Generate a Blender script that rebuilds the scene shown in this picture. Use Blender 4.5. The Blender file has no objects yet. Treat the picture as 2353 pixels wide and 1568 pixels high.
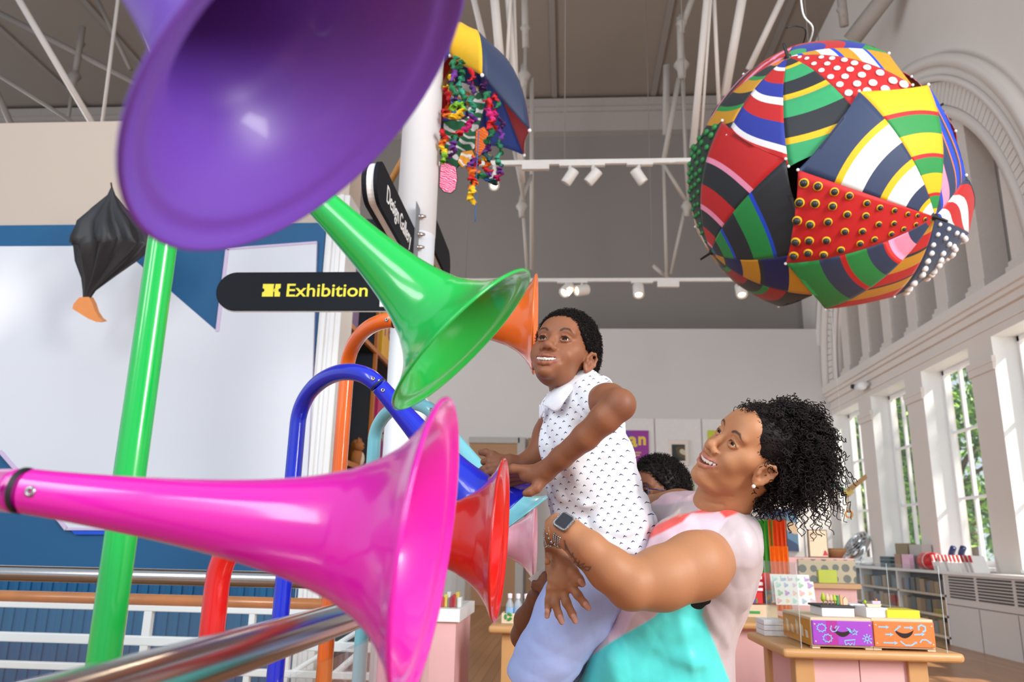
import bpy, bmesh, math, random
import numpy as np
from mathutils import Vector, Matrix
random.seed(7); RNG = np.random.default_rng(11)
SC = bpy.context.scene
COL = SC.collection
# ------------------------------------------------------------------ camera
F = 1809.0; CX = 1176.5; CY = 784.0; EYE = 1.12
_dy = np.array([1303-CX, -(1257-CY), -F]); _dy /= np.linalg.norm(_dy)
_dz = np.array([145.5, 6960, -F]); _dz /= np.linalg.norm(_dz)
_dz -= _dy*_dz.dot(_dy); _dz /= np.linalg.norm(_dz)
_dx = np.cross(_dy, _dz)
RC = np.array([_dx, _dy, _dz]); CAM = np.array([0, 0, EYE])
cam_data = bpy.data.cameras.new('camera'); cam = bpy.data.objects.new('camera', cam_data); COL.objects.link(cam)
_m = Matrix.Identity(4)
for i in range(3):
    for j in range(3): _m[i][j] = RC[i, j]
    _m[i][3] = CAM[i]
cam.matrix_world = _m
cam_data.sensor_width = 36; cam_data.lens = 36*F/2353; cam_data.clip_start = .02; cam_data.clip_end = 300
cam_data.dof.use_dof = True; cam_data.dof.focus_distance = 1.95; cam_data.dof.aperture_fstop = 5.0
SC.camera = cam
def ray(x, y): return RC @ np.array([(x-CX)/F, -(y-CY)/F, -1.])
def PD(x, y, d): return CAM + ray(x, y)*d            # camera depth d
def PX(x, y, X): r = ray(x, y); return CAM + r*(X/r[0])
def PY(x, y, Y): r = ray(x, y); return CAM + r*(Y/r[1])
def PZ(x, y, Z): r = ray(x, y); return CAM + r*((Z-EYE)/r[2])
def MPX(d): return d/F                                # metres per pixel at depth d
# ------------------------------------------------------------------ view, world, lights
SC.view_settings.view_transform = 'Standard'; SC.view_settings.look = 'None'
SC.view_settings.exposure = 0.42; SC.view_settings.gamma = 1.0; SC.view_settings.use_curve_mapping = False
SC.cycles.use_denoising = True
SC.cycles.max_bounces = 8; SC.cycles.diffuse_bounces = 4; SC.cycles.transparent_max_bounces = 12
SC.cycles.sample_clamp_indirect = 6
w = bpy.data.worlds.new('sky'); SC.world = w; w.use_nodes = True
_bg = w.node_tree.nodes['Background']; _bg.inputs[0].default_value = (.78, .89, 1, 1); _bg.inputs[1].default_value = .68
def light(name, kind, loc, target, energy, size=(1, 1), color=(1, 1, 1), angle=.02):
    l = bpy.data.lights.new(name, kind); l.energy = energy; l.color = color
    if kind == 'AREA': l.shape = 'RECTANGLE'; l.size, l.size_y = size
    if kind == 'SUN': l.angle = angle
    o = bpy.data.objects.new(name, l); COL.objects.link(o); o.location = loc
    o.rotation_euler = (Vector(target)-Vector(loc)).to_track_quat('-Z', 'Y').to_euler()
    return o
light('sun', 'SUN', (20, -4, 18), (20-.72, -4+.22, 18-.64), 7.0, color=(1, .93, .82), angle=.03)
light('window_light_behind', 'AREA', (-4.6, -3.0, 4.5), (.0, 3, 1.1), 105, (1.2, 3.6), (.97, .985, 1))
light('window_light_behind', 'AREA', (-2.2, -3.8, 4.6), (.2, 3, 1.1), 105, (1.2, 3.6), (.97, .985, 1))
light('window_light_far', 'AREA', (-9.5, 11, 3.6), (4, 12.5, 2.6), 350, (5, 4), (.97, .985, 1))  # added fill lamp, brightens the back and right walls
light('window_light_side', 'AREA', (4.4, -1.5, 3.4), (-.3, 3.2, 1.6), 300, (1.2, 3.2), (1, .99, .97))  # added fill lamp from the right, lifts the column
# ------------------------------------------------------------------ helpers
def lin(c):
    r = []
    for v in c[:3]:
        v = v/255.0
        r.append(v/12.92 if v <= .04045 else ((v+.055)/1.055)**2.4)
    return (r[0], r[1], r[2], 1)
MATS = {}
def mat(name, rgb, rough=.5, metal=0.0, noise=.06, scale=18, bump=0.0, coat=0.0, emit=0, trans=0.0, spec=.5, alpha=1, sheen=0, sss=0):
    if name in MATS: return MATS[name]
    m = bpy.data.materials.new(name); m.use_nodes = True; nt = m.node_tree; b = nt.nodes['Principled BSDF']
    c = lin(rgb)
    b.inputs['Roughness'].default_value = rough; b.inputs['Metallic'].default_value = metal
    b.inputs['Coat Weight'].default_value = coat; b.inputs['Coat Roughness'].default_value = .08
    b.inputs['Specular IOR Level'].default_value = spec; b.inputs['Alpha'].default_value = alpha
    b.inputs['Transmission Weight'].default_value = trans; b.inputs['Sheen Weight'].default_value = sheen
    if sss: b.inputs['Subsurface Weight'].default_value = sss; b.inputs['Subsurface Radius'].default_value = (.6, .25, .12); b.inputs['Subsurface Scale'].default_value = .012
    if emit: b.inputs['Emission Color'].default_value = c; b.inputs['Emission Strength'].default_value = emit
    tc = nt.nodes.new('ShaderNodeTexCoord'); n = nt.nodes.new('ShaderNodeTexNoise')
    n.inputs['Scale'].default_value = scale; n.inputs['Detail'].default_value = 4
    nt.links.new(tc.outputs['Object'], n.inputs['Vector'])
    mx = nt.nodes.new('ShaderNodeMix'); mx.data_type = 'RGBA'
    mx.inputs[6].default_value = tuple(max(0, v*(1-noise)) for v in c[:3])+(1,)
    mx.inputs[7].default_value = tuple(min(1, v*(1+noise)) for v in c[:3])+(1,)
    nt.links.new(n.outputs['Fac'], mx.inputs[0]); nt.links.new(mx.outputs[2], b.inputs['Base Color'])
    if bump:
        bp = nt.nodes.new('ShaderNodeBump'); bp.inputs['Strength'].default_value = bump; bp.inputs['Distance'].default_value = .01
        nt.links.new(n.outputs['Fac'], bp.inputs['Height']); nt.links.new(bp.outputs[0], b.inputs['Normal'])
    MATS[name] = m
    return m
def vmat(name, rough=.5, coat=0, metal=0, sheen=0, bump=0, scale=60, sss=0, spec=.5, noise=.05):
    """material whose base colour is the mesh's own colour attribute (dyes, paint, skin tone)"""
    if name in MATS: return MATS[name]
    m = mat(name, (128, 128, 128), rough, metal, coat=coat, sheen=sheen, sss=sss, spec=spec)
    nt = m.node_tree; b = nt.nodes['Principled BSDF']
    a = nt.nodes.new('ShaderNodeVertexColor'); a.layer_name = 'Col'
    n = [q for q in nt.nodes if q.type == 'TEX_NOISE'][0]; n.inputs['Scale'].default_value = scale
    mx = [q for q in nt.nodes if q.type == 'MIX'][0]; mx.blend_type = 'MULTIPLY'; mx.inputs[0].default_value = 1
    for l in list(mx.inputs[0].links): nt.links.remove(l)
    mr = nt.nodes.new('ShaderNodeMapRange'); mr.inputs[3].default_value = 1-noise; mr.inputs[4].default_value = 1+noise
    nt.links.new(n.outputs['Fac'], mr.inputs[0]); nt.links.new(mr.outputs[0], mx.inputs[7]); nt.links.new(a.outputs[0], mx.inputs[6])
    if bump:
        bp = nt.nodes.new('ShaderNodeBump'); bp.inputs['Strength'].default_value = bump; bp.inputs['Distance'].default_value = .004
        nt.links.new(n.outputs['Fac'], bp.inputs['Height']); nt.links.new(bp.outputs[0], b.inputs['Normal'])
    return m
def nrm(v): v = np.asarray(v, float); return v/(np.linalg.norm(v)+1e-12)
def frame(d, up=(0, 0, 1)):
    d = nrm(d); up = np.asarray(up, float)
    if abs(d.dot(nrm(up))) > .98: up = np.array([1., 0, 0])
    a = nrm(np.cross(up, d)); return a, np.cross(d, a), d
def smooth_path(pts, n=8):
    pts = [np.asarray(p, float) for p in pts]; out = []
    P = [2*pts[0]-pts[1]]+pts+[2*pts[-1]-pts[-2]]
    for i in range(1, len(P)-2):
        for k in range(n):
            t = k/n; a, b, c, d = P[i-1:i+3]
            out.append(.5*((2*b)+(-a+c)*t+(2*a-5*b+4*c-d)*t*t+(-a+3*b-3*c+d)*t**3))
    out.append(pts[-1]); return out
class MB:
    def __init__(s): s.v = []; s.f = []; s.m = []; s.sm = []
    def add(s, vs, fs, m=0, smooth=True):
        o = len(s.v); s.v += [tuple(map(float, p)) for p in vs]
        for f in fs: s.f.append(tuple(i+o for i in f)); s.m.append(m); s.sm.append(smooth)
        return s
    def box(s, lo, hi, m=0, axes=None, c=None):
        lo = np.minimum(lo, hi) if axes is None else np.asarray(lo, float); 
        hi = np.asarray(hi, float) if axes is not None else np.maximum(np.asarray(hi, float), lo)
        vs = [np.array([(lo, hi)[i & 1][0], (lo, hi)[i >> 1 & 1][1], (lo, hi)[i >> 2][2]]) for i in range(8)]
        if axes is not None: vs = [np.asarray(c)+v[0]*axes[0]+v[1]*axes[1]+v[2]*axes[2] for v in vs]
        return s.add(vs, [(0, 2, 3, 1), (4, 5, 7, 6), (0, 1, 5, 4), (2, 6, 7, 3), (0, 4, 6, 2), (1, 3, 7, 5)], m, False)
    def tube(s, path, r, n=12, m=0, caps=True, flat=1.0):
        path = [np.asarray(p, float) for p in path]; k = len(path)
        rs = [r]*k if np.isscalar(r) else list(r); vs = []; fs = []
        prev = None
        for i, p in enumerate(path):
            d = path[min(i+1, k-1)]-path[max(i-1, 0)]; d = nrm(d)
            if prev is None: a, b, _ = frame(d)
            else:
                a = prev-d*prev.dot(d); a = nrm(a); b = np.cross(d, a)
            prev = a
            for j in range(n):
                t = 2*math.pi*j/n; vs.append(p+rs[i]*(math.cos(t)*a+flat*math.sin(t)*b))
        for i in range(k-1):
            for j in range(n):
                q = (j+1) % n; fs.append((i*n+j, i*n+q, (i+1)*n+q, (i+1)*n+j))
        if caps: fs += [tuple(range(n))[::-1], tuple((k-1)*n+j for j in range(n))]
        return s.add(vs, fs, m)
    def lathe(s, base, d, prof, n=32, m=0, up=(0, 0, 1)):
        a, b, d = frame(d, up); base = np.asarray(base, float); vs = []; fs = []
        for (t, r) in prof:
            for j in range(n):
                th = 2*math.pi*j/n; vs.append(base+d*t+r*(math.cos(th)*a+math.sin(th)*b))
        for i in range(len(prof)-1):
            for j in range(n):
                q = (j+1) % n; fs.append((i*n+j, i*n+q, (i+1)*n+q, (i+1)*n+j))
        return s.add(vs, fs, m)
    def cyl(s, a, b, r, n=16, m=0): return s.tube([a, b], r, n, m)
    def sph(s, c, r, n=12, m=0, axes=None):
        r = (r, r, r) if np.isscalar(r) else r; ax = np.eye(3) if axes is None else axes; c = np.asarray(c, float); vs = []; fs = []
        h = max(4, n//2+1)
        for i in range(h+1):
            ph = math.pi*i/h
            for j in range(n):
                th = 2*math.pi*j/n
                vs.append(c+r[0]*math.sin(ph)*math.cos(th)*ax[0]+r[1]*math.sin(ph)*math.sin(th)*ax[1]+r[2]*math.cos(ph)*ax[2])
        for i in range(h):
            for j in range(n):
                q = (j+1) % n; fs.append((i*n+j, (i+1)*n+j, (i+1)*n+q, i*n+q))
        return s.add(vs, fs, m)
    def prism(s, poly, ext, m=0, mside=None):
        """closed polygon of 3-D points pushed along ext"""
        n = len(poly); poly = [np.asarray(p, float) for p in poly]; ext = np.asarray(ext, float)
        nv = sum((np.cross(poly[i]-poly[0], poly[(i+1) % n]-poly[0]) for i in range(n)), np.zeros(3))
        if nv.dot(ext) > 0: poly = poly[::-1]
        vs = poly+[p+ext for p in poly]
        s.add(vs, [tuple(range(n)), tuple(range(n, 2*n))[::-1]], m, False)
        s.add(vs, [(i, i+n, (i+1) % n+n, (i+1) % n) for i in range(n)], m if mside is None else mside, False)
        return s
    def build(s, name, mats, parent=None, bevel=0, root_loc=None, seg=2):
        me = bpy.data.meshes.new(name); o = bpy.data.objects.new(name, me); COL.objects.link(o)
        off = np.zeros(3)
        if parent is not None:
            o.parent = parent; p = parent
            while p is not None: off += np.array(p.location); p = p.parent
        elif root_loc is not None: off = np.asarray(root_loc, float); o.location = off
        v = np.array(s.v)-off if len(s.v) else np.zeros((0, 3))
        me.from_pydata(v.tolist(), [], s.f)
        mats = mats if isinstance(mats, (list, tuple)) else [mats]
        for q in mats: me.materials.append(q)
        me.polygons.foreach_set('material_index', s.m); me.polygons.foreach_set('use_smooth', s.sm); me.update()
        if bevel:
            b = o.modifiers.new('bevel', 'BEVEL'); b.width = bevel; b.segments = seg; b.limit_method = 'ANGLE'
        return o
def tag(o, label, cat, group=None, kind=None):
    if label: o['label'] = label
    if cat: o['category'] = cat
    if group: o['group'] = group
    if kind: o['kind'] = kind
    return o
def empty(name, loc, label=None, cat=None, group=None):
    o = bpy.data.objects.new(name, None); COL.objects.link(o); o.location = tuple(map(float, loc)); o.empty_display_size = .05
    return tag(o, label, cat, group)
def struct(o): o['kind'] = 'structure'; return o
def text_part(name, body, parent, origin, xaxis, yaxis, size, m, depth=.003, squeeze=1.0, align='LEFT', bold=0.0):
    cu = bpy.data.curves.new(name, 'FONT'); cu.body = body; cu.size = size; cu.extrude = depth; cu.align_x = align; cu.offset = bold
    tmp = bpy.data.objects.new(name+'_t', cu); COL.objects.link(tmp)
    dg = bpy.context.evaluated_depsgraph_get(); me = bpy.data.meshes.new_from_object(tmp.evaluated_get(dg)); 
    bpy.data.objects.remove(tmp); bpy.data.curves.remove(cu)
    n = len(me.vertices); co = np.zeros(n*3); me.vertices.foreach_get('co', co); co = co.reshape(-1, 3)
    X = nrm(xaxis); Y = nrm(yaxis); Z = np.cross(X, Y)
    wv = np.asarray(origin)+co[:, :1]*squeeze*X+co[:, 1:2]*Y+co[:, 2:3]*Z
    o = bpy.data.objects.new(name, me); COL.objects.link(o); o.parent = parent
    off = np.zeros(3); p = parent
    while p is not None: off += np.array(p.location); p = p.parent
    me.vertices.foreach_set('co', (wv-off).ravel()); me.materials.clear(); me.materials.append(m); me.update()
    return o
# ------------------------------------------------------------------ room shell
XW = 5.215; YB = 15.85; ZC = 11.6
M_ceil = mat('grey_roof_paint', (146, 133, 122), .8, noise=.05, scale=.6)
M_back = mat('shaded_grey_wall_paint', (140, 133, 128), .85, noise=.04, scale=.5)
M_part = mat('partition_paint', (208, 204, 202), .85, noise=.03, scale=1.2)
M_wallr = mat('stone_grey_paint', (222, 214, 207), .85, noise=.05, scale=1.5, bump=.05)
M_white = mat('white_gloss_paint', (240, 240, 240), .45, noise=.02)
M_rod = mat('cream_painted_steel', (214, 204, 196), .5, noise=.03)
M_rodd = mat('grey_painted_steel', (128, 120, 114), .6, noise=.03)
# floor: oak boards
def floor_mat():
    m = mat('oak_floor', (176, 118, 66), .28, noise=.1); nt = m.node_tree; b = nt.nodes['Principled BSDF']
    tc = nt.nodes.new('ShaderNodeTexCoord'); mp = nt.nodes.new('ShaderNodeMapping'); mp.inputs['Rotation'].default_value = (0, 0, math.pi/2)
    br = nt.nodes.new('ShaderNodeTexBrick'); br.inputs['Scale'].default_value = 1; br.inputs['Brick Width'].default_value = 1.6; br.inputs['Row Height'].default_value = .09
    br.inputs['Mortar Size'].default_value = .003; br.inputs[1].default_value = lin((170, 122, 80)); br.inputs[2].default_value = lin((150, 104, 66)); br.inputs[3].default_value = lin((90, 56, 30))
    nt.links.new(tc.outputs['Object'], mp.inputs[0]); nt.links.new(mp.outputs[0], br.inputs[0]); nt.links.new(br.outputs[0], b.inputs['Base Color'])
    return m
struct(MB().box((-12, -3, -.1), (6, 18, 0)).build('floor', floor_mat()))
# ceiling with battens
c = struct(MB().box((-22, 3, ZC), (6, 18, ZC+.2)).build('ceiling', M_ceil))
b = MB()
for x in np.arange(-19.4, 6, 2.35): b.box((x+.27-.06, 3, ZC-.05), (x+.27+.06, 17, ZC))
for y in (5.2, 8.6, 12.0): b.box((-22, y-.05, ZC-.06), (5.2, y+.05, ZC))
b.build('ceiling_batten', mat('batten_paint', (146, 137, 129), .8), c)
# true back wall in shade with pale cornice
YT = 17.2
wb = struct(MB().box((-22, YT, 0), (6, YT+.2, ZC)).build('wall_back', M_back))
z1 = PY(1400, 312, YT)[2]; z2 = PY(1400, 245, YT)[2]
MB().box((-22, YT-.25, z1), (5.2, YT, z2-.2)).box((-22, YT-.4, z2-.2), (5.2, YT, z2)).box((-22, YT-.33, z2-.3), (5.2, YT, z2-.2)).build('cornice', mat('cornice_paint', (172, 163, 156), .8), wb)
# lower partition in front of it
zp = PY(1600, 756, YB)[2]
wp = struct(MB().box((-1.85, YB, 0), (XW, YB+.6, zp)).box((-3.4, YB, 0), (-1.85, YB+.6, zp-.32)).build('wall_partition', M_part))
# hanging panels on the partition (the paler dado boards with seams)
zl = PY(1600, 964, YB)[2]
pb = MB(); xs = [PY(x, 1000, YB)[0] for x in (1420, 1504, 1612, 1720, 1830, 1893)]
for a, q in zip(xs[:-1], xs[1:]): pb.box((a+.015, YB-.04, .1), (q-.015, YB, zl))
pb.build('display_panel', mat('display_panel_white', (226, 222, 220), .8), wp, bevel=.004)
# doorway in the partition
xd0 = PY(1080, 1020, YB)[0]; xd1 = PY(1190, 1010, YB)[0]; zd = PY(1140, 1020, YB)[2]
d1 = MB().box((xd0, YB-.05, 0), (xd1, YB-.01, zd)).build('door_1', mat('tan_door', (168, 128, 92), .6, scale=3)); struct(d1)
MB().box((xd0-.02, YB-.09, zd), (xd1+.05, YB-.0, zd+.12)).box((xd1, YB-.09, 0), (xd1+.16, YB, zd+.12)).build('door_frame', mat('door_frame_grey', (176, 172, 168), .6), d1, bevel=.01)
MB().box((xd1+.22, YB-.2, 0), (xd1+.3, YB-.02, zd+.1)).build('door_leaf', mat('door_leaf_wood', (150, 112, 74), .5), d1)
# ------------------------------------------------------------------ right wall with windows
T = .42; xo = XW+T
win = [(15.72-2*k-1.42, 15.72-2*k-.0) for k in range(7)]
for i in range(7): win[i] = (15.78-2.0*i-1.42, 15.78-2.0*i)
ZS, ZL = .96, 3.745; ZK = 4.3
wm = MB()
wm.box((XW, -3, 0), (xo, 17.2, ZS)).box((XW, -3, ZL), (xo, 17.2, ZK))
ys = [17.2]
for a, q in win: ys += [q, a]
ys.append(-3)
for i in range(0, len(ys), 2): wm.box((XW, ys[i+1], ZS), (xo, ys[i], ZL))
# lunette wall with half-round opening
AC = (12.0, 4.3); AR = 3.28; N = 48
pin = [(AC[0]+AR*math.cos(math.pi*k/N), AC[1]+AR*math.sin(math.pi*k/N)) for k in range(N+1)]
def rim(k):
    a = math.pi*k/N; dx, dz = math.cos(a), math.sin(a); t = 99
    if dx > 1e-6: t = min(t, (17.2-AC[0])/dx)
    if dx < -1e-6: t = min(t, (-3-AC[0])/dx)
    if dz > 1e-6: t = min(t, (ZC-AC[1])/dz)
    return (AC[0]+dx*t, AC[1]+dz*t)
po = [rim(k) for k in range(N+1)]
for k in range(N):
    quad = [pin[k], po[k], po[k+1], pin[k+1]]
    if abs(po[k][1]-ZC) > 1e-6 and abs(po[k+1][1]-ZC) < 1e-6 or abs(po[k][1]-ZC) < 1e-6 and abs(po[k+1][1]-ZC) > 1e-6:
        cy = 17.2 if k < N/2 else -3; quad = [pin[k], po[k], (cy, ZC), po[k+1], pin[k+1]]
    wm.add([(XW, y, z) for y, z in quad], [tuple(range(len(quad)))], 0, False)
    wm.add([(XW, *pin[k]), (XW, *pin[k+1]), (xo, *pin[k+1]), (xo, *pin[k])], [(0, 1, 2, 3)], 0)
wr = struct(wm.build('wall_right', M_wallr))
def arch_band(r0, r1, x0, x1, mb):
    vs = []; fs = []
    for k in range(N+1):
        a = math.pi*k/N
        for (r, x) in ((r0, x0), (r1, x0), (r1, x1), (r0, x1)): vs.append((x, AC[0]+r*math.cos(a), AC[1]+r*math.sin(a)))
    for k in range(N):
        for j in range(4): fs.append((4*k+j, 4*k+(j+1) % 4, 4*k+4+(j+1) % 4, 4*k+4+j))
    mb.add(vs, fs, 0, True)
am = MB()
for r0, r1, dp in ((3.95, 4.1, .16), (3.82, 3.95, .10), (3.74, 3.82, .14), (3.28, 3.42, .05)): arch_band(r0, r1, XW-dp, XW+.02, am)
am.build('arch_moulding', M_wallr, wr)
vb = MB()                                              # brick voussoirs between the mouldings
for k in range(92):
    a0 = math.pi*(k+.06)/92; a1 = math.pi*(k+.94)/92; vs = []
    for x in (XW-.03, XW+.01):
        for r, a in ((3.43, a0), (3.73, a0), (3.73, a1), (3.43, a1)): vs.append((x, AC[0]+r*math.cos(a), AC[1]+r*math.sin(a)))
    vb.add(vs, [(0, 1, 2, 3), (4, 7, 6, 5), (0, 4, 5, 1), (1, 5, 6, 2), (2, 6, 7, 3), (3, 7, 4, 0)], 0, False)
vb.build('arch_brickwork', M_wallr, wr)
cb = MB()
cb.box((XW-.14, -3, 4.16), (XW, 15.85, 4.3)).box((XW-.10, -3, 4.1), (XW, 15.85, 4.16)).box((XW-.05, -3, 4.0), (XW, 15.85, 4.1))
cb.box((XW-.02, -3, 3.84), (XW+.01, 15.85, 3.9))
cb.build('cornice', M_wallr, wr)
# pilaster caps between the windows
pc = MB()
for i in range(0, len(ys), 2):
    y0, y1 = ys[i+1], ys[i]
    if y1-y0 < 1: pc.box((XW-.04, y0-.03, 3.42), (XW+.01, y1+.03, 3.5)).box((XW-.03, y0-.02, 3.33), (XW+.01, y1+.02, 3.42))
pc.build('pilaster_cap', M_wallr, wr)
# gallery pilasters and blind panes inside the lunette
M_pane = mat('dusty_grey_glazing', (150, 142, 136), .5, noise=.1, scale=1)  # even grey with slight random mottling
lp = MB(); lm = MB()
lp.box((xo-.02, 8.4, 4.2), (xo+.05, 15.6, 8.0))
lp.build('lunette_pane', M_pane, wr)
for k, y in enumerate(np.arange(9.05, 15.4, .98)):
    h = 4.3+math.sqrt(max(.05, AR**2-(y-12)**2))
    lm.box((XW+.06, y-.17, 4.3), (xo-.02, y+.17, h)).box((XW+.01, y-.24, 4.3), (xo, y+.24, 4.46)).box((XW+.03, y-.2, 4.46), (xo, y+.2, 4.52))
    h2 = 4.3+math.sqrt(max(.05, AR**2-(y+.49-12)**2))
    lm.box((XW+.28, y+.46, 4.3), (xo-.02, y+.52, h2)).box((XW+.3, y+.24, 4.3), (xo-.02, y+.3, h2))
lm.build('lunette_pilaster', mat('pilaster_paint', (216, 206, 198), .8), wr, bevel=.01)
# windows
M_glass = mat('clear_pane', (235, 245, 245), .02, alpha=.06, noise=0)
for i, (a, q) in enumerate(win):
    xf = XW+.30; fw = .055
    f = MB(); f.box((xf, a, ZS), (xf+.07, a+fw, ZL)).box((xf, q-fw, ZS), (xf+.07, q, ZL)).box((xf, a, ZS), (xf+.07, q, ZS+.09)).box((xf, a, ZL-.07), (xf+.07, q, ZL))
    wn = struct(f.build('window_%d' % (i+1), M_white))
    mu = MB()
    for k in (1, 2): y = a+(q-a)*k/3; mu.box((xf+.01, y-.022, ZS), (xf+.06, y+.022, ZL))
    for k in (1, 2): z = ZS+(ZL-ZS)*k/3; mu.box((xf+.015, a, z-.018), (xf+.055, q, z+.018))
    mu.build('glazing_bar', M_white, wn)
    MB().box((xf+.03, a, ZS), (xf+.036, q, ZL)).build('pane', M_glass, wn)
    MB().box((XW+.001, q-.006, ZS), (xf, q, ZL)).box((XW+.001, a, ZS), (xf, a+.006, ZL)).box((XW, a, ZL-.006), (xf, q, ZL)).box((XW-.02, a, ZS-.03), (xf, q, ZS+.01)).build('window_reveal', M_white, wn)
# ------------------------------------------------------------------ left wall with its giant cut-out letter
YL = 6.0
xr = PY(790, 600, YL)[0]; zt = PY(140, 281, YL)[2]; zb = PY(400, 517, YL)[2]
M_cream = mat('cream_paint', (206, 190, 176), .85, noise=.02, scale=1)
M_blue = mat('petrol_blue_paint', (22, 92, 140), .6, noise=.05, scale=1.2)
wl = struct(MB().box((-8.5, YL, 0), (xr, YL+.35, zt)).build('wall_left', M_cream))
MB().box((-8.5, YL-.02, 0), (PY(747, 560, YL)[0], YL, zb)).build('blue_panel', M_blue, wl)
def lw(x, y, d=.02): return PY(x, y, YL-d)
M_letter = mat('pale_letter_board', (226, 230, 238), .6, noise=.02, scale=.7); M_lilac = mat('lilac_board_edge', (214, 196, 226), .6)
poly = [(-420, 568), (300, 565), (309, 598), (499, 762), (522, 572), (728, 557), (718, 860), (700, 1216), (152, 1216), (118, 1172), (0, 1037), (-120, 900), (-420, 890)]
off = np.array([0, .02, 0])
MB().prism([lw(x, y, .05) for x, y in poly], (0, .028, 0), 0, 1).build('cut_out_letter', [M_letter, M_lilac], wl)
ed = MB()
for (p, q, wd) in (((499, 762), (522, 572), 9), ((0, 1037), (120, 1176), 10), ((118, 1172), (152, 1216), 10), ((152, 1216), (640, 1216), 6), ((522, 572), (728, 557), 6)):
    A = lw(*p, .055); B = lw(*q, .055); d = nrm(B-A); n = np.array([-d[2], 0, d[0]])*wd*YL/F*.5
    ed.prism([A+n, B+n, B-n, A-n], (0, .02, 0))
ed.build('letter_edge', M_lilac, wl)
# ultramarine strip of the letter seen under the lilac edge
MB().prism([lw(x, y, .045) for x, y in ((156, 1212), (660, 1212), (660, 1229), (172, 1229))], (0, .02, 0)).build('letter_underside', mat('ultramarine_edge', (10, 84, 220), .5), wl)
# blue ribs shaped to imitate wavy reflections on the lower wall
cm = MB(); x = -6.0
while x < PY(690, 1400, YL)[0]:
    cm.box((x, YL-.035, 0), (x+.03+.02*math.sin(x*37)**2, YL-.02, .78)); x += .075+.03*math.sin(x*23)**2
cm.build('ribbed_cladding', mat('ribbed_blue_metal', (34, 104, 150), .35, metal=.4), wl)
# white end pilaster
t1 = MB(); xa = PY(747, 600, YL)[0]
t1.box((xa, YL-.03, 0), (xr+.02, YL+.3, zt-.75)).box((xa+.03, YL-.06, 0), (xa+.06, YL, zt-.75)).box((xa+.1, YL-.05, 0), (xa+.13, YL, zt-.75))
struct(t1.build('trim_1', M_white))
# side wall behind the shelves, running away from the viewer
XS = -1.95
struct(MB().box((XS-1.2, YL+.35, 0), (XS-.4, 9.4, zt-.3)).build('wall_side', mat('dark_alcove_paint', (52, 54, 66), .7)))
# ------------------------------------------------------------------ roof rods
def rod(mb, p, q, d1, d2, wpx, n=8): 
    a = PD(*p, d1); b = PD(*q, d2); mb.tube([a, b], [wpx*.5*d1/F, wpx*.5*d2/F], n)
def truss(label, rods, m, nodes=(), group='roof trusses under the ceiling'):
    first = PD(*rods[0][0], rods[0][2]); r = empty('roof_truss', (first[0], first[1], first[2]), label, 'truss', None)
    for (p, q, d1, d2, wd) in rods:
        mb = MB(); rod(mb, p, q, d1, d2, wd); mb.build('tie_rod', m, r)
    for (x, y, d, s) in nodes:
        mb = MB(); k = MPX(d); c = PD(x, y, d); mb.tube([c+np.array([0, 0, s*k]), c+np.array([0, 0, s*.4*k]), c, c-np.array([0, 0, s*.4*k]), c-np.array([0, 0, s*k])], [s*.25*k, s*.3*k, s*.55*k, s*.3*k, s*.25*k], 10)
        mb.build('rod_coupling', m, r)
truss('cream steel roof truss rods fanning down at the far left above the cream wall', [((20, -40), (245, 340), 9, 9.5, 15), ((285, -60), (380, 190), 9, 9, 17), ((276, -40), (228, 340), 10, 10, 8)], M_rod)
truss('grey steel roof truss rods crossing at the upper left corner', [((-40, 150), (190, 295), 10, 10, 9), ((-30, 160), (40, 320), 10.5, 10.5, 14), ((-40, 10), (330, 200), 13, 13, 14), ((215, -20), (300, 160), 13, 13, 10), ((170, 180), (150, 320), 13, 13, 8), ((190, 60), (172, 180), 12.9, 13, 14)], M_rodd, [(172, 175, 13, 26), (185, 100, 13, 20)])
truss('cream paired truss rods rising behind the hanging streamer umbrella', [((1080, -40), (1122, 140), 9, 9, 14), ((1133, -40), (1152, 170), 8.5, 8.5, 22), ((1175, -40), (1163, 190), 8.5, 8.5, 9), ((1165, -40), (1200, 420), 8.5, 8.8, 15), ((1180, -40), (1193, 380), 8.6, 8.9, 8)], M_rod)
truss('grey truss with turnbuckles hanging below the ceiling beside the hanging streamer umbrella', [((1205, -30), (1208, 110), 12.5, 12.5, 16), ((1208, 90), (1200, 460), 12.5, 12.3, 9), ((1180, 340), (1205, 470), 12, 12.3, 8), ((1222, 180), (1222, 620), 12.6, 12.6, 10), ((1200, 460), (1212, 630), 12.3, 12.3, 8), ((1222, 400), (1200, 460), 12.6, 12.3, 7)], mat('pale_grey_steel', (176, 167, 159), .6), [(1207, 65, 12.5, 22), (1204, 175, 12.5, 30), (1199, 475, 12.3, 26)])
truss('cream paired truss rods left of the umbrella ball', [((1628, -40), (1592, 340), 8.5, 8.8, 17), ((1636, -40), (1610, 330), 8.5, 8.8, 7), ((1641, 0), (1652, 240), 8.6, 8.8, 9), ((1712, -40), (1665, 220), 8.5, 8.8, 22), ((1800, -10), (1720, 160), 9, 9.2, 15)], M_rod)
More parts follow.
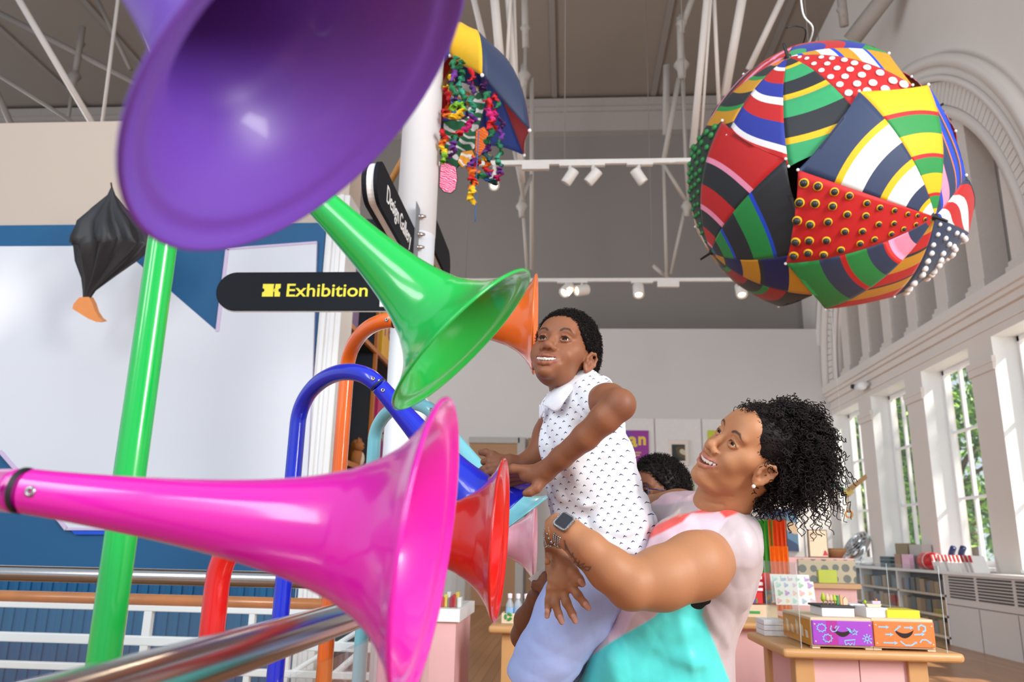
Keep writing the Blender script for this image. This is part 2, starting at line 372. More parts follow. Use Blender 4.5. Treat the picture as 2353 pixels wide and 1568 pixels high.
truss('grey truss with turnbuckles hanging in front of the back wall cornice', [((1600, -30), (1568, 60), 12.5, 12.5, 14), ((1562, 40), (1566, 180), 12.5, 12.5, 16), ((1566, 170), (1580, 470), 12.5, 12.4, 8), ((1532, 150), (1530, 310), 13, 13, 16), ((1560, 180), (1523, 380), 12.5, 12.4, 12), ((1525, 380), (1575, 460), 12.4, 12.4, 10), ((1576, 470), (1540, 630), 12.4, 12.4, 8), ((1525, 380), (1532, 640), 12.4, 12.4, 8), ((1500, 610), (1535, 640), 12.6, 12.6, 10)], mat('pale_grey_steel', (176, 167, 159), .6), [(1566, 55, 12.5, 24), (1566, 150, 12.5, 34), (1577, 475, 12.4, 24)])
truss('cream curved rib rising at the top right above the brick arch', [((2060, -40), (1955, 95), 12, 12.5, 40), ((1932, -20), (1940, 60), 12.4, 12.4, 20)], mat('rib_paint', (170, 160, 152), .7), [(1934, 22, 12.4, 22)])
# ------------------------------------------------------------------ listening horns
M_steel = mat('brushed_steel', (172, 170, 170), .2, metal=1, noise=.04, scale=40)
M_rubber = mat('black_rubber', (24, 24, 28), .5)
def catm(path, n=10): return smooth_path(path, n)
PROF = [(0, 1.0), (.08, 1.04), (.16, 1.12), (.25, 1.22), (.38, 1.40), (.5, 1.62), (.62, 1.93), (.72, 2.3), (.8, 2.78), (.87, 3.4), (.92, 4.08), (.96, 4.95), (.985, 5.75), (1.0, 6.3)]
def horn(label, col, pole, joint, mouth, r=.023, k=1.0, light_end=None):
    """pole: list of 3-D points from floor up; joint and mouth: 3-D points"""
    m = mat('glossy_plastic_%d_%d_%d' % col, col, .24, noise=.02, coat=.5)
    dense = isinstance(pole[0], str); pole = pole[1:] if dense else pole
    base = np.array(pole[0]); root = empty('listening_horn', base, label, 'horn')
    if 'purple' in label: m = mat('satin_purple_plastic', col, .42, noise=.02, coat=.12)
    mb = MB(); pth = pole[1:] if dense else catm(pole[1:]+[joint], 12); mb.tube([base]+pth, r, 20); mb.build('pole', m, root)
    d = nrm(np.array(mouth)-joint); L = np.linalg.norm(np.array(mouth)-joint)
    MB().lathe(np.array(joint)-d*.004, d, [(-.0022, r*.9), (-.0022, r*1.03), (.0022, r*1.03), (.0022, r*.9)], 24).build('joint_band', M_rubber, root)
    t = [p[0] for p in PROF]; q = [p[1] for p in PROF]; tt = np.concatenate([np.linspace(.01, .8, 26), np.linspace(.82, .965, 14), np.linspace(.975, 1, 6)])
    rr = np.interp(tt, t, q)
    for _ in range(2): rr[1:-1] = (rr[:-2]+2*rr[1:-1]+rr[2:])/4
    out = [(a*L, b*r*k if a > .2 else b*r) for a, b in zip(tt, rr)]
    th = .0035; lip = out[-1]
    inner = [(a+.004 if i < len(out)-4 else a+.002, max(b-th, .004)) for i, (a, b) in enumerate(out)]
    prof = out+[(lip[0]+.0025, lip[1]+.0012), (lip[0]+.0045, lip[1]-.0005), (lip[0]+.004, lip[1]-.003)]+inner[::-1][1:]
    MB().lathe(joint, d, prof, 72).build('bell', m, root)
    a, b, _ = frame(nrm(CAM-np.array(joint))); side = nrm(CAM-np.array(joint)); side = nrm(side-d*side.dot(d))
    for s in (-.02, .02):
        c = np.array(joint)+d*s+side*r*.97
        MB().lathe(c, side, [(0, .0058), (.002, .0056), (.0034, .0045), (.0034, .0024), (.001, .0022), (.001, 0)], 14).build('screw', M_steel, root)
    return root
def jd(jx, jy, mx, my, D, ratio):
    """joint point on the sight line (jx,jy) so that the bell is turned to the viewer by the given amount"""
    M = PD(mx, my, D); v = nrm(CAM-M); lo, hi = D*.3, D*2.2
    for _ in range(60):
        c = (lo+hi)/2; d = nrm(M-PD(jx, jy, c))
        if d.dot(v) < ratio: lo = c
        else: hi = c
    return PD(jx, jy, (lo+hi)/2)
def vpole(x, y, D): p = PD(x, y, D); return [np.array([p[0], p[1], 0.]), np.array([p[0], p[1], .3])]
V = lambda x, y, d: PD(x, y, d)
def vert(p, r):
    """the point of the upright line through p that shows at picture row r"""
    lo, hi = -1., 6.
    for _ in range(50):
        m = (lo+hi)/2; q = (np.array([p[0], p[1], m])-CAM)@RC
        if CY-F*q[1]/-q[2] > r: lo = m
        else: hi = m
    return np.array([p[0], p[1], lo])
def upright(x, y, D, row, joint, mouth, h1, h2):
    """a vertical tube through (x,y) that bends smoothly over to meet the bell at its joint"""
    p = PD(x, y, D); p0 = vert(p, row); J = np.array(joint); d = nrm(np.array(mouth)-J); k = MPX(D)
    p1 = p0+np.array([0, 0, h1*k]); p2 = J-d*h2*k; out = [np.array([p[0], p[1], 0.])]+[p0*t+np.array([p[0], p[1], 0.])*(1-t) for t in (.5, .9)]
    for t in np.linspace(0, 1, 36): out.append((1-t)**3*p0+3*t*(1-t)**2*p1+3*t*t*(1-t)*p2+t**3*J)
    return ['dense']+out
_v = nrm(CAM-PD(715, 203, .535)); _e = RC @ np.array([.72, -.69, 0]); _e = nrm(_e-_v*_e.dot(_v)); PAX = .5*_v+.866*_e
horn('bright green listening horn with its open bell beside the orange horn', (4, 178, 70), upright(235, 1540, 1.12, 520, jd(690, 420, 1062, 781, 1.2, .215), V(1062, 781, 1.2), 190, 190), jd(690, 420, 1062, 781, 1.2, .215), V(1062, 781, 1.2))
horn('magenta pink listening horn nearest above the steel handrail, largest bell at the bottom', (220, 10, 168), [np.array([-.86, .62, 0]), np.array([-.86, .62, .3]), np.array([-.86, .62, .95]), V(-330, 1180, .95), V(-240, 1135, .96), V(-120, 1125, .97)], jd(62, 1129, 980, 1252, .77, .165), V(980, 1252, .77))
horn('shiny purple listening horn overhead, seen into its open bell', (104, 62, 176), [np.array([-.72, .45, 0]), np.array([-.72, .45, .3]), np.array([-.72, .45, 1.55]), np.array([-.66, .5, 1.75]), PD(715, 203, .535)-PAX*.66+np.array([-.02, 0, .0]), PD(715, 203, .535)-PAX*.55], PD(715, 203, .535)-PAX*.42, V(715, 203, .535))
horn('red listening horn whose bell hangs between the magenta and the pale pink horn', (206, 12, 12), upright(485, 1470, 1.46, 1350, jd(655, 1205, 1146, 1238, 1.44, .1), V(1146, 1238, 1.44), 105, 80), jd(655, 1205, 1146, 1238, 1.44, .1), V(1146, 1238, 1.44))
horn('dark blue listening horn arching over and held by the boy', (8, 34, 190), upright(640, 1470, 2.13, 975, jd(871, 887, 1135, 1194, 2.0, -.02), V(1135, 1194, 2.0), 112, 96), jd(871, 887, 1135, 1194, 2.0, -.02), V(1135, 1194, 2.0))
horn('orange listening horn beside the face of the boy', (238, 106, 20), upright(750, 1480, 2.3, 850, jd(908, 736, 1228, 745, 2.26, .045), V(1228, 745, 2.26), 72, 66), jd(908, 736, 1228, 745, 2.26, .045), V(1228, 745, 2.26))
horn('pale cyan listening horn behind the dark blue one', (120, 196, 210), upright(830, 1480, 2.62, 1015, jd(1000, 955, 1178, 1202, 2.46, .0), V(1178, 1202, 2.46), 84, 72), jd(1000, 955, 1178, 1202, 2.46, .0), V(1178, 1202, 2.46))
horn('pale pink listening horn, smallest bell near the wrist watch', (236, 164, 182), upright(882, 1500, 2.98, 1310, jd(975, 1240, 1228, 1247, 2.92, .05), V(1228, 1247, 2.92), 50, 50), jd(975, 1240, 1228, 1247, 2.92, .05), V(1228, 1247, 2.92))
# ------------------------------------------------------------------ handrails
zr = .988
hr = empty('handrail', (-.4, 1.2, 0), 'thick polished steel handrail sweeping through the foreground and back to the left', 'handrail')
path = [(-.4, -.6, zr), (-.4, .2, zr), (-.4, 1.1, zr), (-.4, 2.1, zr), (-.395, 2.4, zr), (-.43, 2.6, zr), (-.53, 2.76, zr), (-.7, 2.81, zr), (-1.0, 2.81, zr), (-2, 2.81, zr), (-4.6, 2.81, zr)]
MB().tube(smooth_path(path, 8), .0275, 28).build('rail', M_steel, hr)
def glass_mat():
    m = bpy.data.materials.new('balustrade_glass'); m.use_nodes = True; nt = m.node_tree; nt.nodes.clear()
    o = nt.nodes.new('ShaderNodeOutputMaterial'); t = nt.nodes.new('ShaderNodeBsdfTransparent'); g = nt.nodes.new('ShaderNodeBsdfGlossy'); mx = nt.nodes.new('ShaderNodeMixShader'); lw = nt.nodes.new('ShaderNodeLayerWeight')
    n = nt.nodes.new('ShaderNodeTexNoise'); n.inputs['Scale'].default_value = 3
    mr = nt.nodes.new('ShaderNodeMapRange'); mr.inputs[3].default_value = .015; mr.inputs[4].default_value = .03
    nt.links.new(n.outputs[0], mr.inputs[0]); nt.links.new(mr.outputs[0], g.inputs['Roughness'])
    t.inputs[0].default_value = (.965, .985, .98, 1)
    pw = nt.nodes.new('ShaderNodeMath'); pw.operation = 'POWER'; pw.inputs[1].default_value = 4; nt.links.new(lw.outputs['Facing'], pw.inputs[0])
    ma = nt.nodes.new('ShaderNodeMath'); ma.operation = 'MULTIPLY_ADD'; ma.inputs[1].default_value = .35; ma.inputs[2].default_value = .04; nt.links.new(pw.outputs[0], ma.inputs[0])
    nt.links.new(ma.outputs[0], mx.inputs[0]); nt.links.new(t.outputs[0], mx.inputs[1]); nt.links.new(g.outputs[0], mx.inputs[2]); nt.links.new(mx.outputs[0], o.inputs[0])
    return m
M_gl = glass_mat()
for (a, b_) in ((-.5, .55), (.57, 1.5), (1.52, 2.4)):
    MB().box((-.406, a, .06), (-.394, b_, .93)).build('glass_panel', M_gl, hr)
for x0, x1 in ((-1.55, -.65), (-2.5, -1.57), (-3.5, -2.52)): MB().box((x0, 2.804, .06), (x1, 2.816, .93)).build('glass_panel', M_gl, hr)
for p in ((-.4, .56), (-.4, 1.51), (-.4, 2.42)): MB().box((p[0]-.012, p[1]-.02, 0), (p[0]+.012, p[1]+.02, .975)).build('post', M_steel, hr) if p[1] < .6 else None
for p in ((-.4, 1.51), (-.66, 2.81)): MB().box((p[0]-.02, p[1]-.008, .0), (p[0]+.02, p[1]+.008, .07)).build('clamp', M_steel, hr)
# wooden rail on white ironwork
YW = 4.2; zw = PY(400, 1381, YW)[2]
bl = empty('balustrade', (-2.4, YW, 0), 'white cast iron balustrade under a brown wooden rail in front of the blue wall', 'balustrade')
MB().tube([(-5.2, YW, zw), (-.95, YW, zw)], .03, 16).build('wooden_rail', mat('varnished_wood_rail', (192, 112, 40), .25, noise=.25, scale=9), bl)
def by(x, y): return PY(x, y, YW)
wf = MB(); z_ = lambda y: PY(300, y, YW)[2]
wf.box((-5.2, YW-.02, zw-.055), (-.95, YW+.02, zw-.025))
wf.box((-5.2, YW-.02, z_(1483)), (-.95, YW+.02, z_(1461))).box((-5.2, YW-.02, z_(1545)), (-.95, YW+.02, z_(1528))).box((-5.2, YW-.02, 0.05), (-.95, YW+.02, .1))
xs = [by(x, 1450, )[0] for x in (276, 338)]
for base in (0, -1.95):
    for x in xs: wf.box((x+base-.022, YW-.018, .05), (x+base+.022, YW+.018, zw-.03)) if -5.2 < x+base < -.95 else None
    x0 = xs[1]+base; x1 = xs[0]+base+1.95
    for (p, q) in (((x0, z_(1530)), (x1, .1)), ((x0, .1), (x1, z_(1530)))):
        if q[0] < -.9: wf.tube([(p[0], YW, p[1]), (q[0], YW, q[1])], .013, 8)
for x in (-1.62, -1.42, -1.2):
    wf.box((x-.016, YW-.018, .05), (x+.016, YW+.018, zw-.03))
wf.tube([(-1.6, YW, .1), (-1.0, YW, .62)], .018, 8).tube([(-1.6, YW, .34), (-1.0, YW, .72)], .014, 8)
wf.build('ironwork', M_white, bl, bevel=.006)
# ------------------------------------------------------------------ column with direction signs
YC = 4.05
cc = PY(952, 600, YC); XC = cc[0]; RCOL = .108
col = empty('signpost_column', (XC, YC, 0), 'round white column carrying the black direction signs', 'column')
M_col = mat('white_column_paint', (236, 238, 242), .4, noise=.015)
zj = PY(960, 545, YC)[2]
MB().cyl((XC, YC, 0), (XC, YC, zj), RCOL, 48).cyl((XC, YC, zj+.004), (XC, YC, 11.6), RCOL+.002, 48).build('shaft', M_col, col)
M_sign = mat('black_sign_board', (20, 24, 31), .7, noise=.04, scale=200, spec=.2); M_yel = mat('yellow_sign_print', (232, 220, 40), .5); M_wprint = mat('white_sign_print', (240, 240, 238), .5)
def pill(c, X, Zv, Nn, L, Hh, th, m, both=False):
    """board with a rounded far end; c = centre of the straight (column) end"""
    pts = [c+Zv*Hh/2]; 
    for k in range(17):
        a = math.pi/2+math.pi*k/16; pts.append(c+X*(L-Hh/2)+X*(-math.cos(a))*0+X*(Hh/2*math.sin(math.pi*k/16))+Zv*(Hh/2*math.cos(math.pi*k/16)))
    pts.append(c-Zv*Hh/2)
    return MB().prism([p-Nn*th/2 for p in pts], Nn*th)
ex, ey, ez = np.eye(3)
ys_ = YC-RCOL-.02
s1 = PY(498, 672, ys_); s2 = PY(905, 668, ys_); h1 = PY(700, 627, ys_)[2]-PY(700, 714, ys_)[2]; zc1 = PY(700, 670, ys_)[2]
e1 = empty('direction_sign', (XC, ys_, zc1), 'long black sign reading Exhibition in yellow with a ticket symbol', 'sign')
pill(np.array([s2[0]+.05, ys_, zc1]), -ex, ez, ey, s2[0]+.05-s1[0], h1, .016, M_sign).build('board', M_sign, e1, bevel=.002)
pill(np.array([s2[0]+.05, ys_+.014, zc1-.004]), -ex, ez, ey, s2[0]+.05-s1[0], h1, .01, M_wprint).build('backing', M_wprint, e1)
t0 = PY(659, 683, ys_); tw = PY(845, 683, ys_)[0]-t0[0]; chh = PY(659, 654, ys_)[2]-t0[2]
tx = text_part('lettering', 'Exhibition', e1, (t0[0], ys_-.0085, t0[2]+.001), ex, ez, chh/.70, M_yel, .0012, bold=.0012)
me = tx.data; co = np.zeros(len(me.vertices)*3); me.vertices.foreach_get('co', co); co = co.reshape(-1, 3); w0 = co[:, 0].max()-co[:, 0].min(); co[:, 0] = (co[:, 0]-co[:, 0].min())*tw/w0+(t0[0]-XC); me.vertices.foreach_set('co', co.ravel())
i0 = PY(603, 683, ys_); i1 = PY(647, 654, ys_); ic = (i0+i1)/2; iw = i1[0]-i0[0]; ih = i1[2]-i0[2]
def notch(side):
    a = []
    for k in range(9): 
        t = -math.pi/2+math.pi*k/8; a.append((side*(iw/2-math.cos(t)*ih*.16), math.sin(t)*ih*.16))
    return a
L_ = notch(-1); R_ = notch(1)
half = [(-iw/2, ih/2), (iw*.12, ih/2), (iw*.10, ih*.1), (iw*.12, -ih/2), (-iw/2, -ih/2)]+L_
half2 = [(iw*.2, ih/2), (iw/2, ih/2)]+R_[::-1]+[(iw/2, -ih/2), (iw*.2, -ih/2), (iw*.18, -ih*.1)]
tm = MB()
for h in (half, half2): tm.prism([np.array([ic[0]+x, ys_-.009, ic[2]+z]) for x, z in h], (0, .001, 0))
tm.box((ic[0]+iw*.12, ys_-.009, ic[2]-ih*.12), (ic[0]+iw*.2, ys_-.008, ic[2]+ih*.12))
tm.build('ticket_symbol', M_yel, e1)
b0 = PY(872, 706, ys_-.01); b1 = PY(905, 668, ys_-.01)
MB().box((b0[0], ys_-.016, b0[2]), (b1[0]+.06, ys_-.009, b1[2]+.02)).build('bracket', M_col, e1, bevel=.003)
for (x, y) in ((884, 692), (884, 676)):
    c = PY(x, y, ys_-.012); MB().lathe(c, (0, -1, 0), [(0, .012), (.006, .011), (.010, .006), (.0105, 0)], 12).build('bolt', M_steel, e1)
# Design Gallery sign pointing at the viewer, and its twin pointing away
zc2 = PY(845, 445, 3.1)[2]+.05; zc2b = PX(948, 545, XC)[2]
def blade(zc, sgn, L, label, text):
    e = empty('direction_sign', (XC, YC+sgn*RCOL, zc), label, 'sign')
    c = np.array([XC+.0, YC+sgn*(RCOL-.0), zc]); Y = ey*sgn; hh = .205
    for dx, m, nm, th, sh in ((-.026, M_sign, 'board', .016, 0), (0, M_wprint, 'core', .03, -.0), (.026, M_sign, 'board', .016, 0)):
        pill(c+ex*dx, Y, ez, ex, L-(.01 if nm == 'core' else 0), hh-(.012 if nm == 'core' else 0), th, m).build(nm, m, e, bevel=.0015)
    if text:
        for wi, word in enumerate(text.split()):
          o = text_part('lettering', word, e, (XC+.0345, YC-RCOL-L+.22, zc-.036), ey, ez, .118, M_wprint, .0012, squeeze=.98)
          me = o.data; co = np.zeros(len(me.vertices)*3); me.vertices.foreach_get('co', co); co = co.reshape(-1, 3); y0, y1 = co[:, 1].min(), co[:, 1].max()
          a0, a1 = ((0, .455), (.51, 1))[wi]; co[:, 1] = (a0+(co[:, 1]-y0)/(y1-y0)*(a1-a0))*(L-.36)-L+.19; me.vertices.foreach_set('co', co.ravel())
        zb_ = [PX(957, y, XC+.06)[2] for y in (463, 511, 545, 585)]; yb_ = YC-RCOL-.012
        MB().box((XC+.035, YC-RCOL-.1, zb_[3]-.05), (XC+.039, YC-RCOL+.04, zb_[0]+.05)).build('bracket', mat('bracket_grey', (120, 124, 130), .5), e)
        for z in zb_: MB().lathe((XC+.039, yb_, z), (1, 0, 0), [(0, .016), (.004, .016), (.005, .012), (.022, .012), (.024, .009), (.036, .007), (.039, 0)], 12).build('bolt', M_steel, e)
    return e
blade(zc2, -1, .92, 'black sign reading Design Gallery in white, pointing towards the viewer', 'Design Gallery')
blade(PX(1015, 600, XC)[2], 1, .95, 'black sign blade pointing away behind the white column', None)
# ------------------------------------------------------------------ track lights
M_spot = mat('white_spot_metal', (226, 220, 214), .4); M_lamp = mat('warm_lamp', (255, 226, 170), .4, emit=6)
def track(label, y, x0, x1, Y, spots, boxes, grp):
    a = PY(x0, y, Y); b = PY(x1, y, Y); z = a[2]; k = MPX(Y)
    r = empty('light_track', ((a[0]+b[0])/2, Y, z), label, 'track light')
    MB().box((a[0], Y-.02, z-.025), (b[0], Y+.02, z+.025)).build('rail', M_spot, r)
    mb = MB()
    for (xa, xb, h) in boxes:
        p = PY(xa, y, Y); q = PY(xb, y, Y); MB().box((p[0], Y-.025, z-h), (q[0], Y+.025, z-.02)).build('adapter', M_spot, r)
    for x in (x0+30, (x0+x1)/2, x1-30):
        p = PY(x, y, Y); MB().cyl((p[0], Y, z), (p[0], Y, ZC), .006, 6).build('suspension_wire', M_rodd, r)
    for i, (x, yb, tx, ty, L, on, lab) in enumerate(spots):
        c = PY(x, yb, Y); d = nrm(np.array([tx, -.5 if on else .2, ty])); s = empty('spotlight', (c[0], Y, z-.03), lab, 'spotlight', None)
        rad = .062*Y/7.5*.9
        MB().lathe(c-d*L/2, d, [(0, 0), (0, rad*.9), (.01, rad), (L-.01, rad), (L, rad*.95), (L, rad*.75), (L-.03, rad*.6), (L-.03, 0)], 20).build('housing', M_spot, s)
        MB().cyl((c[0], Y, z-.0255), c, .02, 8).build('stem', M_spot, s)
        if on:
            MB().lathe(c+d*(L/2-.025), d, [(0, rad*.7), (.004, 0)], 16).build('bulb', M_lamp, s)
            l = bpy.data.lights.new('spot_glow', 'SPOT'); l.energy = 25; l.color = (1, .8, .55); l.spot_size = 1.3; l.shadow_soft_size = .05
            o = bpy.data.objects.new('spot_glow', l); COL.objects.link(o); o.parent = s
            o.location = tuple(c+d*(L/2+.01)-np.array(s.location)); o.rotation_euler = Vector(d).to_track_quat('-Z', 'Y').to_euler()
track('upper white lighting track with unlit spotlights beside the umbrella ball', 378, 985, 1610, 7.5,
      [(1310, 406, -.55, -.8, .17, False, 'left unlit white spotlight on the upper track'), (1363, 406, -.62, -.7, .17, False, 'middle unlit white spotlight on the upper track, tilted most to the left'), (1468, 405, .55, -.8, .17, False, 'right unlit white spotlight on the upper track, tilted to the right'), (1135, 420, .1, -.9, .15, True, 'lit spotlight shining between the hanging ribbons')],
      [(1200, 1262, .08), (1285, 1390, .045), (1440, 1500, .045), (1550, 1582, -.05)], None)
track('lower white lighting track above the boy with lit spotlights', 645, 1040, 1960, 11.0,
      [(1303, 666, -.5, -.7, .2, True, 'left lit spotlight on the lower track, tilted left'), (1337, 667, -.9, -.3, .2, True, 'lit spotlight on the lower track turned almost flat to the left'), (1467, 668, 0, -1, .2, True, 'lit spotlight on the lower track hanging straight down'), (1703, 668, 0, -1, .2, True, 'lit spotlight on the lower track half hidden under the umbrella ball')],
      [(1280, 1350, .045), (1450, 1500, .05), (1510, 1560, .11)], None)
# ------------------------------------------------------------------ umbrella ball
CB = PD(1900, 410, 4.55); RB = 322*4.55/F*.985
PAL = dict(k=(34, 38, 44), r=(196, 22, 24), w=(238, 238, 240), n=(42, 58, 92), y=(240, 188, 12), g=(30, 142, 66), G=(48, 160, 100), b=(34, 52, 158), o=(222, 120, 30), p=(246, 150, 184), O=(206, 146, 22), d=(28, 48, 40), B=(18, 70, 200), R=(168, 16, 24), N=(20, 24, 90), t=(10, 140, 70))
PM = {k: mat('umbrella_cloth_'+k, v, .6, noise=.06, scale=30, sheen=.1) for k, v in PAL.items()}
PK = list(PAL)
def q6(cx, cy): return (1550+.4464*cx, 50+.4464*cy)
def sdir(cx, cy, back=False):
    x, y = q6(cx, cy); r = nrm(ray(x, y)); oc = CAM-CB; b = r.dot(oc); c = oc.dot(oc)-RB*RB; D = b*b-c
    if D < 0: return nrm(CAM-r*b-CB) if False else nrm(oc-r*b)
    t = -b-math.sqrt(D) if not back else -b+math.sqrt(D)
    return nrm(CAM+r*t-CB)
def slerp(a, b, t):
    w = math.acos(max(-1, min(1, a.dot(b)))); 
    if w < 1e-5: return a
    return (math.sin((1-t)*w)*a+math.sin(t*w)*b)/math.sin(w)
NS = 24; NT = 12
def panel(mb, A, c1, c2, stripes, R, pom=None):
    tot = sum(wd for _, wd in stripes); edges = []; acc = 0
    for ch, wd in stripes: acc += wd/tot; edges.append((acc, PK.index(ch)))
    def chord(s, t): return slerp(A, c1, s)*(1-t)+slerp(A, c2, s)*t
    def ang(p): return math.acos(max(-1, min(1, A.dot(nrm(p)))))
    w1, w2 = ang(c1), ang(c2); vs = []; fs = []; ms = []
    rows = sorted(set([i/NS for i in range(NS+1)]+[e for e, _ in edges])); n = len(rows)-1
    for s in rows:
        for j in range(NT+1):
            t = j/NT; f = ang(chord(1, t))/(w1*(1-t)+w2*t); sc = min(1, s/f**1.7)*(1-.03*4*t*(1-t)*min(1, s/f)**3)
            p = chord(sc, t); L = np.linalg.norm(p); vs.append(CB+nrm(p)*R*(L+(1-L)*.72))
    for i in range(n):
        s = (rows[i]+rows[i+1])/2; mi = next((m_ for e, m_ in edges if s <= e+1e-6), edges[-1][1])
        for j in range(NT):
            a = i*(NT+1)+j; fs.append((a, a+1, a+NT+2, a+NT+1)); ms.append(mi)
    o = len(mb.v); mb.v += [tuple(p) for p in vs]; mb.f += [tuple(x+o for x in f) for f in fs]; mb.m += ms; mb.sm += [True]*len(fs)
    def at(s, t):
        p = chord(s, t); L = np.linalg.norm(p); return CB+nrm(p)*R*(L+(1-L)*.72), nrm(p)
    return at
def S(txt):
    """'k3 g2 ...' -> stripes"""
    return [(a[0], float(a[1:] or 1)) for a in txt.split()]
ball = empty('umbrella_ball', CB-np.array([0, 0, RB]), 'big hanging ball made of painted striped and dotted umbrellas', 'umbrella ball')
M_pole = mat('black_ferrule', (24, 24, 26), .4)
def umbrella(A, corners, stripes, R, poms={}, ferr=.07):
    mb = MB(); n = len(corners); ats = []
    for i in range(n): ats.append(panel(mb, A, corners[i], corners[(i+1) % n], stripes[i], R))
    o = mb.build('umbrella', [PM[k] for k in PK], ball)
    sd = o.modifiers.new('cloth', 'SOLIDIFY'); sd.thickness = .003
    MB().lathe(CB+A*R*.97, A, [(0, .02), (.03, .018), (.035, .009), (ferr+.03, .007), (ferr+.03, 0)], 10).build('ferrule', M_pole, o)
    for c in corners: MB().sph(CB+c*R*1.002, .008, 8).build('rib_tip', M_white, o)
    for i, (nm, m, rows, size, flat) in poms.items():
        proto = None
        for (s, cnt) in rows:
            for k in range(cnt):
                t = (k+.5)/cnt+RNG.uniform(-.03, .03); p, nn = ats[i](s+RNG.uniform(-.008, .008), t); rad = size*(.45+.75*s)
                a, b, d = frame(nn)
                if proto is None:
                    pb = MB(); cl_ = np.array(ball.location); pb.sph(cl_+((0, 0, .75) if 'black' in nm else (0, 0, 0)), 1 if 'black' not in nm else .88, 12)
                    if 'black' in nm: pb.lathe(cl_, (0, 0, 1), [(0, 1.12), (.12, 1.1), (.14, 0)], 16, 1)
                    proto = pb.build(nm, [m, PM['y']], o); ob = proto
                else: ob = proto.copy(); COL.objects.link(ob)
                ob.parent = o; ob.matrix_local = Matrix.LocRotScale(Vector(p+nn*rad*.25-np.array(ball.location)), Matrix((a, b, d)).transposed().to_quaternion(), Vector((rad, rad, rad*flat)))
    return o
aA = sdir(575, 155); aB = sdir(1340, 1005); aC = sdir(178, 1195)
cA = [sdir(1118, 135), sdir(1245, 305), sdir(1050, 600), sdir(578, 742), sdir(250, 575), sdir(100, 605), sdir(335, 245), sdir(650, 105, True)]
rowsA = [(.12, 1), (.2, 1), (.29, 2), (.38, 3), (.47, 3), (.56, 4), (.66, 4), (.76, 4), (.86, 4), (.95, 4)]
umbrella(aA, cA, [S('r3 w2 r2 w2'), S('r'), S('k1')+[], S('r')]*0+[
    S('w2 B1 O3 w3 B1 O3 w3 B.8 O5'),                     # a0-a1
    S('r1'),                                               # a1-a2 dots
    S('g.8 k2.2 y.8 G3 k2.6 y1 G3 k3.2 y1 G3.2'),          # a2-a3
    S('r.8 b2 w.8 r2.6 b2.4 w1.2 r2.6 b3.2 w1 r1.6'),      # a3-a4
    S('d.8 o2 k3 g1 O3 k3 g1 O3 k3'),                      # a4-a5
    S('k1 p1.5 r2 p1.5 r2 k3 p2 k2'), S('r2 p1 r2 k3'), S('G2 b2 r2 b2 g3')], RB*.962,
    {1: ('white_pompom', M_white, rowsA, .021, .45)})
cB = [sdir(635, 763), sdir(950, 358), sdir(1306, 325), sdir(1500, 790), sdir(1425, 1065, True), sdir(1130, 1415), sdir(775, 1480), sdir(572, 1245)]
rowsB = [(.08, 1), (.16, 2), (.24, 2), (.33, 3), (.43, 3), (.53, 4), (.64, 4), (.75, 5), (.86, 5), (.95, 5)]
rowsW = [(.1, 1), (.2, 2), (.3, 3), (.4, 3), (.5, 4), (.6, 4), (.7, 4), (.8, 4), (.9, 4), (.98, 4)]
M_pk = mat('black_pompom', (40, 42, 46), .4)
umbrella(aB, cB, [S('n.8 w1.6 y.7 n2.2 w3 y1 n2.6 w3 y.9 n5.2'), S('y1.4 g2 r.5 y3 g2.4 r.6 y3.2 g3 r.7 y5'), S('B1 n1.6 B1 p3 n3.5 o.5 B1.8 n1 o.5 B3'), S('B1 w1.5 r2 w2 r3 n3'), S('n1'), S('O1.6 r1.8 k.4 O1.8 r1.8 k.3 O2 r2.2'), S('g.8 r.7 n3 p3 r.8 n2.4 g3 r.8 n3 g5'), S('r1')], RB*1.0,
    {7: ('black_pompom', M_pk, rowsB, .0185, .75), 4: ('white_bead', M_white, rowsW, .020, .95)})
# yellow discs under the black pompoms are part of the pattern of the dotted panel
cC = [sdir(235, 503), sdir(568, 704), sdir(730, 1175), sdir(715, 1420), sdir(520, 1505), sdir(290, 1400, True), sdir(95, 1060, True), sdir(78, 640)]
rowsC = [(.1, 1), (.18, 2), (.26, 2), (.34, 3), (.42, 3), (.5, 3), (.58, 4), (.66, 4), (.74, 4), (.82, 4), (.9, 4), (.97, 4)]
umbrella(aC, cC, [S('k1.4 p.6 r2.4 k2.6 p.8 r2.8 k3 p.7 r5'), S('g1.2 B.4 k2 g2.2 B.5 k3 g3 B.5 k5'), S('N1 O1.8 k.5 N2.4 O2.4 k.5 N3 O3'), S('r1 d1.8 g.8 R2.4 k2 g.8 R2 k3'), S('k1 O1 k2 O1 k3 O1.2'), S('O2 k2 w2'), S('r1 w2 O2 w2 O2'), S('d1')], RB*.98,
    {7: ('green_pompom', mat('green_pompom', (44, 130, 66), .5), rowsC, .017, .8)})
for A, cs, st in ((-aA, cA, 'r2 w1 b2 y2 k2'), (-aB, cB, 'k2 O1 g2 R2'), (-aC, cC, 'g2 w1 n2 o2 p2')):
    cs2 = [nrm(-c) for c in cs]; umbrella(A, cs2, [S(st) if i % 2 else S('b2 k1 O2 r2') for i in range(8)], RB*.87)
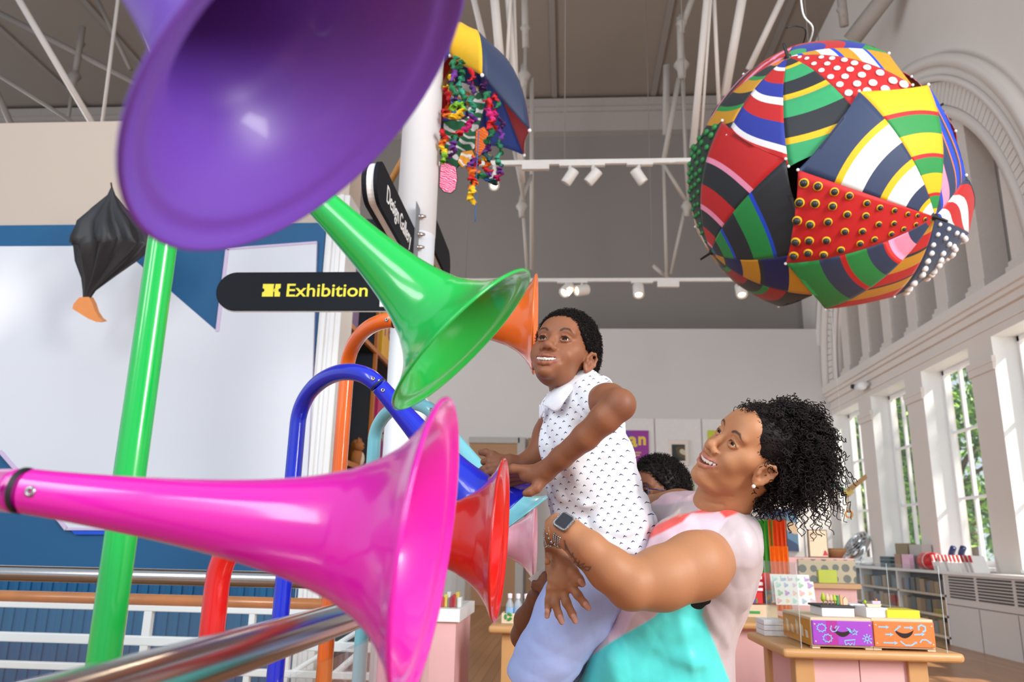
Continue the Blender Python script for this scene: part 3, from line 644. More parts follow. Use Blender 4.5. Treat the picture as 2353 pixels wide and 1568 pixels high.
# dark core coloured as the shade inside the ball, seen through the gaps
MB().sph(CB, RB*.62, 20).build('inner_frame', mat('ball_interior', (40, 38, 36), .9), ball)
wr_ = MB(); wr_.tube(smooth_path([CB+np.array([-.1, 0, RB*.95]), PD(1868, 70, 4.55), PD(1845, 30, 4.55), PD(1838, -60, 4.6), PD(1838, -200, 4.7)], 6), .005, 8)
wr_.build('hanging_cord', M_white, ball)
MB().tube(smooth_path([CB+np.array([-.12, 0, RB*.96]), PD(1852, 75, 4.5), PD(1830, 60, 4.5), PD(1806, 64, 4.5)], 5), .004, 6).build('wire_hook', M_pole, ball)
# ------------------------------------------------------------------ streamer umbrella
DS = 4.9
su = empty('streamer_umbrella', PD(1090, 300, DS), 'hanging yellow navy red and blue umbrella with paper ribbons and painted cut-outs', 'umbrella')
ap = PD(1082, 88, DS)
tips = [PD(1034, 128, 4.75), PD(1108, 173, 4.55), PD(1217, 300, 4.75), PD(1204, 357, 5.1), PD(1125, 335, 5.35), PD(1010, 300, 5.35), PD(960, 230, 5.1), PD(965, 170, 4.9)]
cen = sum(tips)/8
cols = ['y', 'n', 'r', 'b', 'b', 'r', 'y', 'b']
for i in range(8):
    mb = MB(); vs = []; fs = []; n1, n2 = 14, 8
    for a in range(n1+1):
        s = a/n1
        for b in range(n2+1):
            t = b/n2; tp = tips[i]*(1-t)+tips[(i+1) % 8]*t; p = ap*(1-s)+tp*s
            out = nrm(p-(ap*.3+cen*.7)); bl0, bl1 = [(.14 if q in (0, 1, 2) else .03) for q in (i, (i+1) % 8)]; p = p+out*((bl0*(1-t)+bl1*t)*math.sin(math.pi*s)-.02*math.sin(math.pi*t)*s)
            vs.append(p)
    for a in range(n1):
        for b in range(n2): q = a*(n2+1)+b; fs.append((q, q+1, q+n2+2, q+n2+1))
    o = mb.add(vs, fs).build('canopy_panel', PM[cols[i]] if cols[i] != 'b' else mat('umbrella_blue', (56, 92, 196), .6), su); sd = o.modifiers.new('cloth', 'SOLIDIFY'); sd.thickness = .003
    MB().sph(tips[i], .012, 8).build('rib_tip', M_white, su)
MB().tube([ap, PD(1091, 74, DS)], .012, 8).build('ferrule', M_white, su)
MB().tube([ap, PD(890, 430, 4.9)], .02, 10).build('handle', mat('cane_handle', (206, 150, 84), .5, noise=.3, scale=60), su)
CL = dict(p=(112, 50, 150), r=(206, 28, 40), o=(240, 120, 30), y=(246, 200, 30), g=(36, 120, 80), l=(130, 190, 50), b=(40, 110, 180), m=(206, 30, 120), d=(30, 80, 90), t=(60, 160, 130), v=(80, 40, 110))
CM = {k: mat('crepe_ribbon_'+k, v, .7, noise=.12, scale=60) for k, v in CL.items()}; CK = list(CL)
def ribbon(pts, cols, r=9, d=4.6):
    path = smooth_path([PD(x, y, d+.08*math.sin(x*.3)) for x, y in pts], 22); n = len(path); vs = []; fs = []; ms = []
    k = MPX(d); mb = MB(); ph = RNG.uniform(0, 6)
    for i, p in enumerate(path):
        th = i*.55+ph; wob = np.array([math.cos(i*.3+ph), math.sin(i*.43+ph)*.7, .3*math.sin(i*.7)])*4.5*k
        w_ = r*k*(.72+.32*math.sin(i*1.0+ph)); u = np.array([math.cos(th), math.sin(th), .5*math.sin(i*1.1)])*w_
        v = np.array([-math.sin(th), math.cos(th), .4*math.cos(i*.9)])*w_
        vs += [p+wob+u, p+wob+v, p+wob-u, p+wob-v]
    for i in range(n-1):
        ci = CK.index(cols[int(i/(n-1)*len(cols)*.999)])
        for j in range(4): fs.append((4*i+j, 4*i+(j+1) % 4, 4*i+4+(j+1) % 4, 4*i+4+j)); ms.append(ci)
    mb.v = [tuple(q) for q in vs]; mb.f = fs; mb.m = ms; mb.sm = [True]*len(fs)
    return mb.build('ribbon', [CM[q] for q in CK], su)
ribbon([(1048, 130), (1040, 180), (1045, 230), (1050, 262)], 'gpgvg', 9)
ribbon([(1062, 140), (1058, 190), (1066, 240), (1068, 275)], 'gtgp', 9)
ribbon([(1035, 175), (1028, 215), (1034, 260), (1022, 255)], 'yror', 9, 4.55)
ribbon([(1026, 265), (1040, 268), (1060, 262), (1056, 240), (1045, 245)], 'oyyll', 10, 4.5)
ribbon([(1080, 160), (1086, 200), (1084, 240), (1088, 270)], 'rvtt', 8)
ribbon([(1088, 265), (1080, 285), (1060, 305), (1045, 310), (1042, 340), (1034, 365)], 'pmmrgpp', 9, 4.5)
ribbon([(1020, 300), (1018, 335), (1022, 370)], 'royl', 9, 4.5)
ribbon([(1110, 185), (1116, 215), (1122, 240), (1128, 275), (1126, 310), (1118, 345), (1122, 370)], 'vgrmrgpd', 9, 4.5)
ribbon([(1138, 215), (1142, 245), (1132, 275), (1135, 300)], 'rgmrr', 8, 4.6)
ribbon([(1150, 268), (1152, 300), (1148, 330), (1146, 370), (1150, 395), (1142, 410), (1140, 422)], 'vpgtpmr', 7, 4.6)
ribbon([(1120, 355), (1118, 380), (1122, 400), (1105, 405)], 'yorpg', 9, 4.55)
ribbon([(1084, 365), (1082, 395), (1088, 420), (1084, 440), (1084, 470)], 'poroyy', 9, 4.5)
ribbon([(1092, 360), (1096, 385), (1090, 420)], 'orog', 8, 4.52)
ribbon([(1100, 400), (1120, 412), (1140, 420)], 'gbd', 8, 4.55)
MB().tube(smooth_path([PD(1100, 300, 4.48), PD(1095, 400, 4.48), PD(1092, 510, 4.48)], 5), .003, 6).build('blue_thread', CM['b'], su)
def card(pts, m, d, name='painted_card', outline=True, th=4):
    c = np.mean(pts, 0); nv = RC @ np.array([0, 0, 1.])
    o = MB().prism([PD(x, y, d) for x, y in pts], -nv*.004).build(name, m, su)
    if outline: MB().prism([PD(c[0]+(x-c[0])*1.09, c[1]+(y-c[1])*1.06, d+.006) for x, y in pts], -nv*.003).build('card_outline', M_pole, su)
def strokes(name, base, ink, sc=30, rot=1.2):
    m = mat(name, base, .7); nt = m.node_tree; b = nt.nodes['Principled BSDF']; wv = nt.nodes.new('ShaderNodeTexWave'); wv.inputs['Scale'].default_value = sc; wv.inputs['Distortion'].default_value = 9; wv.inputs['Detail'].default_value = 3
    mp = nt.nodes.new('ShaderNodeMapping'); tc = nt.nodes.new('ShaderNodeTexCoord'); mp.inputs['Rotation'].default_value = (0, rot, 0)
    cr = nt.nodes.new('ShaderNodeValToRGB'); cr.color_ramp.elements[0].color = lin(base); cr.color_ramp.elements[1].color = lin(ink); cr.color_ramp.elements[0].position = .12; cr.color_ramp.elements[1].position = .35
    nt.links.new(tc.outputs['Object'], mp.inputs[0]); nt.links.new(mp.outputs[0], wv.inputs[0]); nt.links.new(wv.outputs[1], cr.inputs[0]); nt.links.new(cr.outputs[0], b.inputs['Base Color']); return m
card([(1013, 372), (1030, 376), (1047, 385), (1050, 410), (1046, 435), (1036, 443), (1020, 440), (1010, 428)], strokes('pink_crayon_card', (240, 200, 214), (214, 44, 110)), 4.47)
card([(1020, 280), (1060, 275), (1100, 210), (1115, 235), (1100, 290), (1090, 340), (1060, 375), (1040, 392), (1015, 350)], strokes('green_crayon_card', (236, 236, 236), (30, 110, 70), 6), 4.75)
card([(1094, 300), (1112, 292), (1122, 305), (1116, 345), (1100, 360), (1092, 350)], strokes('orange_crayon_card', (236, 120, 30), (210, 90, 20), 20), 4.62)
card([(1030, 200), (1062, 190), (1100, 200), (1095, 240), (1070, 262), (1035, 250)], strokes('ochre_crayon_card', (200, 130, 60), (220, 220, 214), 5), 4.85)
card([(1060, 350), (1085, 345), (1092, 362), (1062, 385), (1052, 372)], strokes('white_orange_card', (240, 240, 238), (240, 160, 40), 8), 4.6)
card([(1036, 225), (1066, 232), (1070, 262), (1058, 275), (1040, 272)], mat('blue_eye_card', (40, 120, 190), .7), 4.56)
eyec = PD(1052, 252, 4.545); fx = RC @ np.array([0, 0, 1.])
MB().lathe(eyec, fx, [(0, .016), (.003, .016), (.0035, 0)], 20).build('eye_white', M_white, su)
MB().lathe(eyec+fx*.004, fx, [(0, .008), (.003, .008), (.0035, 0)], 16).build('pupil', M_pole, su)
# ------------------------------------------------------------------ black umbrella with an orange foot, fixed to the left wall
DB = 5.9
bu = empty('black_umbrella', PD(200, 685, DB), 'half folded black umbrella with an orange shoe-shaped handle by the cream wall', 'umbrella')
ctr = [(257, 428, 1), (256, 448, 9), (250, 478, 34), (250, 512, 66), (254, 540, 78), (258, 556, 80), (262, 562, 76), (246, 600, 58), (224, 640, 30), (206, 668, 13), (199, 688, 8)]
vs = []; fs = []; n = 64; k = MPX(DB); ax_x = RC @ np.array([1., 0, 0]); ax_z = RC @ np.array([0, 0, 1.])
for i, (x, y, r) in enumerate(ctr):
    c = PD(x, y, DB)
    for j in range(n):
        th = 2*math.pi*j/n; fold = 1+(.16 if 1 < i < 10 else 0)*math.cos(8*th+.6)+(.07 if i > 2 else 0)*math.cos(13*th+i*.5)+(.05 if 3 < i < 8 else 0)*math.sin(21*th+i)
        dy = 0
        if i in (4, 5, 6): dy = (9*math.cos(8*th+.6)+5*math.cos(3*th))*(1 if i < 6 else .5)
        p = c+r*k*fold*(math.cos(th)*ax_x+.62*math.sin(th)*ax_z)-np.array([0, 0, dy*k]); vs.append(p)
for i in range(len(ctr)-1):
    for j in range(n): fs.append((i*n+j, i*n+(j+1) % n, (i+1)*n+(j+1) % n, (i+1)*n+j))
MB().add(vs, fs).build('canopy', mat('black_nylon', (44, 44, 48), .5, noise=.15, scale=12, bump=.15), bu)
MB().prism([PD(x, y, DB)-RC@np.array([0, 0, .03]) for x, y in ((187, 684), (209, 683), (217, 697), (223, 716), (232, 730), (242, 738), (228, 741), (208, 733), (190, 722), (171, 710), (174, 699))], RC@np.array([0, 0, .06])).build('handle', mat('orange_shoe', (236, 150, 84), .45), bu, bevel=.012, seg=3)
MB().tube([PD(257, 432, DB), PD(255, 420, DB)], .006, 8).build('ferrule', M_pole, bu)
hk = PD(256, 500, DB); MB().tube([hk, (hk[0], YL-.022, hk[2])], .008, 8).build('wall_hook', M_pole, bu)
# ------------------------------------------------------------------ trees outside the windows
M_leaf = [mat('leaf_green', (92, 150, 50), .5, noise=.3, scale=4), mat('leaf_light', (150, 196, 70), .5, noise=.3, scale=4), mat('leaf_dark', (44, 96, 40), .5, noise=.3, scale=4)]
for q in M_leaf:
    q.node_tree.nodes['Principled BSDF'].inputs['Emission Strength'].default_value = 0
    q.node_tree.nodes['Principled BSDF'].inputs['Subsurface Weight'].default_value = 0
M_bark = mat('tree_bark', (96, 76, 60), .9, noise=.3, scale=14, bump=.5)
def tree(x, y, h, rad, label, nleaf=5200, z0=-.5, seed=1):
    rg = np.random.default_rng(seed); t = empty('tree', (x, y, z0), label, 'tree', None)
    tb = MB(); tb.tube(smooth_path([(x, y, z0), (x+.1, y+.05, h*.3), (x-.1, y, h*.6), (x, y, h*.85)], 5), list(np.linspace(.17, .05, 16)), 10)
    for k in range(9):
        a = rg.uniform(0, 6.28); z = h*rg.uniform(.25, .7); r = rad*rg.uniform(.5, .9)
        tb.tube(smooth_path([(x, y, z), (x+r*.5*math.cos(a), y+r*.5*math.sin(a), z+.5), (x+r*math.cos(a), y+r*math.sin(a), z+.7)], 4), list(np.linspace(.06, .015, 9)), 6)
    tb.build('trunk', M_bark, t)
    mb = MB(); cl = []
    for k in range(46):
        a = rg.uniform(0, 6.28); rr = rad*math.sqrt(rg.uniform(0, 1)); zz = rg.uniform(.2, 1)*h
        cl.append((x+rr*math.cos(a), y+rr*math.sin(a), zz, rg.uniform(.35, .75)))
    vs = []; fs = []; ms = []
    for i in range(nleaf):
        c = cl[rg.integers(len(cl))]; d = rg.normal(size=3); d /= np.linalg.norm(d); p = np.array(c[:3])+d*c[3]*rg.uniform(.3, 1)**.5
        u = rg.normal(size=3); u /= np.linalg.norm(u); v = np.cross(u, rg.normal(size=3)); v /= np.linalg.norm(v); L = rg.uniform(.08, .15); W = L*.42; n = np.cross(u, v)*L*.12
        o = len(vs); vs += [p-u*L, p+v*W+n, p+u*L, p-v*W+n]; fs.append((o, o+1, o+2, o+3)); ms.append(int(rg.integers(3)))
    mb.v = [tuple(q) for q in vs]; mb.f = fs; mb.m = ms; mb.sm = [False]*len(fs)
    mb.build('foliage', M_leaf, t)
for i, (x, y, h, r, lb) in enumerate([(9.6, 16.0, 5.6, 1.45, 'leafy green tree outside the far window'), (9.6, 20.2, 5.8, 1.5, 'leafy tree outside, seen through the second window from the partition'), (10.2, 24.6, 5.6, 1.6, 'leafy tree outside, farthest beyond the windows'), (9.4, 12.0, 6.0, 1.45, 'leafy tree outside the third window from the partition'), (10.6, 29.5, 6.0, 1.8, 'tall leafy tree far outside, between the window bars')]):
    tree(x, y, h, r, lb, 5200, -.5, i+3)
struct(MB().box((XW+T, -6, -.7), (40, 60, -.5)).build('floor_outside', mat('pale_paving', (206, 200, 190), .9, noise=.1, scale=1)))
# dark brick pier outside at the left of each window
# ------------------------------------------------------------------ counter and radiator cover along the right wall
XF = 4.93
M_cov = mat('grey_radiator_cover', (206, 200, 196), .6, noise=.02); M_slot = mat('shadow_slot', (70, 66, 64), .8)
zc_ = PX(2175, 1313, XF)[2]; yA = PX(1962, 1300, XF)[1]; yB = PX(2178, 1400, XF)[1]
M_ctop = mat('white_counter', (232, 230, 228), .45, noise=.02)
ct = empty('window_counter', (XF+.15, 9.5, 0), 'long pale window counter with vented radiator cover and open shelves below', 'counter')
MB().box((XF-.03, 3, zc_-.04), (XW-.03, 15.2, zc_)).build('worktop', M_ctop, ct, bevel=.005)
MB().box((XF, 3, .0), (XW-.03, yB, zc_-.04)).build('radiator_cover', M_cov, ct)
gv = MB(); seams = [PX(x, 1400, XF)[1] for x in (2250, 2332)]+[9.0-1.0*k for k in range(6)]
zv0 = PX(2185, 1374, XF)[2]; zv1 = PX(2185, 1326, XF)[2]
edges = [yB-.09, 10.3, 9.45, 8.6, 7.75, 6.9, 6.0]
for a, q in zip(edges[:-1], edges[1:]):
    for k in range(8):
        z = zv0+(zv1-zv0)*k/7.4; gv.box((XF-.006, q+.05, z), (XF+.002, a-.03, z+(zv1-zv0)*.075))
gv.build('vent_slot', M_slot, ct)
pn = MB()
for y in edges[1:]: pn.box((XF-.003, y-.004, 0), (XF+.001, y+.004, zv0-.1))
pn.box((XF-.003, 3, zv0-.09), (XF+.001, yB, zv0-.082)); pn.build('panel_seam', M_slot, ct)
# open shelves
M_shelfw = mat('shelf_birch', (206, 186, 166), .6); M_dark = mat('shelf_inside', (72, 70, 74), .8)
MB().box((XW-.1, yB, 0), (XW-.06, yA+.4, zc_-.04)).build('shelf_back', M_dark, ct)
ysh = [yB+.02, PX(2068, 1400, XF)[1], PX(1984, 1400, XF)[1], yA+.4]
for y in ysh: MB().box((XF, y-.025, 0), (XW-.06, y+.025, zc_-.04)).build('divider', M_ctop, ct)
zsh = [zc_-.04-.26*k for k in range(1, 4)]
for z in zsh: MB().box((XF, yB, z-.03), (XW-.06, yA+.4, z)).build('shelf', M_shelfw, ct)
bx = 0
bcols = [(62, 66, 78), (92, 76, 52), (70, 96, 120), (120, 92, 60), (54, 74, 84), (150, 120, 84), (96, 44, 50)]
names = ['slate', 'brown', 'blue grey', 'tan', 'teal', 'ochre', 'wine red']
rgs = np.random.default_rng(5)
for zi, z in enumerate([zc_-.3, zc_-.56, zc_-.82]):
    for bi, (ya, yb) in enumerate(zip(ysh[:-1], ysh[1:])):
        y = ya+.05; wd = .16
        while y+wd < yb-.03:
            h = rgs.uniform(.14, .19); c = int(rgs.integers(7)); dpt = rgs.uniform(.02, .05)
            o = MB().box((XF+dpt, y, z+.001), (XF+.14, y+wd-.012, z+h)).build('packet', [mat('boxed_set_%d' % c, bcols[c], .4, noise=.35, scale=50)], None, bevel=.003)
            tag(o, 'small printed packet in the rows on the shelves under the window counter', 'packet', 'packets on the shelves under the window counter'); y += wd
# things on the counter and sill
def box_thing(name, lo, hi, m, label, cat, group=None, bevel=.004, rot=0):
    c = (np.array(lo)+np.array(hi))/2; base = np.array([c[0], c[1], min(lo[2], hi[2])]); R2 = np.array([[math.cos(rot), -math.sin(rot), 0], [math.sin(rot), math.cos(rot), 0], [0, 0, 1]])
    h = (np.array(hi)-np.array(lo))/2
    mb = MB(); mb.box(-h, h, 0, axes=R2.T, c=c)
    o = mb.build(name, m, None, bevel=bevel, root_loc=base); return tag(o, label, cat, group)
zt_ = zc_+.001
def cx(px, py=1290): return PX(px, py, XF+.08)[1]
# fan
fy = cx(1968); fan = empty('desk_fan', (XF+.1, fy, zt_), 'round chrome desk fan tilted upwards on the window counter', 'fan')
M_chr = mat('chrome', (210, 214, 218), .12, metal=1); M_fan = mat('fan_blade_grey', (120, 126, 132), .4)
fc = np.array([XF+.1, fy, zt_+.34]); fd = nrm([-.75, -.15, .62]); a, b, d = frame(fd); kf = 14.0/9.0*.19/ .19
FRr = .27
cg = MB()
for r in (FRr, FRr*.8, FRr*.6, FRr*.4, FRr*.22):
    cg.tube([fc+fd*(.07*(1-(r/FRr)**2)+.03)+r*(math.cos(t)*a+math.sin(t)*b) for t in np.linspace(0, 2*math.pi, 33)], .006, 6, caps=False)
for t in np.linspace(0, 2*math.pi, 25)[:-1]:
    cg.tube([fc+fd*(.07*(1-(r/FRr)**2)+.03)+r*(math.cos(t)*a+math.sin(t)*b) for r in np.linspace(.05, FRr, 6)], .003, 5)
cg.build('grille', M_chr, fan)
MB().lathe(fc-fd*.12, fd, [(0, .1), (.0, FRr*.75), (.06, FRr), (.14, FRr), (.14, FRr*.98), (.06, FRr*.98), (.01, FRr*.74), (.01, 0)], 36).build('drum', M_chr, fan)
for t in range(3):
    bl_ = MB(); t0 = t*2.094
    pts = [fc+fd*.0+r*(math.cos(t0+o)*a+math.sin(t0+o)*b) for r, o in ((.04, 0), (FRr*.85, -.25), (FRr*.9, .35), (.05, .6))]
    bl_.prism(pts, fd*.01).build('blade', M_fan, fan)
MB().lathe(fc-fd*.05, fd, [(0, 0), (0, .06), (.09, .05), (.1, 0)], 16).build('hub', mat('fan_hub', (40, 42, 46), .4), fan)
for s in (-1, 1):
    p = fc+s*a*(FRr+.01); MB().tube(smooth_path([p, p+np.array([-.03, 0, -.15]), np.array([p[0]-.1, p[1], zt_+.02]), np.array([p[0]+.16, p[1], zt_+.02])], 5), .013, 8).build('stand_leg', M_chr, fan)
MB().tube([(XF+.12, fy-.27, zt_+.016), (XF+.12, fy+.27, zt_+.016)], .012, 8).build('foot_bar', M_chr, fan)
# boxes between the fan and the red toys
y = cx(2070); box_thing('cardboard_box', (XF+.13, cx(2080), zt_), (XF+.27, cx(2052), zt_+.36), mat('khaki_box', (150, 140, 112), .7), 'khaki box standing behind the grey box on the window counter', 'box')
box_thing('cardboard_box', (XF+.13, cx(2112, 1280), zt_), (XF+.265, cx(2084), zt_+.34), mat('grey_box', (186, 184, 180), .7), 'pale grey tall box between the khaki box and the red toy on the counter', 'box')
for k, w1 in enumerate([(70, 96, 104), (62, 88, 98), (78, 104, 112)]):
    box_thing('gift_box', (XF+.0, cx(2058), zt_+.055*k), (XF+.12, cx(2034), zt_+.055*k+.05), mat('slate_gift_box%d' % k, w1, .6), ['bottom slate blue flat box of the stack on the window counter', 'middle slate blue flat box of the stack on the window counter', 'top slate blue flat box of the stack on the window counter'][k], 'box')
box_thing('gift_box', (XF-.01, cx(2104), zt_), (XF+.06, cx(2087), zt_+.2), mat('pink_box', (232, 190, 214), .5), 'pink upright box on the counter in front of the grey box', 'box')
box_thing('gift_box', (XF-.01, cx(2084), zt_), (XF+.06, cx(2070), zt_+.2), mat('brown_box', (168, 140, 122), .6), 'brown upright box on the counter beside the pink one', 'box')
ty = cx(2138); tb = empty('toy_drum', (XF+.07, ty, zt_), 'red round toy with pale stripes lying on the window counter', 'toy')
MB().lathe((XF+.07, ty-.16, zt_+.115), nrm([0, 1, .0]), [(0, 0), (0, .105), (.02, .115), (.3, .115), (.32, .105), (.32, 0)], 24).build('body', mat('toy_red', (196, 24, 34), .35), tb)
MB().lathe((XF+.07, ty-.06, zt_+.115), (0, 1, 0), [(0, .117), (.03, .117), (.03, .11), (0, .11)], 24).build('stripe', M_white, tb)
for k in range(11):
    yk = cx(2163)-.0-.105*k
    o = empty('birdcage_packet', (XF+.06, yk, zt_), 'red and white folded packet in the long row on the window counter', 'packet', 'red and white packets in a row on the window counter')
    MB().prism([(XF-.02, yk, zt_), (XF+.16, yk, zt_), (XF+.16, yk+.1, zt_+.2), (XF-.02, yk+.1, zt_+.2)], (0, -.03, 0)).build('card', M_white, o)
    MB().prism([(XF-.022, yk+.06, zt_+.12), (XF-.002, yk+.06, zt_+.12), (XF-.002, yk+.102, zt_+.205), (XF-.022, yk+.102, zt_+.205)], (0, -.032, 0)).build('header', mat('toy_red', (196, 24, 34), .35), o)
for px, lab in ((2168, 'small dark blue toy standing upright behind the red and white packets'), (2190, 'small dark blue toy leaning behind the red and white packets')):
    yk = cx(px); o = MB().tube(smooth_path([(XF+.2, yk, zt_), (XF+.2, yk+.02, zt_+.2), (XF+.2, yk-.06, zt_+.3)], 5), .04, 10).build('toy_figure', mat('navy_toy', (30, 40, 90), .4), None, root_loc=(XF+.2, yk, zt_)); tag(o, lab, 'toy')
# security camera and wooden mobile on the right wall
sc_ = PX(1995, 884, XW); sy = empty('security_camera', sc_, 'small white security camera under the cornice of the window wall', 'camera')
MB().cyl(sc_, sc_-np.array([.1, 0, 0]), .05, 16).build('mount', M_white, sy); MB().lathe(sc_+np.array([-.12, .16, -.02]), nrm([-.1, -1, -.1]), [(0, 0), (0, .07), (.3, .075), (.32, .06), (.32, 0)], 18).build('housing', M_white, sy)
MB().lathe(sc_+np.array([-.13, .2, .0]), nrm([-1, -.2, 0]), [(0, .04), (.09, .04), (.09, 0)], 14).build('lens', M_rubber, sy)
DM = 9.5
mo = empty('bird_mobile', PD(1945, 1130, DM), 'wooden bird mobile with teal wings hanging in front of the far window', 'mobile')
MB().prism([PD(1900, 1102, DM), PD(1945, 1124, DM), PD(1943, 1136, DM), PD(1898, 1108, DM)], (0, .03, 0)).build('wing', mat('teal_wood', (70, 160, 140), .5), mo)
MB().prism([PD(1945, 1124, DM), PD(1990, 1090, DM), PD(1993, 1100, DM), PD(1947, 1138, DM)], (0, .03, 0)).build('wing', mat('tan_wood', (176, 140, 96), .5), mo)
MB().tube([PD(1938, 1128, DM), PD(1948, 1137, DM), PD(1958, 1128, DM)], .035, 8).build('body', mat('straw_wood', (214, 190, 110), .5), mo)
MB().tube([PD(1947, 1137, DM), PD(1950, 1175, DM)], .008, 6).build('cord', mat('tan_wood', (176, 140, 96), .5), mo)
rc_ = PD(1951, 1182, DM); MB().tube([rc_+.04*np.array([math.cos(t), 0, math.sin(t)]) for t in np.linspace(0, 6.283, 17)], .012, 6, caps=False).build('pull_ring', mat('ring_wood', (220, 150, 60), .5), mo)
MB().tube([PD(1945, 1124, DM), np.array([PD(1945, 1124, DM)[0], PD(1945, 1124, DM)[1], ZC])], .002, 5).build('hanging_thread', M_white, mo)
# ------------------------------------------------------------------ framed pictures and poster on the partition
YP = YB-.045
def framed(px0, py0, px1, py1, label, mpic, mframe, fw=.05, name='framed_picture', mount=None):
    a = PY(px0, py1, YP); b = PY(px1, py0, YP); r = empty(name, ((a[0]+b[0])/2, YP, a[2]), label, 'picture')
    MB().box((a[0], YP-.03, a[2]), (b[0], YP-.001, b[2])).build('frame', mframe, r, bevel=.008)
    MB().box((a[0]+fw, YP-.034, a[2]+fw*1.3), (b[0]-fw, YP-.03, b[2]-fw*1.3)).build('print', mpic, r); return r
def blotch(name, cols, sc=6):
    m = mat(name, cols[0], .6); nt = m.node_tree; b = nt.nodes['Principled BSDF']; tc = nt.nodes.new('ShaderNodeTexCoord'); n = nt.nodes.new('ShaderNodeTexVoronoi'); n.inputs['Scale'].default_value = sc; n.feature = 'SMOOTH_F1'
    cr = nt.nodes.new('ShaderNodeValToRGB'); cr.color_ramp.interpolation = 'CONSTANT'
    while len(cr.color_ramp.elements) < len(cols): cr.color_ramp.elements.new(.5)
    for i, c in enumerate(cols): cr.color_ramp.elements[i].position = i/len(cols)*.75; cr.color_ramp.elements[i].color = lin(c)
    nt.links.new(tc.outputs['Object'], n.inputs['Vector']); nt.links.new(n.outputs['Distance'], cr.inputs[0]); nt.links.new(cr.outputs[0], b.inputs['Base Color']); return m
framed(1536, 1012, 1581, 1070, 'small dark picture in a cream frame on the white boards', blotch('dark_picture', [(200, 190, 160), (90, 70, 50), (36, 48, 40), (24, 30, 30)], 4), mat('cream_frame', (226, 214, 204), .6), .07)
framed(1548, 1088, 1596, 1160, 'pale landscape picture low on the white boards beside the woman', blotch('landscape', [(150, 150, 120), (180, 184, 176), (126, 116, 90), (170, 150, 120)], 3), M_white, .01, 'landscape_picture')
framed(1756, 1168, 1830, 1268, 'blue and tan painted picture behind the coloured paper rolls', blotch('blue_picture', [(210, 180, 150), (96, 130, 160), (60, 76, 110), (150, 110, 90)], 2.2), M_white, .01, 'painted_picture')
ps = empty('poster', PY(1440, 1060, YP), 'purple poster with yellow rounded letters on the white boards behind the boy', 'poster')
a = PY(1400, 1070, YP); b = PY(1490, 990, YP); MB().box((a[0], YP-.012, a[2]), (b[0], YP-.001, b[2])).build('sheet', blotch('poster_purple', [(126, 60, 160), (132, 56, 158), (150, 50, 150), (120, 66, 166)], .6), ps)
for i, (ch, px) in enumerate((('J', 1394), ('a', 1410), ('p', 1428), ('a', 1444), ('n', 1466))):
    p = PY(px, (1033, 1034, 1030, 1026, 1022)[i], YP-.014); text_part('lettering', ch, ps, p, ex, ez, .33 if i != 3 else .4, mat('poster_yellow', (232, 200, 60), .5), .002, bold=.012)
for k, (x0_, x1_, yy) in enumerate(((1453, 1473, 1040), (1456, 1470, 1046))):
    p = PY(x0_, yy+2, YP-.014); q = PY(x1_, yy-1, YP-.014); MB().box((p[0], YP-.015, p[2]), (q[0], YP-.012, q[2])).build('small_print', mat('poster_small_print', (220, 170, 120), .5), ps)
g0 = PY(1626, 1012, YP); g1 = PY(1680, 990, YP)
tag(MB().box((g0[0], YP-.02, g0[2]), (g1[0], YP-.001, g1[2])).build('lime_card', mat('lime_card', (190, 200, 60), .6)), 'lime green card on the boards peeping out beside the woman\'s forehead', 'card')
v0 = PY(1705, 1180, YP); v1 = PY(1722, 1130, YP)
tag(MB().box((v0[0], YP-.02, v0[2]), (v1[0], YP-.001, v1[2])).build('violet_card', mat('violet_card', (120, 70, 170), .6)), 'violet card on the boards beside the woman\'s neck', 'card')
# ------------------------------------------------------------------ tables
M_beech = mat('beech_wood', (208, 156, 100), .4, noise=.12, scale=6); M_pink = mat('pink_board', (236, 184, 182), .6, noise=.03)
def table(x0, x1, y0, y1, z, label, over=.06, legs=True, t=.035, rover=None):
    r = empty('display_table', ((x0+x1)/2, (y0+y1)/2, 0), label, 'table')
    MB().box((x0-over, y0-over, z-t), (x1+(rover or over), y1+over, z)).build('tabletop', M_beech, r, bevel=.014, seg=3)
    lw_ = .075
    for (x, y) in ((x0, y0), (x1-lw_, y0), (x0, y1-lw_), (x1-lw_, y1-lw_)): MB().box((x, y, 0), (x+lw_, y+lw_, z-t-.001)).build('leg', M_beech, r, bevel=.004)
    MB().box((x0+lw_, y0+.02, .1), ((x0+x1)/2-.002, y0+.04, z-t-.002)).build('front_board', M_pink, r); MB().box(((x0+x1)/2+.002, y0+.02, .1), (x1-lw_, y0+.04, z-t-.002)).build('front_board', M_pink, r)
    MB().box((x0+.02, y0+lw_, .1), (x0+.04, y1-lw_, z-t-.002)).build('side_board', M_pink, r); MB().box((x1-.04, y0+lw_, .1), (x1-.02, y1-lw_, z-t-.002)).build('side_board', M_pink, r); MB().box((x0+lw_, y1-.04, .1), (x1-lw_, y1-.02, z-t-.002)).build('back_board', M_pink, r)
    return r
TZ = .75
tA = PZ(1789, 1491, TZ); tB = PZ(2212, 1502, TZ); tC = PZ(1718, 1455, TZ)
table(tA[0]+.075, tB[0]-.12, tA[1]+.06, tC[1], TZ, 'beech display table with pink boards holding the purple and orange drawers', .06, rover=.12)
q1 = PZ(1545, 1426, TZ); q2 = PZ(1760, 1424, TZ)
table(q1[0], q2[0]+.1, q1[1]+.05, q1[1]+.85, TZ, 'beech and pink table behind the woman carrying the red packs')
q1 = PZ(1132, 1438, TZ); table(q1[0]+.04, q1[0]+.75, q1[1]+.05, q1[1]+.6, TZ, 'beech and pink table with the water bottles behind the boy')
q1 = PZ(1000, 1428, TZ); q2 = PZ(1050, 1428, TZ); 
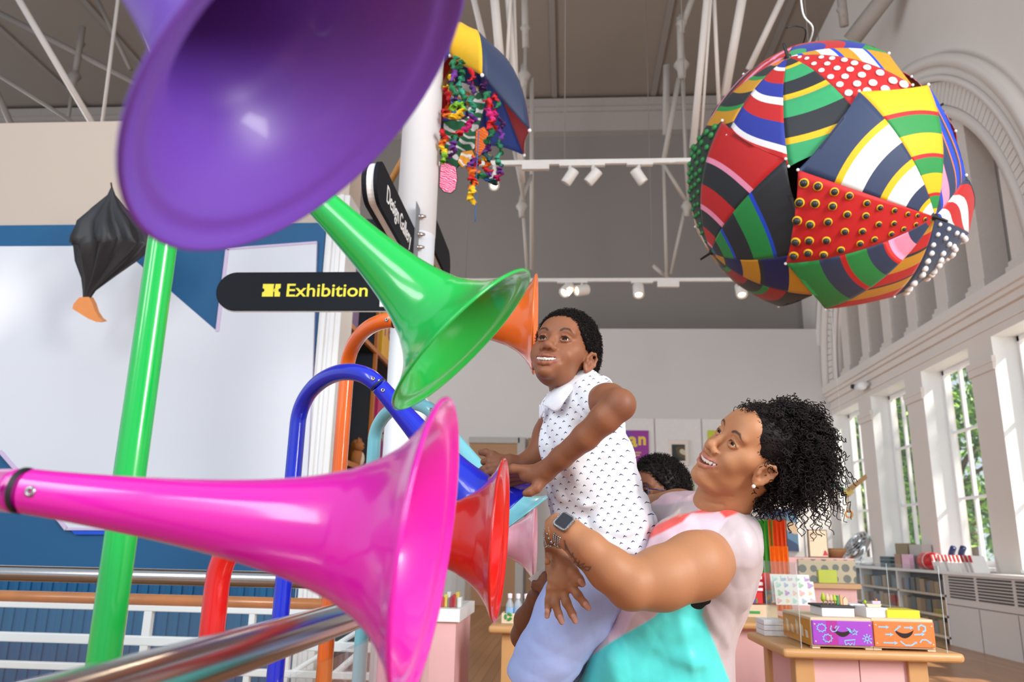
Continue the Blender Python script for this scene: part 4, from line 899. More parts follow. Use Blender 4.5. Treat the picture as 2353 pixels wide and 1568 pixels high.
lp_ = empty('display_plinth', (q1[0], q1[1]+.3, 0), 'pale pink plinth with a clear case between the pink and red horns', 'plinth')
MB().box((q1[0]-.1, q1[1], 0), (q2[0], q1[1]+.6, TZ)).build('cabinet', M_pink, lp_); MB().box((q1[0]-.12, q1[1]-.02, 0), (q1[0]-.06, q1[1]-.001, TZ-.001)).build('corner_post', mat('grey_metal', (140, 136, 134), .5), lp_)
MB().box((q1[0]-.12, q1[1]-.02, TZ), (q2[0]+.02, q1[1]+.62, TZ+.06)).build('tray', M_white, lp_); MB().box((q1[0]-.1, q1[1], TZ+.061), (q2[0], q1[1]+.01, TZ+.26)).build('case_glass', M_gl, lp_); MB().box((q2[0]-.01, q1[1]+.011, TZ+.061), (q2[0], q1[1]+.6, TZ+.26)).build('case_glass', M_gl, lp_)
for k in range(7):
    p = PZ(1003+7*k, 1400, TZ+.06); box_thing('sweet_packet', (p[0], q1[1]+.08+.012*(k % 3), TZ+.0605), (p[0]+.02, q1[1]+.14+.02*(k % 2), TZ+.11+.012*(k % 3)), mat('sweet_%d' % (k % 4), [(200, 40, 40), (230, 200, 60), (220, 220, 220), (150, 40, 60)][k % 4], .5), 'small red, yellow or white packet in the clear case between the horns', 'packet', 'packets in the clear case')
# water bottles in a wooden crate
yb_ = PZ(1150, 1436, TZ)[1]+.12; kb = yb_*1.0/F
def X_(px, y): return PY(px, 1420, y)[0]
cr = empty('wooden_crate', (X_(1178, yb_), yb_, TZ), 'small pale wooden crate with a green recycling symbol holding the bottles', 'crate')
x0, x1 = X_(1153, yb_-.05), X_(1215, yb_-.05); hz = PY(1170, 1408, yb_)[2]
MB().box((x0, yb_-.06, TZ+.001), (x1, yb_-.05, hz)).build('front_board', mat('pale_pine', (222, 204, 176), .6), cr); MB().box((x0, yb_+.05, TZ+.001), (x1, yb_+.06, hz)).build('back_board', mat('pale_pine', (222, 204, 176), .6), cr); MB().box((x0, yb_-.05, TZ+.001), (x0+.01, yb_+.05, hz)).build('side_board', mat('pale_pine', (222, 204, 176), .6), cr); MB().box((x1-.01, yb_-.05, TZ+.001), (x1, yb_+.05, hz)).build('side_board', mat('pale_pine', (222, 204, 176), .6), cr)
gc = PY(1168, 1418, yb_-.062); 
for k in range(3):
    a0 = k*2.094+.3; MB().tube([gc+.014*np.array([math.cos(t), 0, math.sin(t)]) for t in np.linspace(a0, a0+1.6, 8)], [.006]*6+[.008, .001], 8).build('recycling_arrow', mat('recycling_green', (40, 150, 60), .5), cr)
M_bot = mat('clear_bottle', (206, 222, 234), .06, alpha=.4, noise=.02); M_water = mat('pale_bottle_label', (150, 190, 226), .4, noise=.3, scale=40)
for k, px in enumerate((1171, 1190, 1209, 1226)):
    c = np.array([X_(px, yb_), yb_, TZ+.004]); H_ = PY(1190, 1366, yb_)[2]-TZ; r_ = .019*yb_/4
    bt = empty('water_bottle', c, 'clear plastic bottle with a white cap standing in the pine crate', 'bottle', 'bottles in the pine crate')
    MB().lathe(c, (0, 0, 1), [(0, 0), (0, r_), (H_*.6, r_), (H_*.78, r_*.45), (H_*.82, r_*.42)], 16).build('body', M_bot, bt); MB().lathe(c+np.array([0, 0, H_*.25]), (0, 0, 1), [(0, r_*1.02), (H_*.25, r_*1.02)], 16).build('wrapper', M_water, bt)
    MB().lathe(c+np.array([0, 0, H_*.82]), (0, 0, 1), [(0, r_*.55), (H_*.16, r_*.6), (H_*.18, 0)], 14).build('cap', mat('bottle_cap', (236, 220, 226), .5), bt)
# ------------------------------------------------------------------ drawers on the front table
yd = tA[1]+.035
def dw(px, py, y=None): return PY(px, py, yd if y is None else y)
M_ply = mat('birch_ply', (222, 198, 166), .55, noise=.08, scale=8); M_hole = mat('dark_cutout', (40, 28, 24), .8)
def drawer(px0, px1, py0, py1, mf, label, side=None):
    a = dw(px0, py1); b = dw(px1, py0); zt2 = b[2]; r = empty('drawer_unit', ((a[0]+b[0])/2, yd+.2, TZ), label, 'drawer unit')
    zb2 = max(a[2], TZ+.016)
    MB().box((a[0]-.003, yd, zb2-.008), (b[0]+.003, yd+.42, zt2+.01)).build('carcass', M_ply, r, bevel=.003)
    MB().box((a[0], yd-.012, zb2), (b[0], yd-.0005, zt2)).build('drawer_front', mf, r, bevel=.002)
    for x in (a[0]-.002, b[0]-.028):
        for y in (yd+.0, yd+.38): MB().box((x, y, TZ+.001), (x+.03, y+.03, zb2-.009)).build('foot', M_ply, r)
    if side: MB().box((a[0]-.0055, yd+.01, zb2-.004), (a[0]-.003, yd+.41, zt2)).build('painted_side', side, r)
    # crescent handle hole
    cxm = (a[0]+b[0])/2; cz = (zb2+zt2)/2+.004; W_ = (b[0]-a[0])*.16; pts = []
    for t in np.linspace(-1, 1, 13): pts.append((cxm+W_*t, yd-.013, cz+.014*(t*t)))
    lo = [(cxm+W_*t, yd-.013, cz-.018+.026*t*t) for t in np.linspace(1, -1, 13)]
    MB().prism([np.array(p) for p in pts+lo[1:-1]], (0, .0008, 0)).build('handle_hole', M_hole, r)
    for x in (a[0]+.009, b[0]-.009):
        for z in (zb2+.012, zt2-.014): MB().lathe((x, yd-.012, z), (0, -1, 0), [(0, .0035), (.001, .0032), (.0012, 0)], 10).build('screw', M_ply, r)
    return r, a, b, zb2, zt2
M_pur = mat('purple_drawer', (164, 64, 196), .45); M_ora = mat('orange_drawer', (236, 122, 52), .45); M_och = mat('ochre_side', (206, 140, 40), .5); M_cyan = mat('pale_blue_print', (140, 200, 236), .5); M_mag = mat('magenta_band', (176, 36, 150), .45)
r1, a1_, b1_, zb2, zt2 = drawer(1868, 2000, 1429, 1488, M_pur, 'purple drawer unit printed with pale blue clouds and stars', M_och)
r2, a2_, b2_, _, _ = drawer(2009, 2142, 1431, 1491, M_ora, 'orange drawer unit printed with pale blue arrows')
w1_ = b1_[0]-a1_[0]; MB().box((a1_[0]+w1_*.24, yd-.0126, zb2), (a1_[0]+w1_*.42, yd-.012, zt2)).build('magenta_band', M_mag, r1)
def dpt(u, v, A, B): return np.array([A[0]+(B[0]-A[0])*u, yd-.0133, zb2+(zt2-zb2)*(1-v)])
def stroke(pts, A, B, r, par, closed=False, wd=.0035, nm='printed_outline'):
    P_ = [dpt(u, v, A, B) for u, v in pts]
    if closed: P_.append(P_[0])
    mb = MB(); P_ = np.array(P_); n = len(P_); tg = np.array([nrm((P_[(i+1) % n if not closed else (i+1 if i+1 < n else 1)] if i+1 < n or closed else P_[i])-(P_[i-1] if i > 0 else (P_[-2] if closed else P_[0]))) for i in range(n)])
    nn = np.cross(tg, np.array([0, 1., 0]))*wd*.55; vs = [q for i in range(n) for q in (P_[i]+nn[i], P_[i]-nn[i])]
    mb.add(vs, [(2*i, 2*i+1, 2*i+3, 2*i+2) for i in range(n-1)], 0, False)
    return mb.build(nm, M_cyan, par)
def cloud(cx_, cy_, rr, A, B, par, n=9):
    return stroke([(cx_+(rr*(1+.22*math.sin(k*math.pi)))*(1 if k % 2 == 0 else .72)*math.cos(k*math.pi/n), cy_+rr*2.1*(1 if k % 2 == 0 else .72)*math.sin(k*math.pi/n)) for k in range(2*n)], A, B, 0, par, True)
cloud(.15, .3, .085, a1_, b1_, r1); cloud(.24, .72, .085, a1_, b1_, r1)
stroke([(.32, .2), (.3, .35), (.33, .45), (.39, .42), (.45, .2), (.4, .22), (.38, .3)], a1_, b1_, 0, r1)
stroke([(.7+.06*math.cos(k*math.pi/5-1.57)*(1 if k % 2 == 0 else .4), .45+.13*math.sin(k*math.pi/5-1.57)*(1 if k % 2 == 0 else .4)) for k in range(10)], a1_, b1_, 0, r1, True)
for k in range(3): stroke([(.57+.02*k, .28+.07*k), (.64+.02*k, .36+.06*k)], a1_, b1_, 0, r1)
stroke([(.52, .82), (.54, .98), (.58, .9), (.61, .98), (.64, .9), (.67, .98), (.7, .75), (.52, .8)], a1_, b1_, 0, r1)
stroke([(.9+.03*math.cos(t), .7+.08*math.sin(t)) for t in np.linspace(0, 6.28, 14)], a1_, b1_, 0, r1)
for k in range(8): t = k*.785; stroke([(.9+.045*math.cos(t), .7+.12*math.sin(t)), (.9+.08*math.cos(t), .7+.2*math.sin(t))], a1_, b1_, 0, r1)
def arrow(pts, A, B, par, head=.065, wd=.0045):
    stroke(pts, A, B, 0, par, False, wd, 'printed_arrow'); p, q = np.array(pts[-2]), np.array(pts[-1]); d_ = nrm(q-p); n_ = np.array([-d_[1], d_[0]])*np.array([.6, 1.4])
    tri = [q+d_*head*.9, q+n_*head*.8, q-n_*head*.8]; MB().prism([dpt(*t, A, B) for t in tri], (0, .001, 0)).build('printed_arrow', M_cyan, par)
for pts in ([(.08, .2), (.2, .2)], [(.34, .35), (.42, .18)], [(.5, .2), (.6, .2)], [(.18, .5), (.26, .5)], [(.66, .48), (.78, .46)], [(.14, .84), (.32, .84)], [(.42, .76), (.5, .92), (.6, .92), (.66, .82)], [(.74, .8), (.78, .68), (.85, .68), (.9, .78)]): arrow(pts, a2_, b2_, r2)
stroke([(.74, .3), (.74, .15), (.79, .08), (.85, .15), (.85, .3), (.8, .36)], a2_, b2_, 0, r2, False, .006)
for k, (u0, z0_) in enumerate(((.12, .35), (.28, .55), (.45, .7), (.62, .4), (.8, .6))):
    MB().prism([(a1_[0]-.0062, yd+.42*(u0-.05), zb2+.02), (a1_[0]-.0062, yd+.42*(u0+.03), zb2+.02), (a1_[0]-.0062, yd+.42*(u0+.05), zb2+.02+.06*z0_*1.4), (a1_[0]-.0062, yd+.42*(u0-.03), zb2+.02+.06*z0_*1.2)], (.0006, 0, 0)).build('printed_shape', mat('pale_print', (230, 214, 190), .6), r1)
# boxes on top of the drawers
zT = zt2+.0105
def on(px0, px1, py0, py1, y, dep, m, label, name='card_box', cat='box', lid=None):
    a = PY(px0, py1, y); b = PY(px1, py0, y); h = b[2]-a[2]
    return box_thing(name, (a[0], y, zT), (b[0], y+dep, zT+h), m, label, cat, bevel=.002)
M_cardw = mat('white_card', (232, 230, 234), .5)
b0_ = on(1890, 1963, 1406, 1424, yd+.06, .16, M_cardw, 'long white box with a dark lid carrying wooden trees on the purple drawer')
def lid(o_px0, o_px1, y, dep, h, m): pass
a = PY(1888, 1424, yd+.06); b = PY(1964, 1406, yd+.06); h = b[2]-a[2]
box_thing('box_lid', (a[0]-.004, yd+.055, zT+h+.0005), (b[0]+.004, yd+.23, zT+h+.009), mat('charcoal_card', (62, 58, 62), .6), 'charcoal lid of the long white box under the wooden trees', 'lid')
zTT = zT+h+.0095
for k, (px, cc_, hh_, sh, lb) in enumerate([(1893, (170, 190, 40), .05, 'tree', 'lime green wooden tree at the left end of the toy row'), (1903, (232, 196, 160), .045, 'tree', 'natural wooden tree beside the lime green one'), (1911, (224, 186, 150), .043, 'tree', 'plain wooden tree in the middle of the toy row'), (1919, (178, 196, 50), .044, 'tree', 'second lime green wooden tree in the toy row'), (1926, (60, 140, 70), .036, 'block', 'green wooden block in the toy row'), (1934, (216, 170, 120), .04, 'block', 'tan wooden block in the toy row'), (1944, (236, 200, 166), .032, 'house', 'pale wooden house at the right end of the toy row')]):
    y = yd+.12; c = np.array([PY(px, 1400, y)[0], y, zTT]); m = mat('toy_wood_%d' % k, cc_, .5)
    if sh == 'tree': o = MB().lathe(c, (0, 0, 1), [(0, 0), (0, .002), (.012, .002), (.0125, .0065), (hh_*.45, .0095), (hh_*.75, .0065), (hh_*.95, .002), (hh_, 0)], 14).build('wooden_tree', m, None, root_loc=c)
    elif sh == 'block': o = MB().box(c-np.array([.005, .005, 0]), c+np.array([.005, .005, hh_])).build('wooden_block', m, None, bevel=.001, root_loc=c)
    else: o = MB().prism([c+np.array([-.009, 0, 0]), c+np.array([.009, 0, 0]), c+np.array([.009, 0, hh_*.65]), c+np.array([0, 0, hh_]), c+np.array([-.009, 0, hh_*.65])], (0, .012, 0)).build('wooden_house', m, None, root_loc=c)
    tag(o, lb, 'toy')
on(1955, 1988, 1392, 1413, yd+.26, .1, M_cardw, 'white square box standing behind the boxes on the drawers')
on(1992, 2040, 1402, 1424, yd+.05, .15, M_cardw, 'white box carrying the small toy boat on the orange drawer')
a = PY(1992, 1424, yd+.05); b = PY(2040, 1402, yd+.05); zb_ = zT+b[2]-a[2]+.0005
bo = empty('toy_boat', ((a[0]+b[0])/2, yd+.1, zb_), 'small toy boat with lilac cabin on the white box', 'toy'); cxb = (a[0]+b[0])/2
MB().prism([(cxb-.03, yd+.08, zb_+.012), (cxb-.024, yd+.08, zb_), (cxb+.026, yd+.08, zb_), (cxb+.032, yd+.08, zb_+.012)], (0, .025, 0)).build('hull', M_ply, bo, bevel=.002); MB().box((cxb-.002, yd+.085, zb_+.0125), (cxb+.03, yd+.1, zb_+.024)).build('cabin', mat('lilac_toy', (210, 190, 226), .5), bo); MB().sph((cxb-.03, yd+.092, zb_+.019), .007, 10).build('lime_ball', mat('lime_toy', (160, 200, 50), .5), bo); MB().cyl((cxb+.016, yd+.092, zb_+.024), (cxb+.016, yd+.092, zb_+.032), .004, 8).build('funnel', mat('orange_toy', (236, 130, 40), .5), bo)
on(2040, 2114, 1410, 1428, yd+.04, .14, mat('yellow_card', (222, 208, 30), .5), 'bright yellow flat box on the orange drawer')
a = PY(2060, 1410, yd+.1); b = PY(2118, 1404, yd+.1)
y0_ = yd+.2; wb_ = empty('white_papers', PZ(1790, 1455, TZ+.002), 'stack of white boxes on the left end of the front table', 'box stack')
w0 = PZ(1757, 1462, TZ+.001)
for k in range(3): MB().box((w0[0], w0[1], TZ+.001+.023*k), (w0[0]+.10, w0[1]+.16, TZ+.0225+.023*k)).build('flat_box', M_cardw, wb_, bevel=.002)
# perspex screen around the drawers
sc2 = empty('perspex_screen', (a1_[0]-.03, yd+.2, TZ), 'clear perspex screen standing on the front table around the drawers', 'screen')
zs_ = PY(1800, 1290, yd+.5)[2]
MB().box((a1_[0]-.055, yd-.03, TZ+.001), (a1_[0]-.05, yd+.5, zs_)).build('side_panel', M_gl, sc2); MB().box((a1_[0]-.05, yd+.495, TZ+.001), (b2_[0]+.03, yd+.5, zs_)).build('back_panel', M_gl, sc2); MB().box((b2_[0]+.03, yd-.03, TZ+.001), (b2_[0]+.035, yd+.5, zs_)).build('side_panel', M_gl, sc2)
for (x, y) in ((a1_[0]-.0525, yd-.03), (b2_[0]+.0325, yd-.03), (a1_[0]-.0525, yd+.4975), (b2_[0]+.0325, yd+.4975)): MB().box((x-.0015, y-.0015, TZ+.001), (x+.0015, y+.0015, zs_)).build('panel_edge', mat('perspex_edge', (220, 230, 234), .2, alpha=.3), sc2)
# ------------------------------------------------------------------ red packs, sticker books and coloured paper rolls behind
yr_ = PZ(1700, 1424, TZ)[1]+.2
def rb(px0, px1, py0, py1, y, dep): a = PY(px0, py1, y); b = PY(px1, py0, y); return a, b, dep
for k, (p0, p1, t0_, t1_, lb) in enumerate([(1716, 1752, 1362, 1388, 'bottom red pack with coloured pencils on the front'), (1730, 1754, 1350, 1361, 'second red pack above the pencils pack'), (1732, 1754, 1336, 1349, 'third red pack from the bottom in the steps'), (1734, 1752, 1322, 1335, 'top left red pack in the stepped stack'), (1756, 1780, 1318, 1390, 'tall red pack with a landscape picture beside the sticker books')]):
    a, b, dp = rb(p0, p1, t0_, t1_, yr_+.03*k, .1); z0 = PY(1716, 1389, yr_+.03*k)[2]; o = empty('red_pack', ((a[0]+b[0])/2, yr_+.03*k+.05, a[2]), lb, 'pack')
    MB().box((a[0], yr_+.03*k, a[2]+.001), (b[0], yr_+.03*k+.1 if k == 4 else yr_+.15, b[2])).build('carton', mat('pack_red', (206, 26, 30), .4), o, bevel=.002)
    if k == 0:
        for j, cc_ in enumerate([(230, 190, 40), (230, 120, 40), (80, 160, 200), (40, 90, 180), (60, 150, 80)]): MB().box((a[0]+.005+.012*j, yr_-.003, a[2]+.004), (a[0]+.013+.012*j, yr_-.0002, a[2]+.03)).build('printed_pencil', mat('pencil_%d' % j, cc_, .5), o)
    elif k == 4: MB().box((a[0]+.006, yr_+.117, a[2]+.01), (b[0]-.006, yr_+.1195, a[2]+.08)).build('printed_scene', blotch('pack_scene', [(240, 230, 200), (120, 170, 80), (90, 150, 200), (220, 180, 90)], 30), o)
    else: MB().box((a[0]+.02, yr_+.03*k-.002, a[2]+.008), (b[0]-.004, yr_+.03*k-.0003, b[2]-.006)).build('logo_band', M_white, o)
a, b, _ = rb(1714, 1786, 1394, 1412, yr_-.03, .2)
o = empty('pine_tray', ((a[0]+b[0])/2, yr_, TZ), 'pine display tray with a green and white band under the red packs', 'tray')
MB().box((a[0], yr_-.03, TZ+.001), (b[0], yr_+.3, a[2]+.0)).build('base', M_ply, o) if a[2] > TZ+.01 else None
MB().box((a[0], yr_-.03, max(TZ+.001, a[2])), (b[0], yr_+.3, PY(1716, 1389.5, yr_)[2])).build('box', M_ply, o)
MB().box((a[0]+.02, yr_-.033, a[2]+.004), (a[0]+.08, yr_-.0302, a[2]+.018)).build('green_band', mat('green_print', (50, 150, 70), .5), o)
for k, (p0, p1, t0_, t1_, y, lb) in enumerate([(1784, 1872, 1338, 1390, yr_-.08, 'front sticker book with animals and plants on a white cover'), (1776, 1862, 1322, 1385, yr_-.04, 'rear sticker book showing its white top edge')]):
    a, b, _ = rb(p0, p1, t0_, t1_, y, .01); c0 = np.array([a[0], y, a[2]])
    o = empty('sticker_book', ((a[0]+b[0])/2, y, a[2]), lb, 'book'); tl = np.array([0, .03, 0])
    MB().prism([c0, c0+np.array([b[0]-a[0], 0, 0]), np.array([b[0], y+.03, b[2]]), np.array([a[0], y+.03, b[2]])], (0, .008, 0)).build('cover', mat('sticker_cover', (236, 232, 226), .5), o)
    cl_ = [(232, 176, 172), (240, 204, 150), (180, 216, 206), (170, 184, 206), (216, 186, 198), (160, 196, 160), (190, 150, 200), (236, 196, 180)]
    for j in range(15):
        u, v = (j % 5+.5+RNG.uniform(-.15, .15))/5, (j//5+.5)/3; s_ = .075
        pc_ = c0+np.array([(b[0]-a[0])*u, -.0012+.03*v, (b[2]-a[2])*v]); rr = (b[0]-a[0])*s_*RNG.uniform(.6, 1); nn_ = 7
        MB().prism([pc_+np.array([rr*(1+.3*math.cos(3*t))*math.cos(t), .3*rr*math.sin(t), rr*(1+.3*math.cos(3*t))*math.sin(t)]) for t in np.linspace(0, 6.28, 13)[:-1]], (0, .001, 0)).build('printed_sticker', mat('sticker_%d' % (j % 8), cl_[j % 8], .5), o)
for k, (p0, p1, t0_, t1_, cc_, lb) in enumerate([(1744, 1775, 1196, 1330, (70, 150, 50), 'green pleated paper hanging beside the woman'), (1770, 1804, 1196, 1300, (214, 74, 20), 'orange pleated paper hanging beside the green one'), (1772, 1810, 1256, 1320, (246, 130, 30), 'bright orange pleated paper in front of the darker orange one')]):
    y = yr_+.513-.02*(k == 2); a, b, _ = rb(p0, p1, t0_, t1_, y, .05); a[2] = TZ+.001 if k == 2 else a[2]; n = 25; v0 = []; 
    top = [np.array([a[0]+(b[0]-a[0])*i/n, y+(.012 if i % 2 else 0), b[2]]) for i in range(n+1)]; bot = [np.array([p[0]+.01*math.sin(i), p[1], a[2]]) for i, p in enumerate(top)]
    mb = MB(); mb.add(top+bot, [(i, i+1, n+2+i, n+1+i) for i in range(n)], 0, False); o = mb.build('pleated_paper', mat('paper_%d' % k, cc_, .6, noise=.15, scale=40), None, root_loc=((a[0]+b[0])/2, y, a[2])); sd = o.modifiers.new('thick', 'SOLIDIFY'); sd.thickness = .004; tag(o, lb, 'paper')
fd_ = empty('paper_stand', (PY(1775, 1300, yr_+.55)[0], yr_+.56, TZ), 'dark stand carrying the pleated papers', 'stand')
a, b, _ = rb(1746, 1806, 1192, 1400, yr_+.55, .02); MB().box((a[0], yr_+.545, TZ+.001), (a[0]+.02, yr_+.57, b[2])).build('upright', M_dark, fd_); MB().box((b[0]-.02, yr_+.545, TZ+.001), (b[0], yr_+.57, b[2])).build('upright', M_dark, fd_); MB().box((a[0], yr_+.53, b[2]-.01), (b[0], yr_+.57, b[2]+.01)).build('crossbar', M_dark, fd_); MB().box((a[0], yr_+.545, TZ+.001), (b[0], yr_+.57, TZ+.3)).build('back_board', M_dark, fd_)
# till counter with patterned front at the back, framed notice and basket on it
YT_ = 6.2; a = PY(1868, 1340, YT_); b = PY(1962, 1283, YT_); z0 = PY(1900, 1283, YT_)[2]
tl = empty('till_counter', ((a[0]+b[0])/2, YT_+.3, 0), 'low counter with a grey scalloped pattern front behind the perspex', 'counter')
MB().box((a[0]-.3, YT_, 0), (b[0], YT_+.6, z0)).build('body', M_pink, tl)
pm_ = mat('scallop_print', (196, 180, 150), .6); nt = pm_.node_tree; tcn = nt.nodes.new('ShaderNodeTexCoord'); vo = nt.nodes.new('ShaderNodeTexVoronoi'); vo.inputs['Scale'].default_value = 13; vo.inputs['Randomness'].default_value = .15; rp = nt.nodes.new('ShaderNodeValToRGB'); rp.color_ramp.interpolation = 'CONSTANT'; rp.color_ramp.elements[0].color = lin((112, 112, 104)); rp.color_ramp.elements[1].color = lin((196, 180, 150)); rp.color_ramp.elements[1].position = .42
nt.links.new(tcn.outputs['Object'], vo.inputs['Vector']); nt.links.new(vo.outputs['Distance'], rp.inputs[0]); nt.links.new(rp.outputs[0], nt.nodes['Principled BSDF'].inputs['Base Color'])
MB().box((a[0]-.1, YT_-.02, PY(1900, 1340, YT_)[2]), (b[0], YT_-.001, z0-.01)).build('patterned_front', pm_, tl); MB().box((a[0]-.12, YT_-.05, PY(1900, 1352, YT_)[2]), (b[0]+.02, YT_-.0, PY(1900, 1341, YT_)[2])).build('ledge', M_beech, tl)
nz = empty('framed_notice', (PY(1880, 1271, YT_+.1)[0], YT_+.1, z0), 'cream notice in a thin frame standing on the patterned counter', 'notice')
a = PY(1860, 1280, YT_+.1); b = PY(1900, 1218, YT_+.1); MB().box((a[0], YT_+.1, z0+.001), (b[0], YT_+.13, b[2])).build('frame', mat('bronze_frame', (140, 120, 96), .5), nz, bevel=.003); MB().box((a[0]+.008, YT_+.098, z0+.01), (b[0]-.008, YT_+.1, b[2]-.008)).build('sheet', mat('cream_sheet', (246, 220, 186), .6), nz)
for k, (u0, u1, v) in enumerate(((.1, .35, .86), (.1, .7, .8), (.1, .3, .68), (.1, .3, .58))): MB().box((a[0]+(b[0]-a[0])*u0, YT_+.097, z0+(b[2]-z0)*v), (a[0]+(b[0]-a[0])*u1, YT_+.098, z0+(b[2]-z0)*(v+.025))).build('printed_line', mat('sepia_print', (150, 120, 100), .6), nz)
MB().prism([np.array([a[0]+(b[0]-a[0])*u, YT_+.097, z0+(b[2]-z0)*v]) for u, v in ((.68, .08), (.95, .08), (.9, .2), (.84, .27), (.76, .24), (.74, .16))], (0, .001, 0)).build('red_stamp', mat('red_stamp', (206, 60, 80), .6), nz)
ba = empty('paper_basket', (PY(1918, 1275, YT_+.2)[0], YT_+.2, z0), 'brown crumpled paper basket beside the framed notice', 'basket')
c = np.array(ba.location)+np.array([0, 0, .002]); mb = MB(); mb.lathe(c, (0, 0, 1), [(0, 0), (0, .05), (.04, .08), (.07, .095), (.06, .08), (.01, .045)], 11); mb.build('basket', mat('kraft_paper', (150, 106, 66), .7), ba)
lm_ = tag(box_thing('lime_box', (PY(1882, 1340, YT_-.045)[0], YT_-.045, PY(1900, 1340.5, YT_)[2]), (PY(1925, 1340, YT_-.045)[0], YT_-.021, PY(1900, 1310, YT_-.045)[2]), mat('lime_box', (198, 206, 40), .5), 'lime green box with a dark window on the ledge of the patterned counter', 'box'), None, None)
# ------------------------------------------------------------------ toy shelves on the side wall by the column
XSH = -1.9; bk = empty('toy_shelves', (XSH-.2, 7.6, 0), 'tall dark toy shelves with orange wooden boards beyond the white pilaster', 'shelves')
M_sb = mat('orange_shelf_wood', (190, 112, 50), .5, noise=.15, scale=8); M_bkd = mat('blue_black_back', (34, 40, 52), .6)
Y0s, Y1s = YL+.38, 9.3
MB().box((XSH-.42, Y0s, 0), (XSH-.36, Y1s, 4.4)).build('back', M_bkd, bk)
zz = [PX(800, 742, XSH)[2], PX(790, 1060, XSH)[2]]
zz = [3.55, 2.75, 1.95, 1.12, .4]
for z in (PX(830, 770, XSH)[2], PX(830, 1075, XSH)[2], PX(830, 770, XSH)[2]+1.0, .45): sh_ = MB().box((XSH-.36, Y0s, z-.018), (XSH-.03, Y1s, z+.018)).build('shelf', M_bkd, bk); MB().box((XSH-.03, Y0s, z-.025), (XSH, Y1s, z+.02)).build('shelf_edge', M_sb, sh_)
zS1 = PX(830, 770, XSH)[2]+.02; zS0 = PX(830, 1075, XSH)[2]+.02
for px in (868,): y = PX(px, 800, XSH)[1]; dv_ = MB().box((XSH-.36, y-.018, 0), (XSH-.032, y+.018, 4.4)).build('divider', M_bkd, bk); MB().box((XSH-.032, y-.03, 0), (XSH-.002, y+.03, 4.4)).build('divider_edge', M_sb, dv_)
for px in (820, 843): y = PX(px, 900, XSH-.3)[1]; MB().box((XSH-.355, y-.008, zS0), (XSH-.34, y+.008, zS1-.04)).build('light_strip', mat('dim_gold_strip', (120, 104, 70), .5), bk)
def shelf_item(name, px0, px1, zlo, h, cc_, label, cat, dx=.05, txt=None, tc_=None, th=.05):
    y0, y1 = PX(px0, 900, XSH-dx)[1], PX(px1, 900, XSH-dx)[1]; o = empty(name, (XSH-dx-th/2, (y0+y1)/2, zlo), label, cat)
    MB().box((XSH-dx-th, y0, zlo+.001), (XSH-dx, y1, zlo+h)).build('card', mat(name+'_%d_%d' % (px0, px1), cc_, .5, noise=.15, scale=5), o, bevel=.003)
    if txt:
        for i, ch in enumerate(txt): text_part('lettering', ch, o, (XSH-dx+.001, y0+(y1-y0)*(.15+.38*i), zlo+h*.45), ey, ez, (y1-y0)*.85, mat('violet_print', (130, 40, 130), .5), .001, bold=.006)
    return o
shelf_item('toy_poster', 776, 797, zS0+.02, .95, (206, 184, 40), 'yellow toy poster standing at the left end of the shelves', 'poster', dx=.24)
shelf_item('toy_poster', 785, 812, zS1, .75, (92, 44, 130), 'purple toy board on the upper shelf', 'poster')
shelf_item('toy_poster', 871, 893, zS1, .62, (236, 178, 36), 'yellow board with violet letters right of the shelf divider', 'poster', txt='le')
shelf_item('toy_poster', 871, 897, zS0+.45, .4, (206, 40, 110), 'pink board right of the shelf divider', 'poster')
shelf_item('toy_poster', 871, 897, zS0+.02, .34, (190, 90, 40), 'orange board with violet letters below the pink one', 'poster', txt='no')
def squirrel(px, s, label):
    y = PX(px, 1000, XSH-.1)[1]; c = np.array([XSH-.1, y, zS0]); o = empty('squirrel_toy', c, label, 'soft toy'); mf = mat('squirrel_fur', (176, 110, 60), .8, bump=.3, scale=120); mw = mat('cream_fur', (226, 206, 180), .8, bump=.3, scale=120)
    MB().sph(c+np.array([0, 0, .09])*s, (.06*s, .06*s, .09*s), 16).build('body', mf, o); MB().sph(c+np.array([.035, .01, .08])*s, (.035*s, .045*s, .07*s), 14).build('belly', mw, o); MB().sph(c+np.array([.02, -.02, .2])*s, (.05*s, .055*s, .048*s), 16).build('head', mf, o)
    for q in (-1, 1): MB().lathe(c+np.array([.02+.0, -.02+.03*q, .235])*s, (0, .2*q, 1), [(0, .016*s), (.03*s, .01*s), (.05*s, 0)], 8).build('ear', mf, o)
    MB().tube(smooth_path([c+np.array(p)*s for p in ((-.05, .06, .02), (-.07, .12, .1), (-.05, .12, .22), (-.04, .08, .26))], 6), [v*s for v in np.interp(np.linspace(0, 1, 19), [0, .4, .8, 1], [.03, .06, .055, .02])], 12).build('tail', mf, o)
    MB().sph(c+np.array([.07, -.04, .2])*s, .008*s, 8).build('nose', M_rubber, o)
squirrel(824, 1.0, 'brown squirrel soft toy sitting right of the orange pole'); squirrel(768, .9, 'brown squirrel soft toy half hidden behind the white pilaster')
for px, cc_, lb in ((782, (236, 190, 40), 'yellow duck toy low on the shelves between the horn poles'), (800, (206, 60, 60), 'red toy low on the shelves beside the yellow duck')):
    y = PX(px, 1360, XSH-.1)[1]; c = np.array([XSH-.1, y, .4705]); o = empty('duck_toy' if 'duck' in lb else 'ball_toy', c, lb, 'toy'); m = mat('toy_'+str(px), cc_, .5)
    MB().sph(c+np.array([0, 0, .07]), (.08, .1, .07), 14).build('body', m, o); MB().sph(c+np.array([.0, -.05, .17]), .055, 14).build('head', m, o)
    if 'duck' in lb: MB().lathe(c+np.array([.03, -.09, .165]), (.5, -1, 0), [(0, .02), (.04, .004), (.042, 0)], 10).build('beak', mat('beak_orange', (236, 120, 30), .5), o)
